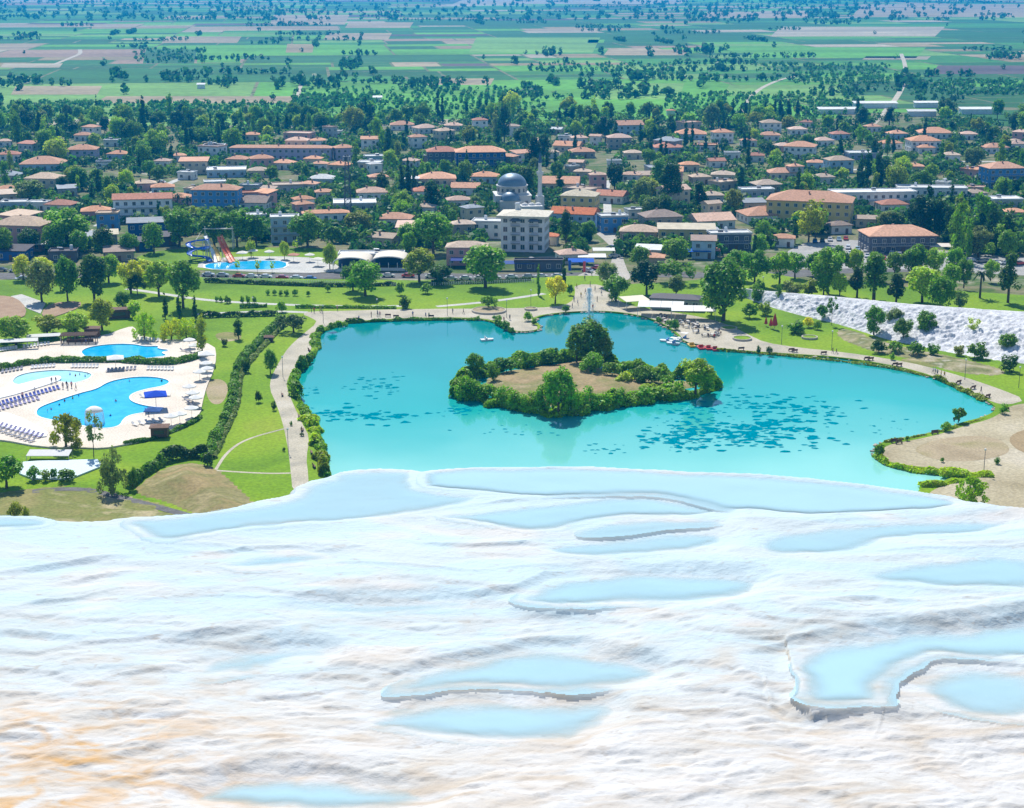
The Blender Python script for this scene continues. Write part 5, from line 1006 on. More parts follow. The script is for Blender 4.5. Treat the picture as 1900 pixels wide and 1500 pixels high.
# the white cube hotel
def cube_hotel():
    p = at(930, 470, GZ); r = empty('hotel', at(975, 472, GZ) + Vector((0, 11, 0)), R(-9)); w, d, H = 16.0, 13.0, 12.6
    wl = MB().box((0, 0, H / 2), (w, d, H)).build('wall', WALLM, r); wl.color = (.72, .72, .76, 1)
    ro = hip(w, d, 1.5, 1.5, .7).build('roof', ROOFM, r); ro.location.z = H + .7; ro.color = (.60, .56, .46, 1)
    o = link('water_tank', TANK, ro); o.location = (-3, 1, 1.0); o.scale = (1.6, 1.6, 1.6)
    for f in range(4):
        for i in range(5):
            o = link('window', WIN, r); o.location = (-w / 2 + (i + .5) * w / 5, -d / 2 - .03, 1.8 + 3.2 * f); o.scale = (1.4, 1, 1.7 if f != 3 else 1.3)
            o = link('window', WIN, r); o.location = (-w / 2 - .03, -d / 2 + (i + .5) * d / 5, 1.8 + 3.2 * f); o.scale = (1.4, 1, 1.5); o.rotation_euler.z = -math.pi / 2
            o = link('window', WIN, r); o.location = (w / 2 + .03, -d / 2 + (i + .5) * d / 5, 1.8 + 3.2 * f); o.scale = (1.4, 1, 1.5); o.rotation_euler.z = math.pi / 2
        if f:
            for x in (-2.6, 4.2):
                b = MB().box((x, -d / 2 - .6, 3.2 * f - .1), (3.4, 1.2, .18)).build('balcony', CONC, r); k = MB()
                for t in np.linspace(-1.65, 1.65, 9): k.box((x + t, -d / 2 - 1.15, 3.2 * f + .45), (.06, .06, .95))
                k.box((x, -d / 2 - 1.15, 3.2 * f + .93), (3.4, .08, .08)); k.build('railing', METAL, b)
    for x in (-2.6, 4.2):
        c = hip(3.6, 1.6, .8, .2).build('canopy', ROOFM, r); c.location = (x, -d / 2 - .7, H - .9); c.color = (.12, .13, .16, 1)
    tag(r, 'white four storey cube hotel with wide overhanging pale roof', 'hotel', 'village hotels'); FOOT.append((r.location.copy(), 13)); ROOFBOX.append((920, 1028, 395, 465, r.location.y))
cube_hotel()
# mosque and minaret
def mosque():
    base = at(950, 392, GZ) + Vector((0, 9, 0)); r = empty('mosque', base, R(6)); lead = plain('lead_dome', (.17, .24, .31), .45, .15, 1.5, .3); stone = plain('pale_stone', (.58, .58, .56), .8, .1)
    MB().box((0, 0, 3), (15, 15, 6)).box((0, 0, 6.2), (15.6, 15.6, .4)).build('prayer_hall', stone, r)
    MB().lathe([(6.4, 6.4), (6.4, 9.6), (6.9, 9.7), (6.9, 10.1), (6.2, 10.1)], 20).build('drum', stone, r, True)
    prof = [(6.3 * math.cos(t), 10.1 + 5.0 * math.sin(t)) for t in np.linspace(0, math.pi / 2 - .02, 12)]
    dm = MB().lathe(prof, 28).build('dome', lead, r, True); MB().tube((0, 0, 15), (0, 0, 16.6), .12, .03).build('finial', METAL, dm)
    sd_ = MB()
    for k in range(1):
        pr = [(4.2 * math.cos(t), 3.6 * math.sin(t)) for t in np.linspace(0, math.pi / 2 - .02, 8)]; sd_.lathe(pr, 20, c=(-1.5, -7.2, 4.6))
    sd_.build('half_dome', lead, r, True)
    MB().box((-1.5, -8.6, 2.2), (9.4, 3.4, 4.6)).build('porch', stone, r)
    for i in range(16):
        t = 2 * math.pi * i / 16; o = link('window', WIN, r); o.location = (math.cos(t) * 6.45, math.sin(t) * 6.45, 8.2); o.rotation_euler.z = t + math.pi / 2; o.scale = (1.0, 1, 1.6)
    for x in (-5.5, -2.8, 2.8, 5.5): o = link('window', WIN, r); o.location = (x, -7.55, 3.2); o.scale = (1.1, 1, 1.8)
    tag(r, 'mosque with grey lead dome on a windowed drum', 'mosque'); FOOT.append((base, 12)); ROOFBOX.append((915, 985, 335, 392, base.y))
    q = at(1002, 395, GZ); m_ = empty('minaret', q + Vector((0, 6, 0)), .2)
    MB().box((0, 0, 3.2), (3.2, 3.2, 6.4)).build('plinth', stone, m_); wm = plain('white_stone', (.70, .69, .68), .8, .08)
    MB().lathe([(1.3, 6.4), (.92, 8.0), (.88, 14.6), (1.5, 15.6)], 14).build('shaft', wm, m_, True)
    MB().lathe([(1.5, 15.6), (1.5, 16.7), (1.38, 16.7), (1.38, 15.8), (.75, 15.8)], 14).build('balcony', wm, m_)
    MB().lathe([(.76, 15.7), (.72, 20.2), (.9, 20.4)], 14).build('upper_shaft', wm, m_, True)
    sp = MB().lathe([(.95, 20.4), (.6, 22.2), (.05, 25.2)], 14).build('spire', plain('spire_lead', (.05, .10, .20), .4, .1), m_, True)
    MB().tube((0, 0, 25), (0, 0, 26), .06, .02).build('finial', METAL, sp); tag(m_, 'slim white minaret with dark pointed spire', 'minaret'); FOOT.append((m_.location.copy(), 4)); ROOFBOX.append((985, 1015, 288, 392, m_.location.y))
    # small white domed bath house beside it
    z = empty('bath_house', at(985, 398, GZ) + Vector((0, 2, 0)), R(10)); MB().box((0, 0, 1.8), (9, 7, 3.6)).build('wall', wm, z)
    for x in (-2.6, 0.4, 3.2): MB().lathe([(1.5 * math.cos(t), 3.6 + 1.1 * math.sin(t)) for t in np.linspace(0, 1.55, 7)], 14, c=(x, 0, 0)).build('dome', stone, z, True)
    tag(z, 'low white building with three small domes at foot of minaret', 'building')
mosque()
# lattice mast
def mast():
    q = at(646, 398, GZ); r = empty('lattice_mast', q); H = 110 / scale_at(q); b = MB(); n = 14
    def cn(z): s_ = 1.5 - .9 * z / H; return [(s_, s_, z), (-s_, s_, z), (-s_, -s_, z), (s_, -s_, z)]
    for i in range(n):
        z0, z1 = H * i / n, H * (i + 1) / n; a, c = cn(z0), cn(z1)
        for k in range(4):
            b.tube(a[k], c[k], .15, n=5); b.tube(a[k], c[(k + 1) % 4], .08, n=4); b.tube(a[(k + 1) % 4], c[k], .08, n=4); b.tube(c[k], c[(k + 1) % 4], .08, n=4)
    b.build('lattice', METAL, r); MB().box((0, 0, H * .97), (3.0, 3.0, .2)).build('platform', METAL, r)
    for k in range(4):
        t = k * math.pi / 2 + .5; MB().box((math.cos(t) * 1.6, math.sin(t) * 1.6, H * .93), (.5, .3, 2.4), t).build('antenna', plain('antenna', (.4, .42, .45), .4, .05), r)
    tag(r, 'tall dark lattice mast rising above the village', 'mast'); FOOT.append((q, 3)); ROOFBOX.append((638, 656, 280, 395, q.y))
mast()

# ---- village trees in the gaps between the houses
tg = random.Random(77); n_t = 0; tries = 0; target = 440
while n_t < target and tries < 60000:
    tries += 1
    py = tg.uniform(216, 486); px = tg.uniform(-30, 1930)
    if py > 455 and not (px < 120 or 700 < px < 820 or 1400 < px < 1560 or px > 1740): continue
    if py > 440 and 190 < px < 660: continue
    if 1440 < px < 1760 and py > 440: continue
    if 1085 < px < 1150 and py > 400: continue
    if 895 < px < 1045 and 395 < py < 478: continue
    p = at(px, py, GZ); s = scale_at(p); H = tg.uniform(7, 13.0) if tg.random() < .7 else tg.uniform(11, 17); hpx = H * s; rad = H * .36
    if any((p.x - f.x) ** 2 + (p.y - f.y) ** 2 < (rad * .5 + fr_) ** 2 for f, fr_ in FOOT): continue
    if any((p.x - q[4].x) ** 2 + (p.y - q[4].y) ** 2 < ((rad + q[5]) * .44) ** 2 for q in TREES): continue
    w_ = hpx * .7
    if any(x0 - w_ * .3 < px < x1 + w_ * .3 and py - hpx < y1 and py > y0 and p.y < yb for x0, x1, y0, y1, yb in ROOFBOX): continue
    k = tg.choices(['round', 'spread', 'pine', 'cypress', 'poplar', 'bush'], [50, 8, 10, 16, 7, 9])[0]
    if k == 'bush': hpx *= .55
    if k in ('cypress', 'poplar'): hpx *= 1.45
    col = tg.choice(['green', 'green', 'mid', 'mid', 'dark', 'blue', 'olive', 'light', 'grey', 'mid', 'lime']) if k != 'cypress' else 'blue'
    tree(px, py, hpx, None, k, col, GZ, group={'cypress': 'cypresses of the village', 'poplar': 'columnar trees of the village', 'pine': 'pines of the village', 'bush': 'shrubs in village gardens'}.get(k, 'trees of the village')); n_t += 1

# ---- garden greenery filling the gaps of the village
pp, hh = [], []; ug = random.Random(31); cols = 0
FB = [(f.x, f.y, r_) for f, r_ in FOOT]
fx = np.array([f[0] for f in FB]); fy = np.array([f[1] for f in FB]); frr = np.array([f[2] for f in FB])
for _ in range(11000):
    py = 214 + 262 * ug.random(); px = ug.uniform(-40, 1940)
    if (py > 448 and 190 < px < 660) or (1440 < px < 1770 and py > 436) or (1090 < px < 1145 and py > 300) or (895 < px < 1045 and 440 < py): continue
    p = at(px, py, GZ)
    if vnoise(np.array([p.x / 22]), np.array([p.y / 22]), 3)[0] < .36: continue
    if ((p.x - fx) ** 2 + (p.y - fy) ** 2 < (frr * .85 + 1.0) ** 2).any(): continue
    H = ug.uniform(2.0, 6.0)
    if any(x0 < px < x1 and py - H * 4.2 < y1 - 1 and py > y0 and p.y < yb for x0, x1, y0, y1, yb in ROOFBOX): continue
    pp.append(tuple(p)); hh.append(H)
half = len(pp) // 3
for k, (c, l) in enumerate([((.060, .18, .018), 'mid green garden shrubs filling the village gaps'), ((.035, .11, .024), 'dark green garden shrubs filling the village gaps'), ((.12, .24, .02), 'light green garden shrubs filling the village gaps')]):
    mass('garden_greenery', pp[k::3], hh[k::3], 34, .15, c, l, 1.5)

# ================================================================== SMALLER THINGS
WHITEF = plain('white_fabric', (.74, .74, .72), .8, .05)
def obj_color(o, c): o.color = (*c, 1); return o
# ---- cars
PAINT = objcol('car_paint', .25, .5, .1, .02, 1, .6); TYRE = plain('tyre', (.02, .02, .02), .8, .1); LAMP = plain('lamp_glass', (.7, .7, .68), .2, .02)
def car_proto():
    prof = [(-2.15, .35), (-2.2, .75), (-1.9, .92), (-1.55, .95), (-.95, 1.42), (.55, 1.45), (1.15, 1.0), (2.0, .86), (2.2, .62), (2.15, .35)]
    n = len(prof); v = []; f = []
    for s_, in ((-1,), (1,)):
        for x, z in prof: v.append((x, s_ * (.85 if z < 1.1 else .68), z))
    for i in range(n): j = (i + 1) % n; f.append((i, j, n + j, n + i))
    f += [tuple(range(n - 1, -1, -1)), tuple(range(n, 2 * n))]
    body = MB().add(v, f).mesh('body', PAINT)
    g_ = MB(); 
    for s_ in (-1, 1): g_.add([(-1.35, s_ * .835, 1.0), (.95, s_ * .835, 1.0), (.5, s_ * .71, 1.38), (-.92, s_ * .71, 1.38)], [(0, 1, 2, 3) if s_ < 0 else (3, 2, 1, 0)])
    g_.add([(1.17, -.66, 1.01), (1.17, .66, 1.01), (.62, .6, 1.41), (.62, -.6, 1.41)], [(0, 1, 2, 3)]).add([(-1.55, -.66, .99), (-1.55, .66, .99), (-1.03, .6, 1.39), (-1.03, -.6, 1.39)], [(3, 2, 1, 0)])
    glass = g_.mesh('window', GLASS)
    wh = MB().tube((0, -.11, 0), (0, .11, 0), .32, n=12).mesh('wheel', TYRE); hl = MB().box((0, 0, 0), (.08, .3, .14)).mesh('headlight', LAMP)
    return body, glass, wh, hl
CB, CG, CW, CH_ = car_proto(); crg = random.Random(4)
CC = {'white': (.75, .75, .75), 'silver': (.48, .50, .52), 'grey': (.20, .21, .22), 'black': (.03, .03, .035), 'red': (.50, .03, .03), 'blue': (.04, .12, .40), 'pale blue': (.35, .5, .62)}
def car(px, py, rot, z=GZ + .04, grp='cars parked along the street'):
    cn = crg.choices(list(CC), [9, 5, 3, 2, 2, 2, 2])[0]; r = empty('parked_car', at(px, py, z), R(rot)); obj_color(link('body', CB, r), CC[cn]); link('window', CG, r)
    for x in (-1.35, 1.35):
        for y in (-.8, .8): o = link('wheel', CW, r); o.location = (x, y, .32)
    for y in (-.6, .6): o = link('headlight', CH_, r); o.location = (2.14, y, .66)
    auto(r, cn + ' car parked', 'car', grp, px, py)
def row(f, a, b, n, *k, jit=1.0, **kw):
    for i in range(n): t = i / max(1, n - 1); f(a[0] + (b[0] - a[0]) * t + crg.uniform(-jit, jit), a[1] + (b[1] - a[1]) * t + crg.uniform(-.4, .4), *k, **kw)
row(car, (388, 513), (575, 520), 8, 0, jit=3); row(car, (0, 504), (110, 508), 5, 0, jit=3); row(car, (835, 520), (1035, 515), 8, 0, jit=3); row(car, (720, 514), (800, 516), 3, 0, jit=3)
for a, b, n, rr in [((1575, 462), (1700, 480), 9, 75), ((1560, 470), (1690, 490), 9, 75), ((1720, 478), (1790, 484), 4, 20), ((1510, 450), (1570, 445), 5, 80), ((1450, 496), (1520, 494), 5, 10), ((1800, 486), (1890, 492), 5, 8), ((1690, 470), (1760, 476), 5, 70)]:
    row(car, a, b, n, rr, grp='cars in the car park', jit=2)
for x, y in [(1135, 462), (1140, 478), (1090, 505), (1108, 500), (300, 340), (1128, 420), (985, 485), (40, 520)]: car(x, y, crg.uniform(0, 180), grp='cars in the village')

# ---- people
SKIN = plain('skin', (.45, .26, .18), .6, .05); HAIR = plain('hair', (.03, .02, .015), .6, .1); SHIRT = objcol('shirt', .85, .1, 0, .05); TROU = plain('trousers', (.05, .06, .10), .85, .1)
def person_mesh(step):
    me = bpy.data.meshes.new('person'); v = [(0, 0, .95), (0, 0, 1.15), (0, 0, 1.38), (0, 0, 1.50), (0, .01, 1.62)]; e = [(0, 1), (1, 2), (2, 3), (3, 4)]; r = [(.15, .11), (.14, .10), (.16, .10), (.055, .055), (.095, .105)]
    v.append((0, .01, 1.72)); e.append((4, 5)); r.append((.07, .08))
    for s_ in (-1, 1):
        f_ = step * s_; n = len(v)
        v += [(s_ * .10, 0, .86), (s_ * .11, -f_ * .14, .48), (s_ * .11, -f_ * .22 + (.06 if f_ < 0 else 0), .08), (s_ * .12, -f_ * .22 - .13, .03)]; e += [(0, n), (n, n + 1), (n + 1, n + 2), (n + 2, n + 3)]; r += [(.095, .095), (.065, .065), (.045, .045), (.035, .035)]
        n = len(v); v += [(s_ * .19, 0, 1.40), (s_ * .25, f_ * .10, 1.14), (s_ * .26, f_ * .16 - .06, .90), (s_ * .26, f_ * .16 - .08, .80)]; e += [(2, n), (n, n + 1), (n + 1, n + 2), (n + 2, n + 3)]; r += [(.06, .06), (.045, .045), (.035, .035), (.028, .04)]
    me.from_pydata(v, e, []); o = bpy.data.objects.new('tmp', me); COL.objects.link(o); md = o.modifiers.new('s', 'SKIN'); md.use_smooth_shade = True
    for i, rr in enumerate(r): me.skin_vertices[0].data[i].radius = rr
    for i in range(len(v)): me.skin_vertices[0].data[i].use_root = i == 0
    o.modifiers.new('d', 'SUBSURF').levels = 1
    dg = bpy.context.evaluated_depsgraph_get(); m2 = bpy.data.meshes.new_from_object(o.evaluated_get(dg)); m2.name = 'person'; bpy.data.objects.remove(o)
    for x in (SHIRT, TROU, SKIN, HAIR): m2.materials.append(x)
    for p in m2.polygons:
        c = p.center; p.material_index = 3 if (c.z > 1.66 or (c.z > 1.54 and c.y > .05)) else 2 if c.z > 1.46 or (abs(c.x) > .17 and c.z < 1.2) else 0 if c.z > .93 else 1
    return m2
PM = [person_mesh(1.0), person_mesh(.25)]; prg = random.Random(6)
SC = {'white': (.7, .7, .7), 'black': (.03, .03, .03), 'red': (.5, .04, .04), 'blue': (.05, .12, .45), 'pink': (.6, .25, .3), 'yellow': (.6, .45, .05), 'green': (.06, .25, .08), 'grey': (.25, .25, .26)}
def person(px, py, z=PZ + .02, where='walking', grp='people by the lake', sink=0):
    cn = prg.choice(list(SC)); o = link('person', prg.choice(PM)); p = at(px, py, z); o.location = p - Vector((0, 0, sink)); o.rotation_euler.z = prg.uniform(0, 6.28); s = prg.uniform(.94, 1.05); o.scale = (s, s, s); obj_color(o, SC[cn])
    auto(o, f'person in {cn} top {where}', 'person', grp, px, py)
for x, y in [(578, 580), (583, 581), (594, 579), (597, 581), (626, 577), (689, 589), (701, 587), (705, 588), (766, 588), (790, 590), (796, 590), (666, 596), (1065, 560), (1072, 566), (1078, 552), (1086, 545), (1100, 575), (1108, 560), (1062, 572), (1090, 560), (1104, 540), (1095, 532), (1116, 548), (1070, 535), (935, 598), (946, 594), (860, 583), (840, 582), (1120, 520), (1085, 520), (1098, 512), (1130, 505)]: person(x, y)
for x, y in [(1731, 693), (1735, 694), (1739, 697), (1746, 699), (1752, 701), (1545, 656), (1552, 657), (1820, 730), (1332, 622), (1325, 630)]: person(x, y, PZ + .02, 'on lakeside path')
for x, y in [(117, 722), (124, 719), (126, 723), (133, 720), (141, 724), (160, 640), (276, 772), (270, 769), (96, 712), (104, 711), (65, 730), (42, 740)]: person(x, y, DZ, 'on pool deck', 'people at the pools')
for x, y in [(130, 696), (140, 698), (148, 696), (158, 699), (163, 695), (120, 745), (135, 740), (95, 760), (88, 763), (110, 752), (146, 735), (215, 745), (240, 708), (300, 708), (165, 760), (205, 772)]: person(x, y, DZ - .16, 'bathing', 'people at the pools', 1.15)

# ---- parasols, loungers, pool furniture
def parasol_meshes(n, w, square):
    b = MB(); k = 4 if square else 8; R_ = w / 2 * (1.41 if square else 1); v = [(0, 0, 2.9)]; ph = math.pi / 4 if square else 0
    for i in range(k): t = 2 * math.pi * i / k + ph; v.append((R_ * math.cos(t), R_ * math.sin(t), 2.3))
    for i in range(k): t = 2 * math.pi * i / k + ph; v.append((R_ * math.cos(t), R_ * math.sin(t), 2.12))
    f = [(0, 1 + i, 1 + (i + 1) % k) for i in range(k)] + [(1 + i, 1 + k + i, 1 + k + (i + 1) % k, 1 + (i + 1) % k) for i in range(k)]
    return b.add(v, f).mesh('canopy', objcol('parasol_fabric', .85, .1, 0, .05))
CAN = {False: parasol_meshes('c', 3.4, False), True: parasol_meshes('c', 3.4, True)}
POLE = MB().tube((0, 0, 0), (0, 0, 2.9), .04, n=6).lathe([(0, 0), (.3, 0), (.3, .1), (0, .12)], 8).mesh('pole', RAIL)
def parasol(px, py, col, sq, label, s=1.0, z=DZ, group='white parasols round the pools'):
    r = empty('parasol', at(px, py, z), prg.uniform(-.3, .3), s); obj_color(link('canopy', CAN[sq], r), col); link('pole', POLE, r); tag(r, label, 'parasol', group)
W_ = (.72, .72, .70); PL = [(384, 676, True), (383, 690, False), (371, 706, False), (385, 700, False), (352, 734, False), (358, 746, False), (364, 755, False), (356, 775, False), (318, 790, False), (334, 786, False), (356, 622, False), (352, 646, False), (362, 656, False), (215, 684, True)]
for i, (x, y, sq) in enumerate(PL):
    lab = 'white square parasol at top of pool terrace' if i == 0 else 'cream square parasol between the two swimming pools' if i == 13 else f'white round parasol along right edge of pool deck, {["", "first", "second", "third", "fourth", "fifth", "sixth", "seventh", "ninth", "eighth"][i]} from top' if i < 10 else f'white round parasol right of the kidney pool, {["top", "middle", "bottom"][i - 10]} one'
    parasol(x, y, W_, sq, lab, 1.25 if sq else 1.0)
parasol(290, 758, (.01, .06, .48), True, 'bright blue square parasol on inner curve of winding pool', 1.5)
parasol(286, 780, (.04, .10, .28), True, 'darker blue square parasol below winding pool', 1.1)
LSEAT = MB().box((0, -.3, .32), (.62, 1.3, .08)).mesh('seat', objcol('lounger_fabric', .8, .1, 0, .05)); LB = MB().add([(-.31, .35, .28), (.31, .35, .28), (.31, .95, .72), (-.31, .95, .72), (-.31, .35, .36), (.31, .35, .36), (.31, .95, .80), (-.31, .95, .80)], [(3, 2, 1, 0), (4, 5, 6, 7), (0, 1, 5, 4), (1, 2, 6, 5), (2, 3, 7, 6), (3, 0, 4, 7)]).mesh('backrest', MATS['lounger_fabric']); LLEG = MB().box((0, 0, .14), (.06, .06, .28)).mesh('leg', RAIL)
LN = {'blue': (.10, .13, .42), 'white': (.66, .66, .66), 'grey': (.30, .30, .34), 'lilac': (.30, .28, .45)}
def lounger(px, py, rot, cn, z=DZ):
    r = empty('sun_lounger', at(px, py, z), R(rot)); obj_color(link('seat', LSEAT, r), LN[cn]); obj_color(link('backrest', LB, r), LN[cn])
    for x in (-.27, .27):
        for y in (-.9, .3): o = link('leg', LLEG, r); o.location = (x, y, 0)
    auto(r, cn + ' sun lounger', 'lounger', 'sun loungers round the pools', px, py)
def lrow(a, b, n, rot, cn):
    for i in range(n): t = i / max(1, n - 1); lounger(a[0] + (b[0] - a[0]) * t, a[1] + (b[1] - a[1]) * t, rot, cn)
lrow((0, 752), (108, 722), 16, 30, 'blue'); lrow((-2, 762), (70, 742), 10, 30, 'lilac'); lrow((0, 792), (75, 812), 10, -30, 'lilac'); lrow((0, 800), (60, 820), 8, -30, 'grey'); lrow((5, 692), (40, 686), 6, 10, 'grey'); lrow((60, 684), (100, 681), 7, 5, 'white'); lrow((135, 682), (180, 682), 8, 0, 'white'); lrow((200, 690), (250, 686), 8, 0, 'grey')
lrow((275, 686), (320, 687), 8, 0, 'white'); lrow((265, 738), (310, 735), 6, 60, 'white'); lrow((0, 652), (30, 648), 7, 15, 'white'); lrow((45, 646), (90, 640), 8, 15, 'white'); lrow((255, 632), (300, 634), 7, 0, 'white'); lrow((340, 652), (375, 662), 5, 70, 'grey'); lrow((345, 742), (366, 760), 5, 80, 'grey'); lrow((250, 790), (300, 782), 5, 50, 'white')
WOOD = plain('dark_wood', (.13, .07, .045), .7, .25)
def hut(px, py, w, d, h, label, z, rot=0, open_=False):
    r = empty('wooden_kiosk', at(px, py, z), R(rot)); b = MB()
    if open_:
        for x in np.linspace(-w / 2, w / 2, 6):
            for y in (-d / 2, d / 2): b.box((x, y, h / 2), (.2, .2, h))
        b.build('post', WOOD, r); k = MB()
        for y in np.linspace(-d / 2 - .3, d / 2 + .3, 12): k.box((0, y, h + .1), (w + .8, .14, .2))
        for x in (-w / 2, 0, w / 2): k.box((x, 0, h - .08), (.2, d, .16))
        k.build('roof_slats', WOOD, r); MB().box((0, d / 4, .55), (w * .8, .7, 1.1)).build('counter', WOOD, r)
    else:
        b.box((0, 0, h / 2), (w, d, h)).build('wall', WOOD, r); hip(w, d, .5, .3, .15).build('roof', plain('kiosk_roof', (.16, .09, .06), .8, .2), r).location.z = h + .16
        MB().box((0, -d / 2 - .02, h * .55), (w * .6, .06, h * .4)).build('hatch', GLASS, r)
    tag(r, label, 'kiosk')
hut(297, 808, 3.6, 3, 2.0, 'small brown wooden kiosk at lower right of pool deck', DZ, 5); hut(148, 638, 9, 3.6, 2.6, 'dark wooden pergola bar above the kidney pool', PZ, 6, True); hut(172, 626, 4, 3, 2.6, 'brown hut beside the pergola bar', PZ, 6); hut(222, 590, 6, 3, 2.6, 'grey flat garden pavilion above the pools', PZ, 12); hut(498, 634, 2.6, 1.6, 1.2, 'small white roofed box on lawn right of the hedge', PZ, 0)
def mushroom():
    r = empty('mushroom_fountain', at(176, 786, DZ - .16)); MB().tube((0, 0, -.3), (0, 0, 3.0), .22, n=10).build('stem', white, r); MB().lathe([(0.02, 4.0), (.9, 3.85), (1.7, 3.4), (2.0, 2.9), (1.9, 2.85), (.2, 3.0)], 18).build('cap', WHITEF, r, True)
    b = MB()
    for i in range(36): t = 6.283 * i / 36; b.tube((math.cos(t) * 1.98, math.sin(t) * 1.98, 2.86), (math.cos(t) * 2.2, math.sin(t) * 2.2, 0.1), .035, .06, 4)
    b.build('falling_water', plain('spray', (.75, .82, .86), .3, .1), r); tag(r, 'white mushroom fountain standing in the winding pool', 'fountain')
mushroom()
def awning(px, py, w, d, h, col, label, z=PZ, rot=0, ribs=0, name='awning'):
    r = empty(name, at(px, py, z), R(rot)); W, D = w / 2, d / 2; c = MB(); n = max(1, ribs)
    for i in range(n):
        x0, x1 = -W + w * i / n + .04, -W + w * (i + 1) / n - .04; c.add([(x0, -D, h - .25), (x1, -D, h - .25), (x1, D, h + .25), (x0, D, h + .25), (x0, -D, h - .33), (x1, -D, h - .33), (x1, D, h + .17), (x0, D, h + .17)], [(0, 1, 2, 3), (7, 6, 5, 4), (0, 4, 5, 1), (1, 5, 6, 2), (2, 6, 7, 3), (3, 7, 4, 0)])
        c.build('canopy', objcol('awning_fabric', .85, .1, 0, .05), r).color = (*col, 1); c = MB()
    for x in (-W + .1, W - .1):
        for y, hz_ in ((-D + .1, h - .32), (D - .1, h + .15)): MB().tube((x, y, 0), (x, y, hz_), .06, n=6).build('post', RAIL, r)
    tag(r, label, 'awning')
awning(22, 648, 14, 2, 2.4, (.7, .7, .66), 'long white shade roof over sun beds at left edge', PZ + .3, 12); awning(82, 638, 9, 1.6, 2.4, (.7, .7, .66), 'shorter white shade roof near the pergola bar', PZ + .3, 14); awning(92, 852, 9, 3, 1.4, (.62, .62, .62), 'low white shade cloth under the drooping tree', PZ, 0)
# lakeside cafe
awning(1177, 572, 8, 6, 3.0, (.70, .66, .52), 'cream canopy at left end of the lakeside cafe', PZ + .02, 20); awning(1226, 584, 13.5, 7, 3.2, (.72, .72, .70), 'white canopy in four panels in middle of the lakeside cafe', PZ + .02, -8, 4); awning(1286, 592, 13, 6, 3.2, (.72, .72, .70), 'white canopy with wavy edge at right end of lakeside cafe', PZ + .02, -4, 2)
def cafe():
    r = empty('cafe_building', at(1258, 577, PZ) + Vector((0, 4, 0)), R(-14)); MB().box((0, 0, 1.6), (15, 6, 3.2)).build('wall', CONC, r); hip(15, 6, 1.0, .5, .2).build('roof', plain('slate_roof', (.07, .065, .08), .7, .2), r).location.z = 3.45
    for i in range(5): o = link('window', WIN, r); o.location = (-6 + 3 * i, -3.03, 1.7); o.scale = (1.6, 1, 1.4)
    tag(r, 'low lakeside cafe building with dark hipped roof', 'cafe')
cafe()
TT = MB().lathe([(0, .72), (.5, .72), (.5, .76), (0, .77)], 10).mesh('table_top', plain('table_top', (.55, .52, .48), .5, .1)); TL = MB().tube((0, 0, 0), (0, 0, .72), .04, n=6).mesh('leg', METAL); CS = MB().box((0, 0, .44), (.44, .44, .06)).mesh('seat', objcol('chair_plastic', .6, .2)); CBk = MB().box((0, .2, .7), (.44, .05, .5)).mesh('backrest', MATS['chair_plastic']); CL_ = MB().box((0, 0, .21), (.04, .04, .42)).mesh('leg', METAL)
def table(px, py):
    p = at(px, py, PZ + .02); r = empty('cafe_table', p); link('table_top', TT, r); link('leg', TL, r); auto(r, 'small round cafe table', 'table', 'tables of the lakeside cafe', px, py)
    for k in range(prg.randint(2, 4)):
        t = prg.uniform(0, 6.28); cn = prg.choice(['white', 'dark', 'brown']); c = empty('cafe_chair', p + Vector((math.cos(t) * .85, math.sin(t) * .85, 0)), t - math.pi / 2)
        for nm, me in (('seat', CS), ('backrest', CBk)): obj_color(link(nm, me, c), {'white': (.6, .6, .6), 'dark': (.06, .06, .08), 'brown': (.2, .1, .06)}[cn])
        for x in (-.19, .19):
            for y in (-.19, .19): o = link('leg', CL_, c); o.location = (x, y, 0)
        auto(c, cn + ' cafe chair', 'chair', 'chairs of the lakeside cafe', px, py)
for i in range(46):
    t = prg.random(); x = 1165 + 165 * t + prg.uniform(-6, 6); y = 577 + 44 * t + prg.uniform(-7, 9) * (.4 + t)
    if y > 597 + (x - 1215) * .55 - 4 and x < 1262: continue
    table(x, y)
# planters
def planter(px, py, wpx, label, col):
    p = at(px, py, PZ + .02); R_ = wpx / scale_at(p) / 2; r = empty('planter', p); MB().lathe([(R_, 0), (R_, .55), (R_ - .3, .55), (R_ - .3, .3)], 28).build('rim', plain('stone_rim', (.46, .42, .36), .9, .15), r)
    MB().lathe([(.01, .45), (R_ * .6, .45), (R_ - .3, .4)], 28).build('soil', MATS['bare_soil'] if col is None else lawn_mat, r); tag(r, label, 'planter')
planter(907, 578, 64, 'large round stone planter with small tree on the promenade', None); planter(1352, 611, 32, 'round grass planter right of the cafe tables', 1); planter(1377, 630, 36, 'round grass planter nearest the lake at right', 1); planter(1502, 628, 30, 'round stone planter on right lawn', 1); planter(985, 575, 24, 'small round planter beside the yellow green tree', None)
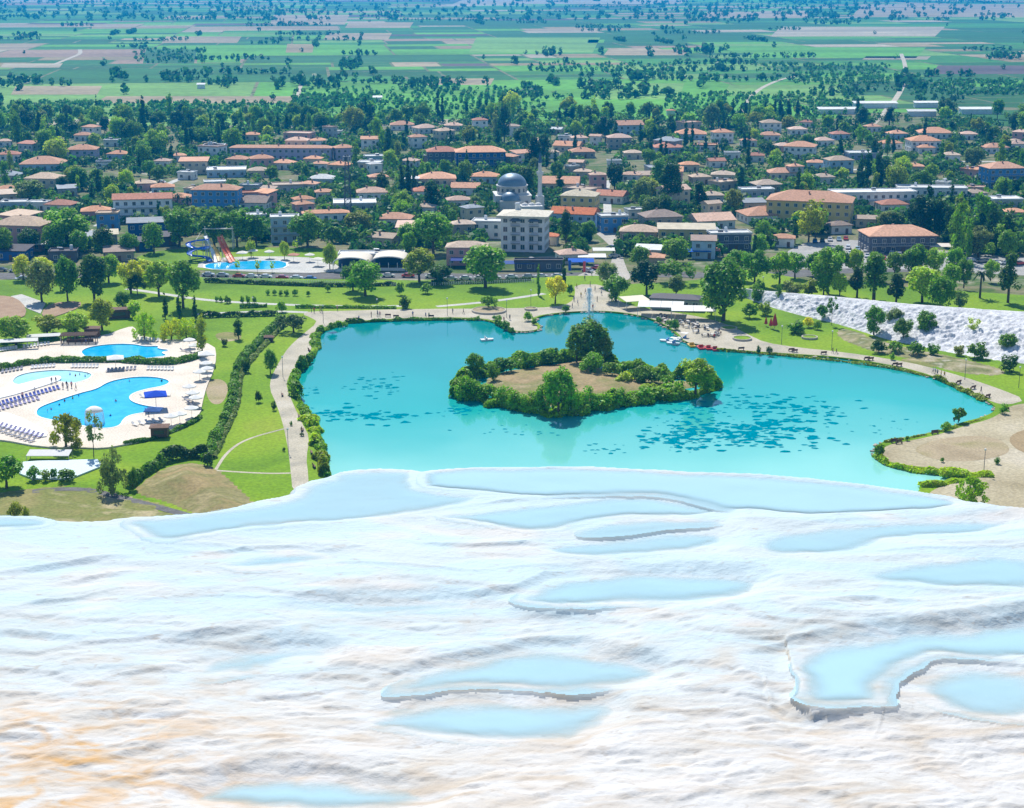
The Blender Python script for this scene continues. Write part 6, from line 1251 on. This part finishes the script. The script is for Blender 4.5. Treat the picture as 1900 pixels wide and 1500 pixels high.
# benches
BS = MB().box((0, 0, .44), (1.7, .45, .07)).mesh('seat', WOOD); BB = MB().box((0, .24, .72), (1.7, .06, .42)).mesh('backrest', WOOD); BL = MB().box((0, 0, .2), (.08, .4, .4)).mesh('leg', METAL)
def bench(px, py, rot):
    r = empty('park_bench', at(px, py, PZ + .02), R(rot)); link('seat', BS, r); link('backrest', BB, r)
    for x in (-.7, .7): o = link('leg', BL, r); o.location.x = x
    auto(r, 'dark wooden bench', 'bench', 'benches round the lake', px, py)
for a in [(648, 596, 185), (660, 595, 185), (720, 588, 180), (735, 590, 180), (800, 590, 180), (1375, 650, 190), (1468, 652, 195), (1474, 654, 195), (1528, 658, 195), (1608, 668, 200), (1615, 669, 200), (1660, 679, 205), (1668, 680, 205), (1778, 712, 215), (1805, 722, 215), (1832, 738, 215), (1866, 762, 150), (1775, 782, 20), (1735, 806, 20), (1660, 822, 20), (1668, 824, 20), (574, 652, 110), (579, 665, 120), (524, 735, 100), (555, 775, 100), (561, 800, 90), (578, 842, 100), (583, 868, 110)]: bench(*a)
# pedal boats
BH = MB().add([(-1.5, -.8, 0), (1.4, -.8, 0), (1.9, -.4, .1), (1.9, .4, .1), (1.4, .8, 0), (-1.5, .8, 0), (-1.6, -.85, .55), (1.5, -.85, .55), (2.1, -.4, .6), (2.1, .4, .6), (1.5, .85, .55), (-1.6, .85, .55)], [(5, 4, 3, 2, 1, 0), (6, 7, 8, 9, 10, 11), (0, 1, 7, 6), (1, 2, 8, 7), (2, 3, 9, 8), (3, 4, 10, 9), (4, 5, 11, 10), (5, 0, 6, 11)]).mesh('hull', objcol('boat_hull', .35, .4, 0, .03)); BST = MB().box((0, 0, .75), (.5, 1.2, .3)).box((-.3, 0, 1.0), (.12, 1.2, .6)).mesh('seat', objcol('boat_seat', .5, .3)); BC = MB().box((0, 0, 1.95), (1.9, 1.5, .06)).mesh('canopy', WHITEF); BP = MB().tube((0, 0, .5), (0, 0, 1.93), .03, n=5).mesh('post', RAIL)
def boat(px, py, rot, hc, sc_, label, can=True):
    r = empty('pedal_boat', at(px, py, .0) + Vector((0, 0, -.12)), R(rot)); obj_color(link('hull', BH, r), hc); obj_color(link('seat', BST, r), sc_)
    if can:
        link('canopy', BC, r)
        for x in (-.8, .8):
            for y in (-.6, .6): o = link('post', BP, r); o.location = (x, y, 0)
    tag(r, label, 'boat', 'pedal boats moored at the bank')
w3, b3, r3, y3 = (.7, .7, .7), (.08, .25, .6), (.55, .05, .05), (.65, .40, .04)
for i, a in enumerate([(1238, 634, 160, w3, b3, 'white pedal boat farthest left in the moored group', False), (1250, 639, 150, w3, b3, 'white pedal boat with canopy nearest the open water'), (1262, 633, 155, w3, w3, 'white pedal boat behind the front canopied one', False), (1270, 630, 150, w3, b3, 'white canopied pedal boat closest to the bank'), (1283, 643, 100, y3, y3, 'yellow orange pedal boat beside the white ones', False), (1300, 647, 100, r3, r3, 'red pedal boat next to the yellow one', False), (1314, 648, 100, r3, r3, 'red pedal boat moored second from right', False), (1326, 650, 100, (.4, .05, .05), r3, 'dark red pedal boat at right end of the row', False)]): boat(*a)
boat(902, 632, 20, w3, w3, 'lone small white boat left of the peninsula', False)
# fountain jet
def fountain():
    p = at(1093, 590, 0); r = empty('fountain_jet', p); rs = np.random.RandomState(4); n = 3600; u = rs.uniform(0, 1, n); fall = rs.uniform(0, 1, n) < .55; H = 56 / scale_at(p)
    z = np.where(fall, H * (1 - u ** 1.6 * .95), H * u); sp = np.where(fall, .7 + 2.4 * (1 - z / H), .15 + .5 * z / H); t = rs.uniform(0, 6.283, n); c = np.stack([np.cos(t) * sp * rs.uniform(0, 1, n), np.sin(t) * sp * rs.uniform(0, 1, n), np.maximum(z, .05)], -1)
    v, f = leaf_quads(c, rs.normal(size=(n, 3)), .085, 1.6, rs); m, t_, b, N, L = nodes('water_spray'); b.inputs['Base Color'].default_value = (.85, .9, .95, 1); b.inputs['Roughness'].default_value = .3; b.inputs['Alpha'].default_value = .65
    link('spray', np_mesh('spray', v, f), r, m); MB().lathe([(0, 0), (.5, 0), (.45, .25), (.1, .3)], 12).build('nozzle', METAL, r); tag(r, 'white fountain jet spraying up at far end of lake', 'fountain')
fountain()
# ---- water park
def slide(label, path, wd, col, name='water_slide'):
    r = empty(name, path[-1]); pl = chaikin([Vector(p) - r.location for p in path], 2, False); b = MB(); prof = [(-.55, .45), (-.5, .05), (-.25, -.05), (.25, -.05), (.5, .05), (.55, .45)]; v, f = [], []
    for i, q in enumerate(pl):
        d = pl[min(i + 1, len(pl) - 1)] - pl[max(i - 1, 0)]; n = Vector((-d.y, d.x, 0)).normalized()
        for a, h_ in prof: v.append(q + n * (a * wd) + Vector((0, 0, h_)))
    k = len(prof)
    for i in range(len(pl) - 1):
        for j in range(k - 1): f.append((i * k + j, i * k + j + 1, (i + 1) * k + j + 1, (i + 1) * k + j))
    obj_color(b.add(v, f).build('chute', objcol('slide_plastic', .3, .4, 0, .03), r), col)
    for q in pl[::3]:
        if q.z > 1: MB().tube((q.x, q.y, 0), tuple(q), .10, n=6).build('post', RAIL, r)
    tag(r, label, 'slide', 'water slides')
def S(px, py, z): q = at(px, py, GZ + z); return Vector((q.x, q.y, GZ + z))
bx = at(395, 482, GZ)
slide('yellow straight water slide', [S(388, 442, 8), S(394, 454, 5.5), S(402, 470, 2.5), S(407, 484, .5)], 1.6, (.70, .50, .12)); slide('white straight water slide left of the yellow one', [S(380, 438, 8.5), S(386, 448, 7), S(394, 468, 3), S(400, 486, .5)], 1.3, (.72, .72, .72)); slide('orange red straight water slide', [S(404, 440, 8), S(411, 456, 5), S(420, 474, 2), S(428, 487, .5)], 1.3, (.65, .12, .04)); slide('second orange slide, rightmost of the straight slides', [S(410, 438, 8), S(417, 454, 5), S(425, 472, 2), S(433, 485, .5)], 1.2, (.62, .16, .05))
slide('blue curling water slide left of the straight ones', [S(384, 446, 7.5), S(362, 448, 6.5), S(346, 454, 5.5), S(356, 462, 4.8), S(382, 464, 4), S(388, 458, 3.4), S(350, 468, 2.6), S(352, 476, 1.8), S(384, 478, 1), S(390, 486, .5)], 1.7, (.02, .14, .55))
def tower():
    p = at(396, 474, GZ) + Vector((0, 14, 0)); r = empty('slide_tower', p); 
    for x in (-5, 5):
        for y in (-1.5, 1.5): MB().tube((x, y, 0), (x, y, 8.6), .2, n=6).build('post', RAIL, r)
    MB().box((0, 0, 7.6), (11, 3.4, .25)).build('platform', CONC, r); k = MB()
    for i in range(14): k.box((-6 - i * .35, 0, 7.4 - i * .52), (.4, 1.2, .1))
    k.build('stairs', RAIL, r); k = MB().box((0, 1.6, 8.7), (11, .06, .06))
    for x in np.linspace(-5.4, 5.4, 12): k.box((x, 1.6, 8.2), (.05, .05, 1))
    k.build('railing', RAIL, r); tag(r, 'raised slide tower platform behind the water slides', 'tower')
tower()
WP = P([(382, 500), (380, 490), (420, 487), (480, 484), (530, 485), (532, 497), (500, 501), (440, 501)], GZ + .12, 1); rr_ = empty('swimming_pool', sum(WP, Vector()) / len(WP)); sheet('water', [p - rr_.location for p in WP], .02, pw, parent=rr_); n = len(WP); v = []; f = []
for i, p in enumerate(WP): d = (p - rr_.location); q = d * 1.05; v += [(d.x, d.y, -.1), (d.x, d.y, .12), (q.x, q.y, .12), (q.x, q.y, -.1)]
for i in range(n): j = (i + 1) % n; f += [(i * 4 + a, i * 4 + a + 1, j * 4 + a + 1, j * 4 + a) for a in range(3)]
MB().add(v, f).build('coping', white, rr_); tag(rr_, 'blue splash pool at foot of the water slides', 'pool')
for i, (x, y) in enumerate([(450, 482), (500, 480), (545, 486), (575, 486), (590, 494), (470, 478)]): parasol(x, y, (.70, .68, .60) if i != 2 else (.5, .25, .18), i % 2 == 0, 'parasol at the water park, ' + ['first', 'third', 'rusty coloured fourth', 'fifth', 'sixth', 'second'][i] + ' from left', 1.1, GZ + .1, 'parasols of the water park')
for x, y, h_ in [(466, 478, 34), (528, 482, 36), (612, 500, 50), (548, 470, 26), (440, 505, 24), (478, 508, 26), (505, 506, 22)]: tree(x, y, h_, h_ * .55, 'round' if h_ > 30 else 'thin', 'lime' if h_ < 40 else 'light', GZ, 'trees of the water park')
def tent(px, py, wpx, label):
    p = at(px, py, GZ); w = wpx / scale_at(p); r = empty('tent', p + Vector((0, 7, 0)), R(-2)); v, f = [], []; n = 14
    for j, y in enumerate((-6.5, 6.5)):
        for i in range(n + 1): t = math.pi * i / n; v.append((-w / 2 * math.cos(t), y, 2.8 + 2.2 * math.sin(t) ** .8))
    for i in range(n): f.append((i, i + 1, n + 2 + i, n + 1 + i))
    f2 = [tuple(range(n + 1, 2 * n + 2))]; c = MB().add(v, f).build('roof_fabric', plain('tent_fabric', (.66, .60, .50), .8, .06), r, True); MB().add([v[i] for i in range(n + 1, 2 * n + 2)], [tuple(range(n + 1))]).build('end_panel', MATS['tent_fabric'], r)
    a = MB()
    for i in range(n): a.tube(v[i], v[i + 1], .22, n=6)
    a.build('arch_beam', white, r)
    MB().box((0, 5.8, 1.4), (w * .98, .2, 2.8)).build('wall', plain('blue_panel', (.03, .07, .20), .5, .1), r)
    for x in np.linspace(-w / 2, w / 2, 5): MB().tube((x, -6.4, 0), (x, -6.4, 2.9), .12, n=6).build('post', white, r)
    MB().box((0, -5.6, .5), (w * .9, .3, 1.0)).build('counter', white, r); tag(r, label, 'tent', 'arched tents by the street'); FOOT.append((r.location.copy(), w * .6))
tent(652, 506, 66, 'left of the two arched cream tents'); tent(722, 504, 66, 'right of the two arched cream tents'); house(688, 474, 120, 1, 'f', 'w', 'l', 0, 'flat roofed hall right behind the arched tents', 'hall', .3, True, False, 'hall', 'village shops')
# shops round the square
for a in [(1078, 498, 9, 5, 2.8, (.02, .10, .45), 'bright blue shop awning left of the square'), (1098, 490, 10, 5, 3.0, (.68, .68, .66), 'white shop awning beside the blue one'), (1010, 497, 12, 4, 2.8, (.25, .06, .06), 'dark red shop awning in front of the white cube hotel'), (955, 502, 14, 4, 2.8, (.06, .10, .28), 'navy shop awning left of the red one'), (1120, 478, 8, 4, 3, (.66, .66, .62), 'cream awning farther back on the square'), (1295, 480, 9, 4, 3, (.02, .10, .42), 'blue awning behind the large lakeside tree'), (1320, 478, 6, 4, 3, (.6, .25, .18), 'reddish awning right of the blue one'), (1745, 470, 9, 5, 3, (.66, .60, .54), 'cream umbrella roof beside the car park restaurant'), (1890, 452, 14, 5, 3.5, (.02, .08, .35), 'deep blue canopy at right edge'), (868, 497, 12, 4, 3, (.04, .06, .22), 'dark blue awning under the pinkish shop house')]:
    awning(*a, z=GZ)
house(1000, 486, 90, 1, 'f', 'd', 'd', 0, 'row of low dark shops in front of the white cube hotel', 'shop', .2, True, False, 'shop', 'village shops')
house(1205, 466, 50, 1, 's', 'w', 'g', -14, 'small grey shop right of the square', 'shop', .6, True, False, 'shop', 'village shops')
FL = MB().box((0, 0, 2.4), (.9, .05, 3.6)).mesh('cloth', objcol('flag_cloth', .8, .1)); FP = MB().tube((.5, 0, 0), (.5, 0, 4.4), .04, n=6).mesh('pole', RAIL)
for x, y, c, l in [(1057, 506, (.04, .12, .5), 'blue tall banner flag by the square'), (1084, 508, (.65, .10, .12), 'red tall banner flag by the square')]:
    r = empty('banner_flag', at(x, y, GZ)); obj_color(link('cloth', FL, r), c); link('pole', FP, r); tag(r, l, 'flag')
for i, (x, y, s_) in enumerate([(1437, 612, 1.2), (1430, 610, .8), (1421, 606, .7)]):
    r = empty('closed_parasol', at(x, y, PZ), 0, s_); MB().lathe([(.05, 4.0), (.3, 3.2), (.75, 1.2), (.5, 1.0)], 8).build('canopy', plain('red_fabric', (.50, .05, .05), .8, .1), r); MB().tube((0, 0, 0), (0, 0, 4.1), .05).build('pole', RAIL, r); tag(r, ['largest folded red parasol on right lawn', 'mid sized folded red parasol on right lawn', 'smallest folded red parasol on right lawn'][i], 'parasol', 'folded red parasols')
# lamp posts
LPo = MB().tube((0, 0, 0), (0, 0, 5), .07, .05, 6).mesh('post', METAL); LHd = MB().lathe([(.02, 5.5), (.25, 5.35), (.2, 5.0), (.02, 4.95)], 10).mesh('lamp_head', LAMP)
for i, (x, y) in enumerate([(1543, 650), (1790, 705), (1450, 640), (985, 570), (940, 590), (700, 588), (600, 600), (525, 700), (535, 840), (1825, 880), (1130, 570), (830, 586), (470, 585), (1415, 545), (1890, 720)]):
    r = empty('lamp_post', at(x, y, PZ)); link('post', LPo, r); link('lamp_head', LHd, r); auto(r, 'slim dark lamp post', 'lamp post', 'lamp posts of the park', x, y)
# street fence of bollards
FPst = MB().box((0, 0, .5), (.18, .18, 1.0)).mesh('post', white); 
def fence(a, b, n, label):
    r = empty('street_fence', at(*a, PZ))
    for i in range(n):
        t = i / (n - 1); o = link('post', FPst, r); o.location = at(a[0] + (b[0] - a[0]) * t, a[1] + (b[1] - a[1]) * t, PZ) - r.location
    p, q = at(*a, PZ) - r.location, at(*b, PZ) - r.location
    for z in (.45, .9): MB().tube(p + Vector((0, 0, z)), q + Vector((0, 0, z)), .05, n=5).build('rail', white, r)
    tag(r, label, 'fence')
fence((378, 520), (735, 531), 90, 'long white street fence in front of the water park'); fence((800, 530), (990, 524), 46, 'white street fence left of the square')
# shore stones
ST = []
for k in range(4):
    bm = bmesh.new(); bmesh.ops.create_icosphere(bm, subdivisions=1, radius=.5); rs = random.Random(k)
    for v in bm.verts: v.co *= rs.uniform(.7, 1.2); v.co.z *= .6
    me = bpy.data.meshes.new('shore_stone'); bm.to_mesh(me); bm.free(); me.materials.append(plain('shore_stone', (.42, .38, .31), .9, .2, 3)); ST.append(me)
srg = random.Random(15); v_all = []; f_all = []
for i in range(60, len(LAKE) - 8):
    p = LAKE[i]; 
    for _ in range(2):
        me = srg.choice(ST); s = srg.uniform(.5, 1.3); t = srg.uniform(0, 6.28); off = Vector((srg.uniform(-.8, .8), srg.uniform(-.8, .8), .12)); n0 = len(v_all)
        for v in me.vertices: c = v.co * s; v_all.append((p.x + off.x + c.x * math.cos(t) - c.y * math.sin(t), p.y + off.y + c.x * math.sin(t) + c.y * math.cos(t), off.z + c.z))
        f_all += [tuple(n0 + k for k in q.vertices) for q in me.polygons]
me = bpy.data.meshes.new('shore_stones'); me.from_pydata(v_all, [], f_all); o = link('shore_stones', me, None, MATS['shore_stone']); o['kind'] = 'stuff'; tag(o, 'pale stones edging the lake shore', 'stones')

# ================================================================== LABELS that say which one
LAND = [('the white minaret', 1002, 340), ('the mosque dome', 950, 352), ('the blue hotel', 392, 368), ('the lattice mast', 646, 335), ('the yellow school', 1515, 380), ('the white cube hotel', 975, 436),
        ('the bright orange roof', 1070, 392), ('the long tiled hotel', 520, 275), ('the dark blue hotel', 890, 298), ('the car park restaurant', 1675, 440), ('the long white school', 1690, 350), ('the water slides', 410, 462),
        ('the arched white tents', 690, 488), ('the pink corner building', 35, 430), ('the white sheds', 1640, 195), ('the lakeside cafe', 1230, 575), ('the round island tree', 1092, 625), ('the dark island thicket', 1036, 725),
        ('the kidney pool', 235, 653), ('the winding pool', 190, 745), ('the white embankment', 1720, 590), ('the fountain', 1092, 572), ('the blue villa', 1868, 322), ('the dry mound', 360, 905), ('the sandy spit', 1760, 830), ('the winding hedge', 440, 720),
        ('the village square', 1120, 500), ('the long tan field', 360, 184), ('the pedal boats', 1260, 635), ('the tall poplar', 1777, 420)]
ORD = ['leftmost', 'second from left', 'third from left', 'fourth from left', 'fifth from left', 'sixth from left', 'seventh from left', 'eighth from left', 'ninth from left', 'tenth from left', 'eleventh from left', 'twelfth from left'] + [w_ + ' from left' for w_ in 'thirteenth fourteenth fifteenth sixteenth seventeenth eighteenth nineteenth twentieth'.split()]
buck = {}
for o, text, px, py in AUTO:
    best = min(LAND, key=lambda l: (l[1] - px) ** 2 + ((l[2] - py) * 2.0) ** 2); dx, dy = px - best[1], (py - best[2]) * 2.0
    ang = math.degrees(math.atan2(dy, dx))
    rel = ['right of', 'in front and right of', 'in front of', 'in front and left of', 'left of', 'behind and left of', 'behind', 'behind and right of'][int(((ang + 22.5) % 360) // 45)]
    dist = math.hypot(dx, dy)
    if dist < 16: rel = 'close beside'
    elif dist > 150: rel = 'far ' + rel if not rel.startswith('in front') else rel
    buck.setdefault((text, rel, best[0]), []).append((px, py, o))
used = set()
for (text, rel, lm), L_ in buck.items():
    L_.sort(key=lambda q: q[0])
    for i, (px, py, o) in enumerate(L_):
        lab = f'{text} {rel} {lm}'
        if len(L_) > 1:
            if i == len(L_) - 1: lab += ', rightmost'
            else: lab += ', ' + (ORD[i] if i < len(ORD) else 'among the rest')
        o['label'] = lab
scene.view_layers[0].update()
